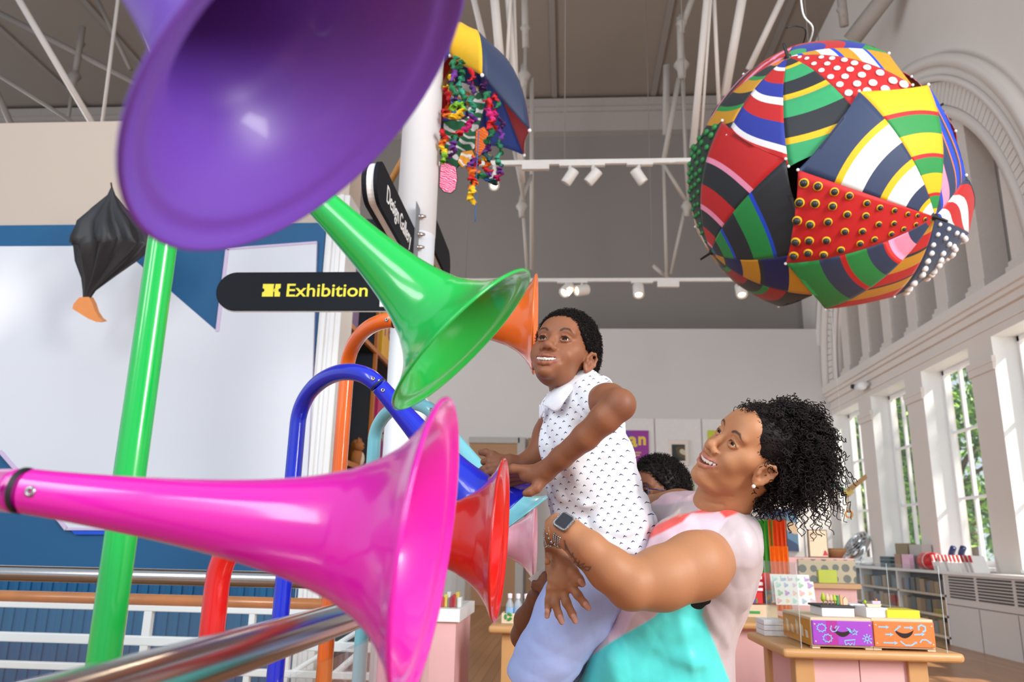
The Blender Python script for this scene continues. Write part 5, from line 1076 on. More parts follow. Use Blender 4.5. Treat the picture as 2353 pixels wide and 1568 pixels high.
# ------------------------------------------------------------------ smooth-body tools
f32 = np.float32
class Field:
    """signed distance on a rectilinear grid, finer where asked"""
    def __init__(s, lo, hi, h, fine=()):
        s.ax = []
        for d in range(3):
            p = lo[d]; out = [p]
            while p < hi[d]:
                st = h
                for (a, b, hf) in fine:
                    if a[d]-hf <= p <= b[d]: st = min(st, hf)
                p += st; out.append(p)
            s.ax.append(np.array(out, f32))
        s.v = np.full([len(a) for a in s.ax], .25, f32)
    def sl(s, lo, hi):
        r = []
        for d in range(3):
            i = max(0, np.searchsorted(s.ax[d], lo[d])-1); j = min(len(s.ax[d]), np.searchsorted(s.ax[d], hi[d])+1); r.append(slice(i, max(j, i)))
        return tuple(r)
    def pts(s, q): return s.ax[0][q[0]][:, None, None], s.ax[1][q[1]][None, :, None], s.ax[2][q[2]][None, None, :]
def smin(a, b, k):
    if k <= 1e-6: return np.minimum(a, b)
    h = np.maximum(k-np.abs(a-b), 0)/k; return np.minimum(a, b)-h*h*k*f32(.25)
class Prim:
    def __init__(s, kind, k, fn, lo, hi): s.kind = kind; s.k = k; s.fn = fn; s.lo = np.array(lo); s.hi = np.array(hi)
def d_rc(X, Y, Z, a, b, r1, r2):
    a = np.asarray(a, f32); b = np.asarray(b, f32); ba = b-a; L2 = float(ba.dot(ba))+1e-12
    px, py, pz = X-a[0], Y-a[1], Z-a[2]
    t = np.clip((px*ba[0]+py*ba[1]+pz*ba[2])/L2, 0, 1)
    return np.sqrt((px-t*ba[0])**2+(py-t*ba[1])**2+(pz-t*ba[2])**2)-(r1+t*(r2-r1))
def d_el(X, Y, Z, c, r, A):
    px, py, pz = X-c[0], Y-c[1], Z-c[2]
    u = (px*A[0][0]+py*A[0][1]+pz*A[0][2])/r[0]; v = (px*A[1][0]+py*A[1][1]+pz*A[1][2])/r[1]; w_ = (px*A[2][0]+py*A[2][1]+pz*A[2][2])/r[2]
    k0 = np.sqrt(u*u+v*v+w_*w_)+1e-9; k1 = np.sqrt((u/r[0])**2+(v/r[1])**2+(w_/r[2])**2)+1e-9
    return k0*(k0-1)/k1
class Body:
    def __init__(s): s.p = []
    def rc(s, a, b, r1, r2, k=.012, kind='add'):
        a, b = np.array(a, float), np.array(b, float); m = max(r1, r2)
        s.p.append(Prim(kind, k, lambda X, Y, Z: d_rc(X, Y, Z, a, b, r1, r2), np.minimum(a, b)-m, np.maximum(a, b)+m)); return s
    def el(s, c, r, A=None, k=.012, kind='add'):
        A = np.eye(3) if A is None else np.asarray(A); c = np.array(c, float); m = max(r)
        s.p.append(Prim(kind, k, lambda X, Y, Z: d_el(X, Y, Z, c, r, A), c-m, c+m)); return s
    def bump(s, a, b, sig, amp):
        a, b = np.array(a, float), np.array(b, float)
        s.p.append(Prim('bump', amp, lambda X, Y, Z: f32(amp)*np.exp(-((d_rc(X, Y, Z, a, b, 0, 0))/sig)**2), np.minimum(a, b)-2.6*sig, np.maximum(a, b)+2.6*sig)); return s
    def fn(s, kind, k, f, lo, hi): s.p.append(Prim(kind, k, f, lo, hi)); return s
    def chain(s, pts, k=.012, kind='add'):
        """pts: (px, py, depth, radius in px)"""
        W = [(PD(x, y, d), r*d/F) for x, y, d, r in pts]
        for (a, ra), (b, rb) in zip(W[:-1], W[1:]): s.rc(a, b, ra, rb, k, kind)
        return s
    def eval(s, F_):
        for p in s.p:
            pad = p.k*1.0+.012 if p.kind != 'bump' else 0
            q = F_.sl(p.lo-pad, p.hi+pad)
            if any(x.stop-x.start < 1 for x in q): continue
            X, Y, Z = F_.pts(q); d = p.fn(X, Y, Z).astype(f32); v = F_.v[q]
            if p.kind == 'add': F_.v[q] = smin(v, d, p.k)
            elif p.kind == 'sub': F_.v[q] = -smin(-v, d, p.k)
            elif p.kind == 'int': F_.v[q] = -smin(-v, -d, p.k)
            elif p.kind == 'bump': F_.v[q] = v-d
        return F_
def nets(F_):
    v = F_.v; S_ = v < 0; nx, ny, nz = v.shape
    c = np.zeros((nx-1, ny-1, nz-1), np.uint8)
    for i in (0, 1):
        for j in (0, 1):
            for k in (0, 1): c += S_[i:nx-1+i, j:ny-1+j, k:nz-1+k]
    act = (c > 0) & (c < 8); idx = np.argwhere(act); n = len(idx)
    num = np.full(c.shape, -1, np.int32); num[act] = np.arange(n)
    acc = np.zeros((n, 3)); cnt = np.zeros(n)
    I, J, K = idx.T
    co = [np.stack([F_.ax[0][I+i], F_.ax[1][J+j], F_.ax[2][K+k]], 1).astype(float) for i in (0, 1) for j in (0, 1) for k in (0, 1)]
    vv = [v[I+i, J+j, K+k].astype(float) for i in (0, 1) for j in (0, 1) for k in (0, 1)]
    for a in range(8):
        for b in (a ^ 1, a ^ 2, a ^ 4):
            if b > a:
                m = (vv[a] < 0) != (vv[b] < 0); t = np.where(m, vv[a]/np.where(m, vv[a]-vv[b], 1), 0)
                acc[m] += (co[a]+(co[b]-co[a])*t[:, None])[m]; cnt[m] += 1
    P_ = acc/cnt[:, None]; faces = []
    for d in range(3):
        sh = [slice(None)]*3; sa = list(sh); sb = list(sh)
        e = [1, 1, 1]; e[d] = 0
        sa[d] = slice(0, -1); sb[d] = slice(1, None)
        A = S_[tuple(sa)]; B = S_[tuple(sb)]; x = A != B
        ix = np.argwhere(x); o1, o2 = [q for q in range(3) if q != d]
        ok = (ix[:, o1] > 0) & (ix[:, o2] > 0) & (ix[:, o1] < v.shape[o1]-1) & (ix[:, o2] < v.shape[o2]-1); ix = ix[ok]
        ins = A[tuple(ix.T)]
        def g(d1, d2):
            t = ix.copy(); t[:, o1] += d1; t[:, o2] += d2; return num[tuple(t.T)]
        q = np.stack([g(-1, -1), g(0, -1), g(0, 0), g(-1, 0)], 1)
        flip = ins if d != 1 else ~ins
        q[~flip] = q[~flip][:, ::-1]; faces.append(q)
    return P_, np.concatenate(faces)
def relax(P_, Fc, it=1, lam=.5):
    for _ in range(it):
        acc = np.zeros_like(P_); cnt = np.zeros(len(P_))
        for a in range(4):
            b = (a+1) % 4
            np.add.at(acc, Fc[:, a], P_[Fc[:, b]]); np.add.at(cnt, Fc[:, a], 1); np.add.at(acc, Fc[:, b], P_[Fc[:, a]]); np.add.at(cnt, Fc[:, b], 1)
        P_ = P_+lam*(acc/np.maximum(cnt, 1)[:, None]-P_)
    return P_
def sdf_object(name, body, h, m, parent, fine=(), paint=None, it=1, lo=None, hi=None):
    if lo is None: lo = np.min([p.lo for p in body.p if p.kind == 'add'], 0)-.03
    if hi is None: hi = np.max([p.hi for p in body.p if p.kind == 'add'], 0)+.03
    F_ = Field(lo, hi, h, fine); body.eval(F_); P_, Fc = nets(F_); P_ = relax(P_, Fc, it, .4)
    off = np.zeros(3); p = parent
    while p is not None: off += np.array(p.location); p = p.parent
    me = bpy.data.meshes.new(name); me.vertices.add(len(P_)); me.vertices.foreach_set('co', (P_-off).ravel()); nf = len(Fc)
    me.loops.add(nf*4); me.loops.foreach_set('vertex_index', Fc.ravel().astype(np.int32)); me.polygons.add(nf)
    me.polygons.foreach_set('loop_start', np.arange(nf, dtype=np.int32)*4)
    me.update(calc_edges=True); me.validate(); me.polygons.foreach_set('use_smooth', np.ones(len(me.polygons), bool))
    o = bpy.data.objects.new(name, me); COL.objects.link(o); o.parent = parent; me.materials.append(m)
    if paint is not None:
        c = paint(P_); ca = me.color_attributes.new('Col', 'FLOAT_COLOR', 'POINT'); ca.data.foreach_set('color', np.concatenate([c, np.ones((len(c), 1))], 1).astype(f32).ravel())
    return o, P_
def seg_d(P_, a, b):
    a, b = np.asarray(a, float), np.asarray(b, float); ba = b-a; t = np.clip(((P_-a)@ba)/(ba@ba+1e-12), 0, 1); return np.linalg.norm(P_-a-t[:, None]*ba, axis=1)
def poly_d(P_, pts): return np.min([seg_d(P_, a, b) for a, b in zip(pts[:-1], pts[1:])], 0)
def L3(c): return np.array(lin(c)[:3])
def proj_px(P_):
    c = (P_-CAM)@RC; return np.stack([CX+F*c[:, 0]/-c[:, 2], CY-F*c[:, 1]/-c[:, 2]], 1)
def in_poly(q, poly):
    r = np.zeros(len(q), bool); n = len(poly)
    for i in range(n):
        x1, y1 = poly[i]; x2, y2 = poly[(i+1) % n]
        m = ((y1 > q[:, 1]) != (y2 > q[:, 1])); r ^= m & (q[:, 0] < (x2-x1)*(q[:, 1]-y1)/((y2-y1) or 1e-9)+x1)
    return r
def rotv(w_):
    w_ = np.asarray(w_, float); t = np.linalg.norm(w_)+1e-12; k = w_/t; K = np.array([[0, -k[2], k[1]], [k[2], 0, -k[0]], [-k[1], k[0], 0]])
    return np.eye(3)+math.sin(t)*K+(1-math.cos(t))*K@K
# ------------------------------------------------------------------ head
class Head:
    def __init__(s, pose, D, child=False, smile=1.0, lids=.0052, gaze=(0, 0), mw=1.0):
        s.mw = mw
        s.R = rotv(pose[:3]); s.c = PD(pose[3], pose[4], D); s.s = pose[5]; s.child = child; s.sm = smile; s.lid = lids; s.gaze = gaze
    def W(s, p): return s.c+s.s*(s.R@np.asarray(p, float))
    def loc(s, P_): return ((P_-s.c)@s.R)/s.s
    def rc(s, B, a, b, r1, r2, k=.01, kind='add'): B.rc(s.W(a), s.W(b), r1*s.s, r2*s.s, k*s.s, kind)
    def ch(s, B, pts, k=.01, kind='add'):
        for p, q in zip(pts[:-1], pts[1:]): s.rc(B, p[:3], q[:3], p[3], q[3], k, kind)
    def el(s, B, c, r, k=.01, kind='add', A=None):
        A0 = s.R.T if A is None else np.asarray(A)@s.R.T
        B.el(s.W(c), [q*s.s for q in r], A0, k*s.s, kind)
    def bump(s, B, a, b, sig, amp): B.bump(s.W(a), s.W(b), sig*s.s, amp*s.s)
    def prims(s, B):
        C_ = s.child
        s.el(B, (0, -.018, .036), (.0735, .095, .085), .02)
        s.el(B, (0, .018, -.028+(.006 if C_ else 0)), (.0585, .060, .078-(.009 if C_ else 0)), .03)
        s.el(B, (0, .022, -.075 if not C_ else -.068), (.050 if not C_ else .046, .050, .040 if not C_ else .038), .025)
        s.el(B, (0, .0645 if not C_ else .0640, -.101 if not C_ else -.0985), (.020, .0175, .0145), .016)
        for x in (-1, 1):
            s.el(B, (x*.036, .050, -.038), (.025, .024, .023), .022)
            s.el(B, (x*.050, .032, -.012), (.021, .024, .02), .022)
            s.el(B, (x*.030, .0665, .021), (.022, .012, .0095), .014)
        s.el(B, (0, .0615, -.070), (.036, .0215, .026), .02)
        s.el(B, (0, .06, .045), (.046, .022, .03), .03)
        for x in (-1, 1):
            s.el(B, (x*.0325, .0945, -.001), (.021, .021, .0165), .014, 'sub')
            s.el(B, (x*.0325, .0645, -.001), (.0142, .0142, .0135), .005)
            s.ch(B, [(x*.018, .0745, .001, .0022), (x*.026, .0782, .0075, .0026), (x*.036, .0772, .0078, .0026), (x*.047, .0700, .001, .0022)], .004)
            s.ch(B, [(x*.019, .0740, -.003, .002), (x*.028, .0772, -.0085, .0022), (x*.038, .0758, -.0078, .0022), (x*.046, .0700, -.002, .002)], .004)
        # nose
        ny = -.0045 if C_ else 0.0; nz = .002 if C_ else 0.0
        s.ch(B, [(0, .0765+ny*.4, .010, .0075), (0, .0845+ny, -.012, .0076), (0, .0935+ny, -.031+nz, .0100)], .010)
        s.el(B, (0, .0945+ny, -.0355+nz), (.0128, .0112, .0100), .008)
        for x in (-1, 1):
            s.el(B, (x*.0155, .0848+ny*.6, -.0405+nz), (.0098, .0105, .0080), .007)
            s.el(B, (x*.0080, .0922+ny, -.0478+nz), (.0046, .0062, .0045), .003, 'sub')
            s.bump(B, (x*.0275, .084, -.044), (x*.040, .071, -.068), .006, -.0022*s.sm)
            s.bump(B, (x*.040, .062, -.040), (x*.040, .062, -.040), .018, .003*s.sm)
        s.bump(B, (-.012, .083, -.0915), (.012, .083, -.0915), .0055, -.0026)
        # lips
        z0 = .0
        s.up = [(-.0335, .0680, -.0565), (-.0235, .0785, -.0620), (-.013, .0850, -.0640), (-.004, .0878, -.0628), (0, .0875, -.0635), (.004, .0878, -.0628), (.013, .0850, -.0640), (.0235, .0785, -.0620), (.0335, .0680, -.0565)]
        s.lo_ = [(-.0335, .0680, -.0570), (-.0235, .0775, -.0715), (-.012, .0832, -.0815), (0, .0855, -.0842), (.012, .0832, -.0815), (.0235, .0775, -.0715), (.0335, .0680, -.0570)]
        wide = lambda L: [(x*s.mw, y-abs(x)*(s.mw-1)*.5, z+abs(x)*(s.mw-1)*.35) for x, y, z in L]
        s.up, s.lo_ = wide(s.up), wide(s.lo_)
        s.ch(B, [(*p, r) for p, r in zip(s.up, (.0020, .0034, .0043, .0046, .0044, .0046, .0043, .0034, .0020))], .005)
        s.ch(B, [(*p, r) for p, r in zip(s.lo_, (.0020, .0034, .0050, .0056, .0050, .0034, .0020))], .005)
        if s.sm > .3:
            g = s.sm
            s.mo = [(-.0305, .0725, -.0580), (-.0210, .082, -.0668), (-.010, .0885, -.0725), (0, .0905, -.0735), (.010, .0885, -.0725), (.0210, .082, -.0668), (.0305, .0725, -.0580)]
            s.mo = wide(s.mo)
            rr = (.0013, .0036*g, .0050*g, .0054*g, .0050*g, .0036*g, .0013)
            for dy in (0, -.007, -.013): s.ch(B, [(x, y+dy, z, r) for (x, y, z), r in zip(s.mo, rr)], .0012, 'sub')
        # eye openings
        for x in (-1, 1): s.el(B, (x*.0325, .079, -.0008), (.0132, .010, s.lid), .0012, 'sub')
        # ears
        for x in (-1, 1):
            A = np.array([[1, .35*x, 0], [-.35*x, 1, .12], [0, -.12, 1]]); A = A/np.linalg.norm(A, axis=1)[:, None]
            s.el(B, (x*.0765, -.010, -.018), (.0075, .0175, .029), .007, 'add', A)
            s.ch(B, [(x*.0745, .004, -.010, .004), (x*.081, -.002, .008, .0042), (x*.0855, -.014, .013, .0044), (x*.0875, -.025, .004, .0044), (x*.086, -.027, -.014, .0042), (x*.081, -.018, -.034, .0042), (x*.077, -.008, -.043, .0052)], .004)
            s.el(B, (x*.0850, -.0055, -.017), (.0098, .0095, .0150), .004, 'sub', A)
            s.el(B, (x*.0845, -.0175, .001), (.004, .004, .010), .004, 'sub', A)
            s.el(B, (x*.0775, .0035, -.019), (.004, .005, .007), .004, 'add')
    def paint(s, P_, base, lip, brow, flush=None):
        l = s.loc(P_); n = len(P_); c = np.tile(L3(base), (n, 1)); near = (np.abs(l) < .2).all(1)
        def mix(w_, col): 
            nonlocal c
            w_ = np.clip(w_, 0, 1)[:, None]; c = c*(1-w_)+np.asarray(col)*w_
        hd = np.where(near)[0]; q = l[hd]; wv = np.zeros(n)
        d = np.minimum(poly_d(q, [np.array(p) for p in s.up]), poly_d(q, [np.array(p) for p in s.lo_])); wv[hd] = np.clip((.0066-d)/.0016, 0, 1)*(q[:, 1] > .06)*np.clip((.0295*s.mw-np.abs(q[:, 0]))/.004, 0, 1); mix(wv*.9, L3(lip))
        if s.sm > .3:
            wv = np.zeros(n); wv[hd] = np.clip((.0048-poly_d(q, [np.array(p)-(0, .011, 0) for p in s.mo]))/.002, 0, 1); mix(wv, L3((60, 22, 22)))
        wv = np.zeros(n)
        for x in (-1, 1):
            bp = [np.array(p) for p in ((x*.0165, .083, .0195), (x*.027, .0825, .0255), (x*.040, .077, .0265), (x*.0515, .064, .0175))]
            fl = np.array([1, 0, 1.]); d = poly_d(q*fl, [b*fl for b in bp]); tap = np.clip((np.abs(q[:, 0])-.012)/.008, .3, 1)*np.clip((.058-np.abs(q[:, 0]))/.018, .35, 1); wv[hd] = np.maximum(wv[hd], np.clip((.0040*tap-d)/.0020, 0, 1)*(q[:, 1] > .04))
        mix(wv*.85, L3(brow))
        wv = np.zeros(n)                                     # lash line
        for x in (-1, 1):
            d = poly_d(q, [np.array(p) for p in ((x*.0195, .0768, -.001), (x*.026, .0795, .0042), (x*.036, .0788, .0046), (x*.0465, .0715, -.001))]); wv[hd] = np.maximum(wv[hd], np.clip((.0024-d)/.0012, 0, 1))
        mix(wv*.8, L3((28, 20, 18)))
        return c
    def extras(s, parent, iris=(52, 30, 20), teeth=(226, 218, 204)):
        M_eye = mat('eye_white', (222, 214, 208), .3, noise=.02); M_ir = mat('iris_%d_%d' % iris[:2], iris, .12, noise=.2, spec=.3); M_pp = mat('pupil_black', (10, 8, 8), .08, spec=.5)
        ax = (s.R*1).T
        for x in (-1, 1):
            c = np.array([x*.0325, .0632, -.001]); d = nrm([s.gaze[0]+0, 1, s.gaze[1]]); o = MB().sph(s.W(c), .0132*s.s, 20).build('eyeball', M_eye, parent)
            b = s.W(c); dd = s.R@d; rr = .0132*s.s
            MB().lathe(b, dd, [(rr*math.cos(t), rr*math.sin(t)*1.0+.0) for t in np.linspace(.46, .0, 6)], 20).build('iris', M_ir, o) if False else MB().lathe(b+dd*.0003, dd, [(rr*math.cos(t), rr*math.sin(t)) for t in np.linspace(.60, .22, 6)]+[(rr*.99, 0)], 22).build('iris', M_ir, o)
            MB().lathe(b+dd*.0006, dd, [(rr*math.cos(t), rr*math.sin(t)) for t in np.linspace(.22, .05, 4)]+[(rr, 0)], 18).build('pupil', M_pp, o)
        if s.sm > .3:
            T_ = Body(); 
            for i in range(-4, 4):
                xx = (i+.5)*.0066; y = .0838-xx*xx*12.5; w_ = (.0037, .0034, .0032, .0030)[int(abs(i+.5))]; hh = (.0070, .0064, .0062, .0054)[int(abs(i+.5))]
                s.el(T_, (xx*s.mw, y-abs(xx)*(s.mw-1)*.5, -.0682+xx*xx*8), (w_*1.16*s.mw, .003, hh), .0016)
            s.rc(T_, (-.019, .0795, -.0665), (0, .0838, -.0690), .0030, .0042, .002); s.rc(T_, (.019, .0795, -.0665), (0, .0838, -.0690), .0030, .0042, .002); s.rc(T_, (-.023, .0742, -.062), (0, .0808, -.0635), .002, .003, .002); s.rc(T_, (.023, .0742, -.062), (0, .0808, -.0635), .002, .003, .002)
            sdf_object('teeth', T_, .0011*s.s, mat('teeth_enamel', teeth, .2, noise=.03), parent, it=1)
def curl_mesh(name, strands, m, parent, sides=5):
    """each strand: (Nx3 path, radius)"""
    V_ = []; F_ = []; o = 0
    for P_, r in strands:
        n = len(P_); d = np.gradient(P_, axis=0); d /= np.linalg.norm(d, axis=1)[:, None]+1e-9
        ref = np.array([.31, .52, .79]); a = np.cross(d, ref); a /= np.linalg.norm(a, axis=1)[:, None]+1e-9; b = np.cross(d, a)
        th = np.arange(sides)*2*math.pi/sides; rr = r*np.linspace(1, .5, n)
        ring = P_[:, None, :]+rr[:, None, None]*(np.cos(th)[None, :, None]*a[:, None, :]+np.sin(th)[None, :, None]*b[:, None, :])
        V_.append(ring.reshape(-1, 3)); i = np.arange(n-1)[:, None]*sides; j = np.arange(sides)[None, :]; k = (j+1) % sides
        F_.append(np.stack([i+j+o, i+k+o, i+sides+k+o, i+sides+j+o], -1).reshape(-1, 4)); o += n*sides
    V_ = np.concatenate(V_); F_ = np.concatenate(F_); off = np.zeros(3); p = parent
    while p is not None: off += np.array(p.location); p = p.parent
    me = bpy.data.meshes.new(name); me.vertices.add(len(V_)); me.vertices.foreach_set('co', (V_-off).ravel()); me.loops.add(len(F_)*4); me.loops.foreach_set('vertex_index', F_.ravel().astype(np.int32)); me.polygons.add(len(F_)); me.polygons.foreach_set('loop_start', np.arange(len(F_), dtype=np.int32)*4)
    me.update(calc_edges=True); me.polygons.foreach_set('use_smooth', np.ones(len(F_), bool)); ob = bpy.data.objects.new(name, me); COL.objects.link(ob); ob.parent = parent; me.materials.append(m); return ob
def helix(p, d, L, R, turns, n=None, droop=0.0, ph=None, rg=RNG, grow=True):
    n = n or max(6, int(turns*8)); t = np.linspace(0, 1, n); d = nrm(d); a, b, _ = frame(d); ph = rg.uniform(0, 6.28) if ph is None else ph
    ax = p+np.outer(t*L, d)+np.outer(t*t*L*droop, [0, 0, -1]); w_ = 2*math.pi*turns*t+ph; g = R*(np.minimum(1, .3+t*2) if grow else 1)
    return ax+(g*np.cos(w_))[:, None]*a+(g*np.sin(w_))[:, None]*b
M_hair = mat('black_curly_hair', (26, 20, 20), .5, noise=.2, scale=80, spec=.2)
def hair_surface(head, cond, grow, n, rg):
    """random points on the hair-bearing scalp (local ellipsoid) and their outward directions"""
    out = []
    while len(out) < n:
        d = rg.normal(size=3); d /= np.linalg.norm(d); p = np.array([0, -.018, .036])+d*np.array([.0735, .095, .085])*(1+grow/.085)
        if cond(p): out.append((p, nrm(d/np.array([.0735, .095, .085]))))
    return out
# ------------------------------------------------------------------ the boy
M_skin1 = vmat('boy_skin', .5, bump=.03, scale=220, sss=.0, spec=.3, noise=.05)
HB = Head([0.27863, 0.48168, 2.72261, 1292.5, 815.0, .947], 2.0, True, .95, .0058, gaze=(.0, .06), mw=1.1)
boy = empty('person', PD(1380, 1290, 2.0), 'person in white bird-print shirt and pale blue shorts, lifted up to the orange horn', 'person')
B = Body()
B.chain([(1334, 838, 2.09, 33), (1305, 892, 2.04, 40), (1318, 945, 2.01, 58)], .015)
B.chain([(1350, 925, 2.0, 62), (1360, 1050, 2.0, 76), (1385, 1200, 2.0, 84), (1395, 1270, 2.0, 84)], .03)
HB.prims(B)
# left arm: shoulder, raised elbow, forearm to the bell of the blue horn
B.chain([(1368, 925, 1.94, 44), (1398, 924, 1.86, 40), (1424, 930, 1.79, 37)], .02)
B.chain([(1422, 932, 1.79, 35), (1390, 962, 1.79, 34), (1345, 1005, 1.81, 30), (1290, 1052, 1.85, 25), (1252, 1084, 1.88, 23)], .012)
def hand(B, palm, fingers, thumb, k=.006):
    B.chain(palm, .012)
    for f in fingers: B.chain(f, k)
    B.chain(thumb, k)
hand(B, [(1252, 1084, 1.88, 23), (1236, 1092, 1.89, 23), (1212, 1090, 1.90, 20)],
     [[(1216, 1080, 1.89, 11), (1180, 1078, 1.90, 10.5), (1156, 1086, 1.92, 9.5), (1136, 1096, 1.935, 8)], [(1214, 1088, 1.91, 11), (1176, 1086, 1.925, 10), (1150, 1095, 1.94, 9), (1128, 1104, 1.95, 8)],
      [(1214, 1096, 1.925, 10.5), (1182, 1096, 1.945, 9.5), (1158, 1104, 1.955, 8.5), (1140, 1112, 1.965, 7.5)], [(1216, 1102, 1.935, 9.5), (1192, 1106, 1.955, 8.5), (1176, 1113, 1.965, 7.5)]],
     [(1244, 1104, 1.875, 15), (1232, 1122, 1.865, 12), (1218, 1131, 1.862, 10), (1208, 1134, 1.862, 8)])
# right arm reaching forward behind the left one to the cyan horn
B.chain([(1300, 925, 2.1, 44), (1262, 1000, 2.17, 36), (1235, 1050, 2.14, 28), (1190, 1072, 2.1, 21)], .015)
hand(B, [(1190, 1070, 2.1, 20), (1168, 1066, 2.09, 21), (1148, 1066, 2.08, 19)],
     [[(1152, 1056, 2.08, 10.5), (1132, 1046, 2.085, 9.5), (1116, 1040, 2.1, 8.5), (1106, 1040, 2.115, 8)], [(1146, 1062, 2.07, 10.5), (1126, 1060, 2.075, 9.5), (1112, 1062, 2.09, 8.5)],
      [(1146, 1070, 2.06, 10.5), (1126, 1074, 2.06, 9.5), (1112, 1080, 2.065, 9), (1103, 1084, 2.075, 8)], [(1150, 1078, 2.06, 10), (1132, 1084, 2.055, 9), (1118, 1089, 2.055, 8)]],
     [(1165, 1080, 2.06, 14), (1150, 1092, 2.04, 11), (1138, 1098, 2.035, 9)])
# legs (mostly inside the shorts)
B.chain([(1390, 1290, 1.97, 74), (1330, 1390, 1.93, 62), (1265, 1500, 1.9, 48), (1232, 1560, 1.9, 40), (1240, 1650, 1.98, 34), (1262, 1830, 2.1, 26)], .02)
B.chain([(1400, 1300, 2.05, 74), (1350, 1410, 2.08, 62), (1290, 1530, 2.08, 48), (1268, 1590, 2.08, 40), (1285, 1700, 2.14, 33), (1300, 1850, 2.22, 26)], .02)
def paint_boy(P_):
    c = HB.paint(P_, (138, 88, 62), (146, 84, 76), (36, 24, 20))
    q = proj_px(P_)
    el_ = np.linalg.norm(P_-PD(1430, 935, 1.76), axis=1); w_ = np.clip((.05-el_)/.03, 0, 1)[:, None]*.35; c = c*(1-w_)+L3((96, 60, 48))*w_
    return c
a_, b_ = HB.W((-.1, -.06, -.13)), HB.W((.1, .12, .14)); hl = np.minimum(a_, b_)-.05; hh_ = np.maximum(a_, b_)+.05
c_ = HB.c; fineh = (c_-.125*.95, c_+.128*.95, .0017)
h1 = (PD(1100, 1140, 2.12), PD(1265, 1030, 1.84)); finehand = (np.minimum(*h1)-.005, np.maximum(*h1)+.005, .0024)
body_o, _ = sdf_object('body', B, .0045, M_skin1, boy, fine=[fineh, finehand], paint=paint_boy, it=1)
HB.extras(boy, (30, 18, 12))
# hair: short tight coils over a dark cap
HC = Body(); HB.el(HC, (0, -.021, .041), (.083, .1045, .0945), .01); HB.el(HC, (0, -.054, -.005), (.073, .066, .074), .03)
def hair_cond(p):
    x, y, z = p
    if y > .012: return z > .060+(y-.068)*.95+.10*max(0, abs(x)-.045)
    if y > -.028: return z > .014
    return z > -.072
NB = RNG
def cut_boy(X, Y, Z):
    px, py, pz = (X-HB.c[0])/HB.s, (Y-HB.c[1])/HB.s, (Z-HB.c[2])/HB.s
    x = px*HB.R[0, 0]+py*HB.R[1, 0]+pz*HB.R[2, 0]; y = px*HB.R[0, 1]+py*HB.R[1, 1]+pz*HB.R[2, 1]; z = px*HB.R[0, 2]+py*HB.R[1, 2]+pz*HB.R[2, 2]
    f1 = .060+(y-.068)*.95+.10*np.maximum(0, np.abs(x)-.045)-z; f2 = .014-z; f3 = -.050-z
    f = np.where(y > .012, f1, np.where(y > -.028, f2, f3)); return f*HB.s*.7
HC.fn('int', .004, cut_boy, HB.c-.2, HB.c+.2)
hair_o, hp = sdf_object('hair', HC, .0028, M_hair, boy, it=2)
rgb_ = np.random.default_rng(4); hl_ = HB.loc(hp); cen_ = np.array([0, -.018, .03])
nrm_ = (hl_-cen_)/np.array([.0735, .095, .085])**2; nrm_ /= np.linalg.norm(nrm_, axis=1)[:, None]
idx = rgb_.choice(len(hp), min(len(hp), 9500), replace=False); st = []
for i in idx:
    if hl_[i, 0]**2/.07**2+(hl_[i, 1]+.018)**2/.091**2+(hl_[i, 2]-.036)**2/.081**2 < 1.02: continue
    d = HB.R@(nrm_[i]+rgb_.normal(size=3)*.35); st.append((helix(hp[i]-d*.003, d, rgb_.uniform(.006, .013), rgb_.uniform(.0014, .0028), rgb_.uniform(1.2, 2.6), 12, 0, None, rgb_), .0008))
curl_mesh('hair_curls', st, M_hair, hair_o, 4)
# shirt
def folds(seed, amp, n=9, lam=(.03, .09), aniso=None):
    rg = np.random.default_rng(seed); ws = []
    for i in range(n):
        d = rg.normal(size=3); 
        if aniso is not None: d = d*np.asarray(aniso)
        d /= np.linalg.norm(d); ws.append((d*2*math.pi/rg.uniform(*lam), rg.uniform(0, 6.28)))
    def f(X, Y, Z):
        a = 0
        for i, (k, ph) in enumerate(ws):
            wx = np.sin(X*21+Y*17+i)*.6+np.sin(Z*25+i*2)*.6
            a = a+np.abs(np.sin((X*k[0]+Y*k[1]+Z*k[2])*.5+ph+wx))**1.0-.6
        return (amp*a/math.sqrt(n)).astype(f32)
    return f
S = Body()
S.chain([(1336, 940, 2.0, 78), (1340, 1010, 2.0, 92), (1356, 1090, 2.0, 98), (1378, 1180, 2.0, 104), (1388, 1215, 2.0, 106), (1396, 1268, 2.0, 106)], .03)
S.chain([(1325, 940, 2.06, 66), (1330, 1010, 2.07, 84)], .03)
S.chain([(1322, 912, 2.02, 48), (1350, 914, 1.98, 50), (1384, 926, 1.9, 50)], .03)      # shoulder yoke and left sleeve
S.chain([(1322, 918, 2.06, 48), (1302, 945, 2.12, 46), (1288, 980, 2.14, 42)], .03)
lo_s = np.min([p.lo for p in S.p], 0)-.05; hi_s = np.max([p.hi for p in S.p], 0)+.05
ff = folds(3, .011, 8, (.045, .11)); S.fn('bump', 0, lambda X, Y, Z: ff(X, Y, Z), lo_s, hi_s)
for (a, b, sg, am) in (((1300, 1200, 1.9), (1470, 1150, 1.9), 14, -.006), ((1340, 1160, 1.9), (1478, 1120, 1.92), 10, .004), ((1400, 1230, 1.89), (1485, 1170, 1.9), 10, .006), ((1330, 985, 1.9), (1390, 1040, 1.88), 10, -.004), ((1290, 960, 1.9), (1330, 1080, 1.9), 9, .003), ((1380, 1060, 1.9), (1470, 1100, 1.92), 9, -.005), ((1320, 925, 1.9), (1345, 985, 1.88), 9, .003)):
    S.bump(PD(*a), PD(*b), sg*1.9/F*1.6, am*1.5)
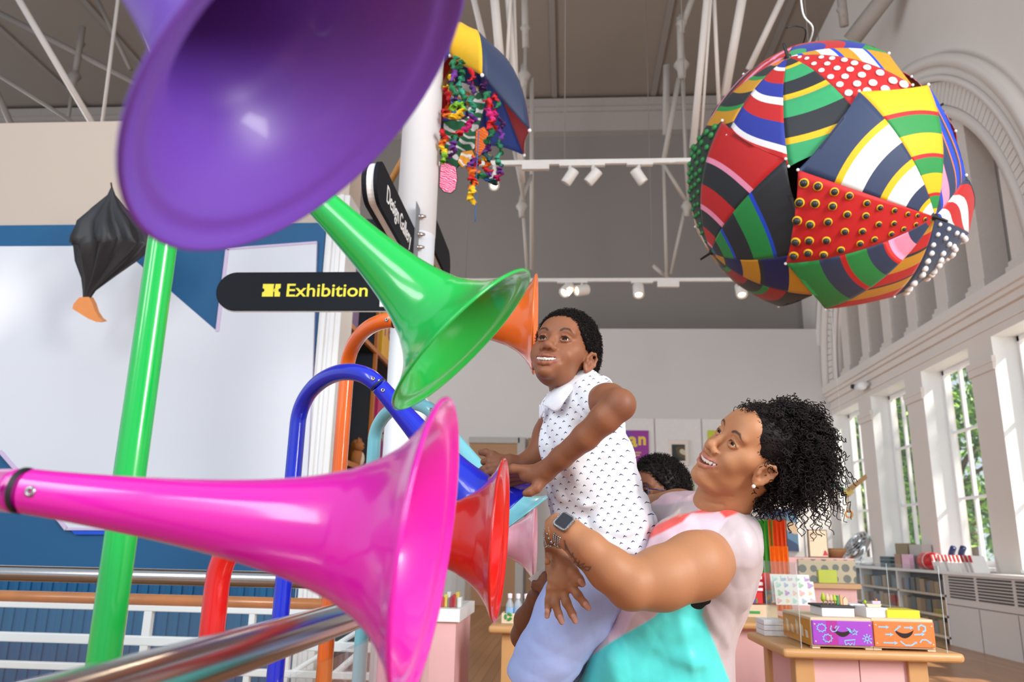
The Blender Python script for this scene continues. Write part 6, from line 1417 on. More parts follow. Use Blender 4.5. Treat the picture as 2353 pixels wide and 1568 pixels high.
# armhole, neck opening, hem
S.chain([(1405, 928, 1.845, 50), (1440, 934, 1.74, 62)], .003, 'sub')
S.chain([(1322, 850, 2.07, 44), (1303, 890, 2.03, 45)], .006, 'sub')
def below(px0, py0, px1, py1, keep_above=True):
    n = nrm(np.cross(ray(px0, py0), ray(px1, py1))); n = n if n[2] > 0 else -n
    return (lambda X, Y, Z: -((X-CAM[0])*n[0]+(Y-CAM[1])*n[1]+(Z-CAM[2])*n[2]).astype(f32)+0*X)
S.fn('int', .006, lambda X, Y, Z: below(1275, 1244, 1475, 1281)(X, Y, Z), lo_s, hi_s)
def shirt_mat():
    m = mat('white_bird_print_shirt', (236, 239, 246), .75, noise=.02, scale=200, bump=.02); nt = m.node_tree; b = nt.nodes['Principled BSDF']
    tc = nt.nodes.new('ShaderNodeTexCoord'); sp = nt.nodes.new('ShaderNodeSeparateXYZ'); nt.links.new(tc.outputs['Object'], sp.inputs[0])
    def M(op, a, bb=None, cc=None):
        n = nt.nodes.new('ShaderNodeMath'); n.operation = op
        for i, q in enumerate((a, bb, cc)):
            if q is None: continue
            if isinstance(q, (int, float)): n.inputs[i].default_value = q
            else: nt.links.new(q, n.inputs[i])
        return n.outputs[0]
    x = M('ADD', M('MULTIPLY', sp.outputs[0], .98), M('MULTIPLY', sp.outputs[1], -.25)); x = M('ADD', x, M('MULTIPLY', sp.outputs[2], .22)); z = M('ADD', M('MULTIPLY', sp.outputs[2], .97), M('MULTIPLY', sp.outputs[0], -.16))
    pz_ = .0142; px_ = .0250
    row = M('FLOOR', M('DIVIDE', z, pz_)); par = M('MULTIPLY', M('FRACT', M('MULTIPLY', row, .5)), px_)
    u = M('SUBTRACT', M('MULTIPLY', M('FRACT', M('DIVIDE', M('ADD', x, par), px_)), px_), px_/2); v = M('SUBTRACT', M('MULTIPLY', M('FRACT', M('DIVIDE', z, pz_)), pz_), pz_/2)
    au = M('ABSOLUTE', u); d = M('ABSOLUTE', M('ADD', v, M('SUBTRACT', M('MULTIPLY', au, .75), .0018)))
    inside = M('MULTIPLY', M('LESS_THAN', d, M('SUBTRACT', .0015, M('MULTIPLY', au, .2))), M('LESS_THAN', au, .0040))
    mx = nt.nodes.new('ShaderNodeMix'); mx.data_type = 'RGBA'; nt.links.new(inside, mx.inputs[0]); old = b.inputs['Base Color'].links[0].from_socket; nt.links.new(old, mx.inputs[6]); mx.inputs[7].default_value = lin((36, 44, 92)); nt.links.new(mx.outputs[2], b.inputs['Base Color'])
    return m
shirt, _ = sdf_object('shirt', S, .0034, shirt_mat(), boy, it=1)
# collar
M_plain = mat('white_cotton', (238, 241, 248), .8, noise=.03, scale=60, bump=.03)
def cloth_strip(name, inner, outer, m, parent, n=14, k=6, bulge=.006, th=.0028):
    a = np.array(smooth_path([PD(*p) for p in inner], n)); c = np.array(smooth_path([PD(*p) for p in outer], n)); vs = []; fs = []
    for i in range(len(a)):
        for j in range(k+1):
            t = j/k; p = a[i]*(1-t)+c[i]*t; vs.append(p+nrm(CAM-p)*bulge*math.sin(math.pi*t))
    for i in range(len(a)-1):
        for j in range(k): q = i*(k+1)+j; fs.append((q, q+1, q+k+2, q+k+1))
    o = MB().add(vs, fs).build(name, m, parent); sd = o.modifiers.new('thick', 'SOLIDIFY'); sd.thickness = th; sd.offset = 0; return o
cloth_strip('collar', [(1352, 858, 2.03), (1326, 862, 1.985), (1301, 878, 1.955), (1275, 895, 1.95), (1257, 913, 1.955), (1247, 930, 1.965)], [(1378, 866, 1.965), (1346, 872, 1.935), (1318, 895, 1.92), (1300, 918, 1.905), (1279, 946, 1.915), (1255, 933, 1.95)], M_plain, shirt)
cloth_strip('collar', [(1247, 929, 1.965), (1243, 931, 1.985), (1240, 930, 2.0)], [(1250, 945, 1.955), (1245, 955, 1.965), (1240, 963, 1.98)], M_plain, shirt, bulge=.002)
# hem of the left sleeve: a rolled band round the arm opening
ring = []; ca = PD(1404, 922, 1.86); ad = nrm(PD(1424, 930, 1.79)-PD(1380, 924, 1.9)); a, b, _ = frame(ad)
# shorts
SH = Body()
SH.chain([(1390, 1272, 1.98, 88), (1378, 1318, 1.97, 95), (1320, 1410, 1.93, 84), (1265, 1500, 1.9, 70), (1235, 1552, 1.9, 62), (1222, 1580, 1.9, 60)], .03)
SH.chain([(1398, 1306, 2.05, 86), (1350, 1410, 2.06, 82), (1295, 1530, 2.06, 66), (1280, 1580, 2.06, 60)], .03)
lo_s = np.min([p.lo for p in SH.p], 0)-.05; hi_s = np.max([p.hi for p in SH.p], 0)+.05
f2_ = folds(8, .0055, 7, (.06, .14)); SH.fn('bump', 0, lambda X, Y, Z: f2_(X, Y, Z), lo_s, hi_s)
for (a, b, sg, am) in (((1385, 1392, 1.86), (1240, 1545, 1.84), 5, .003), ((1405, 1390, 1.87), (1420, 1450, 1.88), 4, .003), ((1250, 1370, 1.85), (1300, 1450, 1.84), 12, -.004), ((1230, 1440, 1.85), (1290, 1490, 1.84), 12, .004)):
    SH.bump(PD(*a), PD(*b), sg*1.9/F*1.6, am*1.5)
SH.chain([(1228, 1566, 1.9, 52), (1205, 1610, 1.9, 52)], .003, 'sub')
SH.fn('int', .003, lambda X, Y, Z: (lambda n, p: ((X-p[0])*n[0]+(Y-p[1])*n[1]+(Z-p[2])*n[2]).astype(f32))(nrm(PD(1200, 1610, 1.9)-PD(1245, 1530, 1.9)), PD(1214, 1574, 1.9)), lo_s, hi_s)
M_short = mat('pale_blue_cotton', (166, 182, 232), .8, noise=.05, scale=90, bump=.04)
shorts, _ = sdf_object('shorts', SH, .004, M_short, boy, it=1)
CU = Body(); CU.chain([(1244, 1532, 1.9, 67), (1228, 1562, 1.9, 66)], .004); CU.chain([(1246, 1520, 1.9, 56), (1222, 1580, 1.9, 55)], .002, 'sub')
ax_ = nrm(PD(1200, 1610, 1.9)-PD(1245, 1530, 1.9))
for sgn, pp in ((1, PD(1226, 1568, 1.9)), (-1, PD(1246, 1532, 1.9))): CU.fn('int', .002, lambda X, Y, Z, n=ax_*sgn, p=pp: ((X-p[0])*n[0]+(Y-p[1])*n[1]+(Z-p[2])*n[2]).astype(f32), PD(1236, 1547, 1.9)-.15, PD(1236, 1547, 1.9)+.15)
sdf_object('cuff', CU, .003, M_short, shorts, it=1)
WB = Body(); WB.chain([(1392, 1266, 1.98, 92), (1394, 1276, 1.98, 92)], .01)
for sgn, pp in ((1, PD(1394, 1284, 1.98)), (-1, PD(1392, 1266, 1.98))): WB.fn('int', .002, lambda X, Y, Z, n=np.array([.12, 0, -1])*sgn, p=pp: ((X-p[0])*n[0]+(Y-p[1])*n[1]+(Z-p[2])*n[2]).astype(f32), PD(1392, 1260, 1.98)-.2, PD(1392, 1260, 1.98)+.2)
sdf_object('waistband', WB, .004, mat('navy_waistband', (40, 48, 92), .8), shorts, it=1)
# ------------------------------------------------------------------ the woman lifting him
M_skin2 = vmat('woman_skin', .52, bump=.03, scale=220, spec=.35, noise=.05)
HM = Head([.8603, .05203, 1.94997, 1718.58, 1038.55, 1.0097], 1.85, False, 1.25, .0030, gaze=(.06, -.02), mw=1.25)
mum = empty('person', PD(1530, 1500, 1.92), 'person in silver, coral and turquoise sleeveless top holding up the child', 'person')
B = Body()
# torso, neck
B.chain([(1718, 1088, 1.87, 58), (1668, 1140, 1.9, 58), (1640, 1200, 1.93, 70)], .025)
B.chain([(1630, 1240, 1.95, 78), (1620, 1320, 1.96, 94), (1570, 1450, 1.97, 100), (1530, 1580, 1.98, 112), (1515, 1720, 2.0, 130)], .04)
B.chain([(1470, 1760, 1.96, 88), (1460, 2050, 2.05, 66), (1470, 2350, 2.2, 46)], .03); B.chain([(1560, 1760, 2.02, 88), (1570, 2050, 2.1, 66), (1580, 2350, 2.26, 46)], .03)
HM.prims(B)
HM.el(B, (0, .045, -.112), (.034, .036, .018), .02)                     # soft under-chin
# left arm across the child
B.chain([(1652, 1272, 1.85, 60), (1600, 1300, 1.76, 75), (1520, 1330, 1.72, 70), (1452, 1345, 1.69, 57)], .02)
B.chain([(1446, 1340, 1.69, 56), (1400, 1308, 1.69, 50), (1350, 1262, 1.70, 41), (1310, 1228, 1.72, 33), (1284, 1212, 1.74, 29)], .015)
# its hand folded down round the other wrist
B.chain([(1284, 1212, 1.74, 29), (1258, 1226, 1.765, 26), (1246, 1244, 1.77, 21)], .012)
for f in ([(1240, 1236, 1.765, 13), (1239, 1258, 1.755, 12), (1246, 1280, 1.748, 10), (1257, 1291, 1.742, 8)], [(1246, 1230, 1.78, 13), (1238, 1262, 1.78, 11.5), (1244, 1284, 1.77, 9.5)], [(1258, 1226, 1.80, 11), (1252, 1264, 1.81, 10.5), (1260, 1288, 1.80, 9)]): B.chain(f, .005)
# right arm comes round behind the child; hand spread on the shorts
B.chain([(1560, 1190, 2.08, 66), (1500, 1200, 2.2, 58), (1400, 1260, 2.28, 50), (1330, 1290, 2.22, 44), (1262, 1290, 2.05, 36), (1252, 1282, 1.9, 32), (1276, 1284, 1.80, 29)], .02)
B.chain([(1276, 1284, 1.80, 29), (1288, 1312, 1.775, 29), (1292, 1336, 1.765, 28)], .012)
B.chain([(1276, 1340, 1.765, 19), (1268, 1356, 1.762, 12)], .01); B.chain([(1305, 1332, 1.76, 20), (1314, 1348, 1.755, 13)], .01); B.chain([(1290, 1335, 1.765, 24), (1290, 1360, 1.76, 15)], .01)
FING = [[(1265, 1352, 1.762, 10), (1261, 1380, 1.755, 9), (1258, 1402, 1.752, 8), (1257, 1416, 1.755, 6.5)],
        [(1277, 1358, 1.757, 10.5), (1276, 1388, 1.745, 10), (1284, 1413, 1.742, 8.6), (1291, 1430, 1.745, 6.8)],
        [(1293, 1358, 1.752, 10.5), (1302, 1386, 1.738, 10.3), (1315, 1412, 1.735, 8.8), (1322, 1428, 1.738, 6.8)],
        [(1310, 1346, 1.75, 10.8), (1328, 1368, 1.735, 10), (1343, 1387, 1.732, 8.6), (1352, 1398, 1.735, 6.8)]]
for f in FING: B.chain(f, .005)
THUMB = [(1304, 1296, 1.775, 16), (1318, 1316, 1.755, 12), (1330, 1332, 1.745, 10.5), (1338, 1342, 1.745, 8)]
B.chain(THUMB, .008)
for x, y, d in ((1275, 1352, 1.745), (1294, 1350, 1.738), (1262, 1352, 1.75), (1311, 1343, 1.738)): B.el(PD(x, y, d+.006), (.006, .006, .006), None, .006)
B.bump(PD(1660, 1160, 1.84), PD(1600, 1148, 1.88), .006, -.003); B.bump(PD(1680, 1138, 1.83), PD(1606, 1130, 1.88), .005, -.0025)
NAILS = [((1256, 1405), (1257, 1416)), ((1287, 1419), (1292, 1430)), ((1318, 1417), (1323, 1428)), ((1346, 1389), (1352, 1398)), ((1334, 1336), (1339, 1343))]
TAT = [[(1297, 1243), (1300, 1262), (1306, 1266), (1299, 1250)], [(1306, 1266), (1312, 1276), (1318, 1280), (1322, 1290), (1328, 1296), (1333, 1306), (1340, 1302)], [(1316, 1272), (1314, 1280)], [(1324, 1284), (1319, 1294)], [(1331, 1290), (1327, 1302)], [(1338, 1308), (1345, 1303), (1357, 1304), (1352, 1312), (1344, 1310)], [(1330, 1300), (1343, 1296)]]
def pl2(q, a, b): a = np.array(a, float); b = np.array(b, float); ba = b-a; t = np.clip((q-a)@ba/(ba@ba+1e-9), 0, 1); return np.linalg.norm(q-a-t[:, None]*ba, axis=1)
def paint_mum(P_):
    c = HM.paint(P_, (176, 122, 86), (178, 104, 100), (38, 26, 22)); q = proj_px(P_); dep = -((P_-CAM)@RC)[:, 2]
    near = dep < 1.80
    for a, b in NAILS:
        w_ = np.clip((7.0-pl2(q, a, b))/2.0, 0, 1)*near*(dep < 1.76); c = c*(1-w_[:, None]*.75)+L3((240, 190, 180))*w_[:, None]*.75
    w_ = np.zeros(len(P_))
    for ln in TAT:
        for a, b in zip(ln[:-1], ln[1:]): w_ = np.maximum(w_, np.clip((2.4-pl2(q, a, b))/1.2, 0, 1)*near)
    c = c*(1-w_[:, None]*.8)+L3((74, 66, 66))*w_[:, None]*.8
    el_ = np.linalg.norm(P_-PD(1432, 1392, 1.70), axis=1); w_ = np.clip((.05-el_)/.04, 0, 1)[:, None]*.3; c = c*(1-w_)+L3((110, 74, 58))*w_
    # darker hand with brown knuckles
    w_ = np.clip((.10-np.linalg.norm(P_-PD(1290, 1350, 1.76), axis=1))/.04, 0, 1)[:, None]*.35; c = c*(1-w_)+L3((140, 92, 68))*w_
    for x, y, d in ((1261, 1380, 1.745), (1276, 1388, 1.735), (1303, 1386, 1.727), (1329, 1368, 1.725)):
        w_ = np.clip((.010-np.linalg.norm(P_-PD(x, y, d), axis=1))/.006, 0, 1)[:, None]*.35; c = c*(1-w_)+L3((104, 62, 48))*w_
    return c
hf = (HM.c-.13, HM.c+.13, .0018); hq = (PD(1225, 1440, 1.83), PD(1365, 1200, 1.70)); hfin = (np.minimum(*hq)-.005, np.maximum(*hq)+.005, .0022)
sdf_object('body', B, .0055, M_skin2, mum, fine=[hf, hfin], paint=paint_mum, it=1, lo=np.array([-.05, 1.2, 0.0]), hi=np.array([.95, 2.6, 1.75]))
HM.extras(mum, (50, 30, 20))
# earring, nose stud
ep = HM.W((-.0825, -.004, -.049)); ed_ = nrm(CAM-ep)
o = MB().sph(ep+ed_*.004, .0046, 14).build('pearl_earring', mat('pearl', (240, 232, 228), .15, coat=.5), mum)
npos = HM.W((-.0255, .086, -.038)); MB().sph(npos, .0018, 8).build('nose_stud', M_steel, mum)
# hair: slick cap behind the hairline, then a big bunch of loose curls
def cut_mum(X, Y, Z):
    px, py, pz = (X-HM.c[0])/HM.s, (Y-HM.c[1])/HM.s, (Z-HM.c[2])/HM.s; Rm = HM.R
    x = px*Rm[0, 0]+py*Rm[1, 0]+pz*Rm[2, 0]; y = px*Rm[0, 1]+py*Rm[1, 1]+pz*Rm[2, 1]; z = px*Rm[0, 2]+py*Rm[1, 2]+pz*Rm[2, 2]
    f1 = .060+(y-.072)*.9+.35*np.maximum(0, np.abs(x)-.04)-z; f1 = np.where(y < .03, .012+(y-.03)*-.2-z+.0, f1)
    f = np.where(y > -.020, np.maximum(f1, .0-z), -.062-z); return f*HM.s*.7
HC2 = Body(); HM.el(HC2, (0, -.021, .039), (.0780, .0995, .0890), .01); HM.el(HC2, (0, -.055, -.005), (.066, .058, .066), .03)
HC2.fn('int', .004, cut_mum, HM.c-.25, HM.c+.25)
hair2, hp2 = sdf_object('hair', HC2, .003, M_hair, mum, it=2)
rg2 = np.random.default_rng(21); st = []
CC = PD(1838, 1035, 1.86); kx = 1.86/F
def blob_pt(cx_, cy_, dd, rx, ry, rz):
    d = rg2.normal(size=3); d /= np.linalg.norm(d); r = rg2.uniform(.2, 1)**.45; return PD(cx_, cy_, dd)+RC@(d*np.array([rx*kx, ry*kx, rz])*r), RC@d
for (cx_, cy_, dd, rx, ry, rz, n, L, R_, dr) in ((1830, 1010, 1.87, 52, 52, .085, 900, (.03, .065), (.0045, .0075), .35), (1775, 965, 1.86, 56, 24, .08, 420, (.02, .045), (.003, .0055), .1), (1848, 1060, 1.87, 34, 40, .07, 420, (.04, .08), (.0035, .0065), .9), (1756, 1150, 1.86, 20, 15, .04, 110, (.015, .035), (.003, .005), .4), (1788, 1048, 1.86, 40, 56, .08, 420, (.03, .06), (.003, .006), .4), (1832, 962, 1.87, 38, 22, .07, 260, (.025, .05), (.0035, .006), .1)):
    for i in range(n):
        p, d = blob_pt(cx_, cy_, dd, rx, ry, rz); L_ = rg2.uniform(*L); R__ = rg2.uniform(*R_); st.append((helix(p, d+rg2.normal(size=3)*.5, L_, R__, L_/.0095*rg2.uniform(.8, 1.2), None, dr, None, rg2), rg2.uniform(.0014, .0022)))
for i in range(90):                                                      # long hanging ringlets
    x = rg2.uniform(1786, 1872); y = rg2.uniform(1060, 1108); p = PD(x, y, 1.86+rg2.uniform(-.06, .06)); L_ = rg2.uniform(.04, .084); st.append((helix(p, np.array([rg2.normal()*.12-.02, rg2.normal()*.1, -1]), L_, rg2.uniform(.0055, .0085), L_/.0115, None, 0, None, rg2), .0021))
for i in range(60):                                                      # loose ends on the outline
    a = rg2.uniform(-2.4, .9); p = PD(1836+68*math.cos(a), 1015+66*math.sin(a), 1.87); d = RC@np.array([math.cos(a), -math.sin(a), rg2.normal()*.3]); L_ = rg2.uniform(.015, .04); st.append((helix(p, d, L_, rg2.uniform(.003, .006), L_/.016, None, .3, None, rg2), .0010))
for i in range(16):                                                      # corkscrews at the right edge
    p = PD(rg2.uniform(1885, 1905), rg2.uniform(985, 1050), 1.87+rg2.normal()*.02); st.append((helix(p, RC@np.array([.5+rg2.normal()*.3, -.6+rg2.normal()*.3, 0]), rg2.uniform(.02, .04), rg2.uniform(.004, .006), 2.6, None, .5, None, rg2), .0014))
l2 = HM.loc(hp2); fr_ = np.where((l2[:, 1] < .05)|(l2[:, 2] > .075))[0]
for i in rg2.choice(fr_, min(len(fr_), 2600), replace=False):                # strands combed back over the crown
    d = HM.R@nrm([rg2.normal()*.25, -1, .35+rg2.normal()*.25]); L_ = rg2.uniform(.012, .03); st.append((helix(hp2[i]-d*.004, d, L_, rg2.uniform(.0012, .0028), L_/.010, None, 0, None, rg2), .0009))
for i in range(46):                                                      # short front curls along the hairline
    p = PD(rg2.uniform(1700, 1760), rg2.uniform(928, 946), 1.82+rg2.normal()*.03); st.append((helix(p, RC@np.array([-.6+rg2.normal()*.5, .5+rg2.normal()*.4, .2]), rg2.uniform(.012, .026), rg2.uniform(.0025, .0045), 2.2, None, .2, None, rg2), .0010))
curl_mesh('hair_curls', st, M_hair, hair2, 5)
MB().sph(PD(1822, 1022, 1.88), (58*kx, .075, 58*kx), 20).build('hair_bunch', M_hair, hair2)
# sleeveless colour-blocked top
T_ = Body()
T_.chain([(1640, 1215, 1.94, 88), (1628, 1262, 1.94, 108), (1614, 1330, 1.94, 112), (1556, 1450, 1.95, 122), (1530, 1570, 1.96, 148), (1520, 1700, 1.98, 168), (1520, 1780, 1.98, 175)], .04)
T_.chain([(1700, 1235, 1.86, 50), (1706, 1298, 1.88, 34), (1650, 1415, 1.90, 32), (1618, 1520, 1.92, 52)], .03)
T_.chain([(1660, 1232, 1.86, 64), (1600, 1232, 1.86, 42)], .03)
T_.chain([(1676, 1266, 1.835, 73), (1664, 1322, 1.85, 62), (1634, 1395, 1.87, 46)], .03)
T_.chain([(1620, 1185, 2.0, 52), (1562, 1182, 2.06, 48), (1535, 1200, 2.08, 50)], .03)
T_.chain([(1490, 1440, 1.90, 60), (1440, 1520, 1.90, 76), (1420, 1600, 1.92, 90)], .04)
T_.chain([(1565, 1260, 1.90, 70), (1540, 1330, 1.90, 76), (1500, 1420, 1.9, 80)], .03)
lo_s = np.min([p.lo for p in T_.p], 0)-.05; hi_s = np.max([p.hi for p in T_.p], 0)+.05
f3 = folds(15, .0068, 7, (.07, .2), (1, 1, .45)); T_.fn('bump', 0, lambda X, Y, Z: f3(X, Y, Z), lo_s, hi_s)
for (a, b, sg, am) in (((1560, 1400, 1.80), (1600, 1560, 1.79), 12, .007), ((1600, 1395, 1.80), (1660, 1560, 1.80), 9, -.006), ((1520, 1420, 1.81), (1400, 1520, 1.79), 10, .006), ((1440, 1555, 1.8), (1600, 1470, 1.8), 10, -.006), ((1620, 1400, 1.80), (1690, 1500, 1.84), 8, .005), ((1500, 1500, 1.8), (1620, 1530, 1.8), 12, .006), ((1500, 1225, 1.84), (1570, 1180, 1.86), 7, .005), ((1690, 1230, 1.80), (1725, 1400, 1.82), 9, .005), ((1720, 1220, 1.82), (1740, 1360, 1.84), 8, -.004)):
    T_.bump(PD(*a), PD(*b), sg*1.85/F*1.6, am)
# neck opening and left armhole
T_.chain([(1712, 1096, 1.87, 60), (1664, 1142, 1.9, 63)], .006, 'sub')
T_.chain([(1582, 1299, 1.76, 86), (1560, 1310, 1.66, 90), (1480, 1340, 1.60, 88)], .004, 'sub')
SIL, COR, PNK, TUR, MAU = L3((196, 182, 186)), L3((238, 84, 76)), L3((232, 200, 214)), L3((84, 226, 222)), L3((214, 184, 186))
def paint_top(P_):
    q = proj_px(P_); c = np.tile(SIL, (len(P_), 1)); front = ((P_-PD(1610, 1330, 1.95))@RC)[:, 2] > -.2
    def put(poly, col):
        m = in_poly(q, poly); d = np.min([pl2(q, poly[i], poly[(i+1) % len(poly)]) for i in range(len(poly))], 0)
        w_ = np.clip(.5+np.where(m, d, -d)/5.0, 0, 1)[:, None]; c[:] = c*(1-w_)+np.asarray(col)*w_
    put([(1380, 1100), (1700, 1100), (1690, 1170), (1655, 1215), (1640, 1240), (1610, 1380), (1400, 1480), (1380, 1300)], PNK)
    put([(1480, 1150), (1520, 1140), (1600, 1128), (1606, 1175), (1560, 1188), (1500, 1212), (1470, 1235)], SIL)
    put([(1480, 1100), (1602, 1100), (1600, 1148), (1530, 1160), (1500, 1160)], PNK)
    put([(1440, 1235), (1497, 1212), (1560, 1183), (1590, 1178), (1568, 1200), (1520, 1225), (1440, 1262)], COR)
    put([(1588, 1178), (1640, 1164), (1700, 1150), (1712, 1172), (1665, 1192), (1652, 1178), (1600, 1180)], COR)
    put([(1640, 1178), (1652, 1176), (1668, 1192), (1640, 1186)], PNK)
    put([(1300, 1600), (1330, 1530), (1395, 1482), (1437, 1456), (1500, 1420), (1540, 1385), (1580, 1360), (1622, 1372), (1613, 1414), (1645, 1486), (1690, 1600), (1760, 2100), (1200, 2100)], TUR)
    put([(1437, 1456), (1452, 1420), (1470, 1396), (1560, 1360), (1600, 1340), (1580, 1362), (1540, 1385), (1500, 1420)], MAU)
    return c
M_top = vmat('satin_top', .32, sheen=.2, bump=.02, scale=160, spec=.5, noise=.04)
top, _ = sdf_object('top', T_, .0036, M_top, mum, paint=paint_top, it=1)
# black garment showing in the armhole
UB = Body(); UB.chain([(1648, 1330, 1.86, 56), (1625, 1360, 1.85, 44), (1580, 1372, 1.85, 34)], .02); sdf_object('undershirt', UB, .005, mat('black_jersey', (20, 18, 20), .8), mum)
# watch, bangle and bracelets on the left wrist
wc = PD(1297, 1208, 1.715); wd = nrm(PD(1325, 1238, 1.71)-PD(1284, 1212, 1.74)); wn = nrm(CAM-wc+np.array([0, 0, .9])); wn = nrm(wn-wd*wn.dot(wd)); wu = np.cross(wn, wd)
wt = empty('wrist_watch', wc, 'smart watch with a dark square face and beaded silver band on the woman\'s wrist', 'watch')
wc2 = PD(1302, 1222, 1.725); rw = 33*1.72/F
c0 = wc2+wn*(rw+.002)
def rrect(c, hx, hy, r, z):
    return [c+wd*(sx*(hx-r)+r*math.cos(a))+wu*(sy*(hy-r)+r*math.sin(a))+wn*z for sx, sy, a0 in ((1, 1, 0), (-1, 1, 1.571), (-1, -1, 3.142), (1, -1, 4.712)) for a in np.linspace(a0, a0+1.571, 6)]
MB().prism(rrect(c0, .0185, .0205, .007, 0), wn*.008).build('case', M_steel, wt, bevel=.0012)
MB().prism(rrect(c0, .0142, .0165, .005, .0082), wn*.0006).build('glass', mat('watch_glass', (44, 44, 52), .08), wt)
for k in range(30):
    a = 2*math.pi*k/30; p = c0+wd*.0178*math.copysign(abs(math.cos(a))**.5, math.cos(a))+wu*.0198*math.copysign(abs(math.sin(a))**.5, math.sin(a))+wn*.008; MB().sph(p, .0017, 8).build('crystal', M_steel, wt)
bm = MB()
for off in (-.008, -.003, .003, .008):
    for k in range(44):
        a = 2*math.pi*k/44
        if math.cos(a) > .55: continue
        bm.sph(wc2+wd*off+(rw+.0025)*(math.cos(a)*wn+math.sin(a)*wu), .0026, 6)
bm.build('beaded_band', M_steel, wt)
wr2 = PD(1282, 1216, 1.742); wd2 = nrm(PD(1310, 1228, 1.72)-PD(1258, 1224, 1.765)); n2 = nrm(CAM-wr2); n2 = nrm(n2-wd2*n2.dot(wd2)); u2 = np.cross(n2, wd2); r2_ = 31*1.742/F
o = MB().tube([wr2+r2_*(math.cos(a)*n2+math.sin(a)*u2) for a in np.linspace(0, 2*math.pi, 33)], .0022, 8, caps=False).build('bangle', mat('pale_gold', (226, 190, 160), .2, metal=1), None, root_loc=wr2); tag(o, 'thin rose gold bangle beside the watch on the woman\'s wrist', 'bangle')
ch = empty('charm_bracelet', PD(1268, 1228, 1.75), 'silver chain and charm bracelet hanging on the woman\'s wrist', 'bracelet')
lk = MB(); wr3 = PD(1272, 1222, 1.752)
for k in range(46):
    a = 2*math.pi*k/46; p = wr3+(r2_+.002)*(math.cos(a)*n2+math.sin(a)*u2)-wd2*(.002*math.sin(3*a))+np.array([0, 0, -.01*max(0, math.cos(a))]); lk.sph(p, .0021, 6)
lk.build('chain', M_steel, ch)
for k, (x, y, r) in enumerate(((1262, 1238, 4), (1268, 1246, 5), (1275, 1252, 4.5), (1282, 1256, 5), (1258, 1228, 4), (1288, 1258, 4), (1265, 1256, 3))):
    MB().sph(PD(x, y, 1.728), r*1.74/F, 10).build('charm', M_steel, ch)
MB().tube(smooth_path([PD(1258, 1218, 1.735), PD(1251, 1240, 1.735), PD(1252, 1258, 1.735), PD(1262, 1252, 1.735)], 6), .0014, 6).build('safety_chain', M_steel, ch)
# ------------------------------------------------------------------ third person half hidden behind them, with glasses and a paper card
HG = Head([.86*0, .15, 2.25, 1506, 1142, .98], 2.5, False, 0.0, .0050, gaze=(0, -.1))
gp = empty('person', PD(1500, 1400, 2.5), 'person with short curly hair and dark blue glasses, half hidden behind the lifted child', 'person')
B = Body(); HG.prims(B)
B.chain([(1512, 1190, 2.55, 42), (1510, 1240, 2.57, 50)], .02)
B.chain([(1508, 1290, 2.6, 92), (1505, 1500, 2.62, 96), (1500, 1700, 2.65, 96)], .04); B.chain([(1470, 1760, 2.65, 52), (1470, 2150, 2.9, 34)], .03); B.chain([(1540, 1760, 2.7, 52), (1540, 2150, 2.95, 34)], .03)
B.chain([(1430, 1300, 2.5, 48), (1330, 1440, 2.36, 40), (1206, 1462, 2.2, 30)], .02)
B.chain([(1206, 1462, 2.2, 31), (1212, 1425, 2.14, 29), (1234, 1378, 2.06, 22), (1244, 1358, 2.03, 20)], .015)
B.chain([(1244, 1358, 2.03, 20), (1250, 1340, 2.01, 18)], .01)
for f in ([(1244, 1336, 2.0, 9), (1238, 1350, 1.985, 8.5), (1246, 1360, 1.98, 7.5)], [(1250, 1330, 2.0, 9), (1240, 1340, 1.98, 8.5), (1247, 1351, 1.975, 7.5)], [(1255, 1324, 2.0, 9), (1246, 1330, 1.98, 8.5), (1252, 1342, 1.975, 7.5)], [(1258, 1320, 2.0, 8.5), (1252, 1322, 1.98, 8), (1257, 1332, 1.975, 7)]): B.chain(f, .004)
B.chain([(1240, 1364, 2.02, 12), (1230, 1350, 2.0, 9), (1228, 1340, 1.99, 7.5)], .006)
M_skin3 = vmat('third_skin', .55, bump=.03, scale=220, spec=.3)
sdf_object('body', B, .006, M_skin3, gp, fine=[(HG.c-.12, HG.c+.12, .0026), (PD(1215, 1480, 2.2), PD(1262, 1315, 1.97), .003)], paint=lambda P_: HG.paint(P_, (124, 78, 54), (140, 84, 76), (30, 22, 20)), it=1)
HG.extras(gp, (30, 18, 12))
HC3 = Body(); HG.el(HC3, (0, -.021, .041), (.086, .106, .096), .01)
def cut_g(X, Y, Z):
    px, py, pz = (X-HG.c[0])/HG.s, (Y-HG.c[1])/HG.s, (Z-HG.c[2])/HG.s; Rm = HG.R
    y = px*Rm[0, 1]+py*Rm[1, 1]+pz*Rm[2, 1]; z = px*Rm[0, 2]+py*Rm[1, 2]+pz*Rm[2, 2]
    return np.where(y > .01, .062+(y-.072)*.9-z, -.05-z)*HG.s*.7
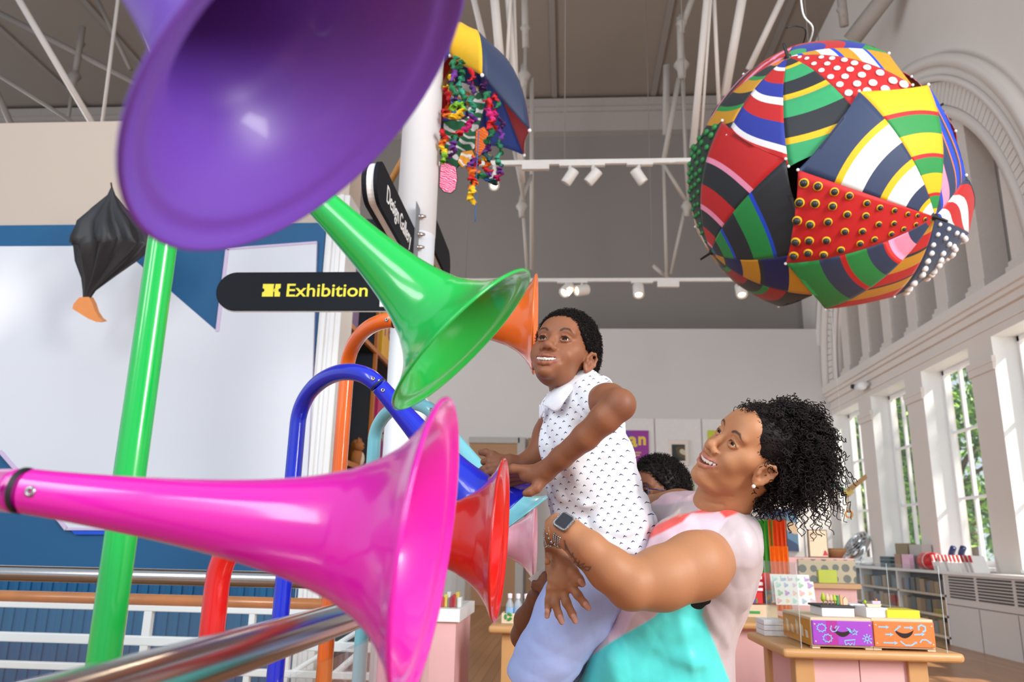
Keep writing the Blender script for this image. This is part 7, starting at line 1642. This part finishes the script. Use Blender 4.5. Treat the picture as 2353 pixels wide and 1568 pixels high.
HC3.fn('int', .004, cut_g, HG.c-.25, HG.c+.25); hair3, hp3 = sdf_object('hair', HC3, .0035, M_hair, gp, it=2)
cw = HG.W((0, -.018, .036)); st = []
for i in rg2.choice(len(hp3), min(len(hp3), 3800), replace=False):
    d = nrm(hp3[i]-cw)+rg2.normal(size=3)*.35
    if np.linalg.norm(HG.loc(hp3[i:i+1])[0]/np.array([.08, .1, .09])) < .7: continue
    st.append((helix(hp3[i]-d*.003, d, rg2.uniform(.008, .018), rg2.uniform(.002, .0035), rg2.uniform(1.2, 2.4), 12, 0, None, rg2), .0011))
curl_mesh('hair_curls', st, M_hair, hair3, 4)
gl = empty('glasses', HG.W((0, .09, 0)), 'dark blue glasses worn by the person behind the child', 'glasses'); M_frm = mat('navy_frame', (34, 40, 84), .3)
for x in (-1, 1):
    MB().tube([HG.W((x*.034+.024*math.copysign(abs(math.cos(t))**.6, math.cos(t)), .092-.002*abs(math.cos(t)), -.003+.018*math.copysign(abs(math.sin(t))**.6, math.sin(t)))) for t in np.linspace(0, 6.283, 33)], .0022, 8, caps=False).build('rim', M_frm, gl)
    MB().tube([HG.W((x*.058, .089, .006)), HG.W((x*.074, .05, .006)), HG.W((x*.08, -.005, .006)), HG.W((x*.078, -.03, -.012))], .002, 8).build('temple', M_frm, gl)
MB().tube([HG.W((-.010, .092, .002)), HG.W((0, .095, .005)), HG.W((.010, .092, .002))], .002, 8).build('bridge', M_frm, gl)
JU = Body(); JU.chain([(1508, 1268, 2.6, 80), (1508, 1300, 2.6, 104), (1505, 1500, 2.62, 108), (1500, 1720, 2.65, 108)], .04); JU.chain([(1440, 1290, 2.52, 58), (1390, 1360, 2.44, 52)], .03); sdf_object('jumper', JU, .007, mat('plum_jersey', (90, 70, 110), .8), gp)
pc = [PD(1214, 1330, 1.99), PD(1256, 1297, 2.0), PD(1268, 1330, 2.02), PD(1240, 1356, 2.0)]
tag(MB().prism(pc, nrm(CAM-pc[0])*-.0012).build('paper_card', mat('white_paper', (238, 236, 230), .7), None, root_loc=pc[0]), 'folded white paper card held below the pale pink horn', 'card')
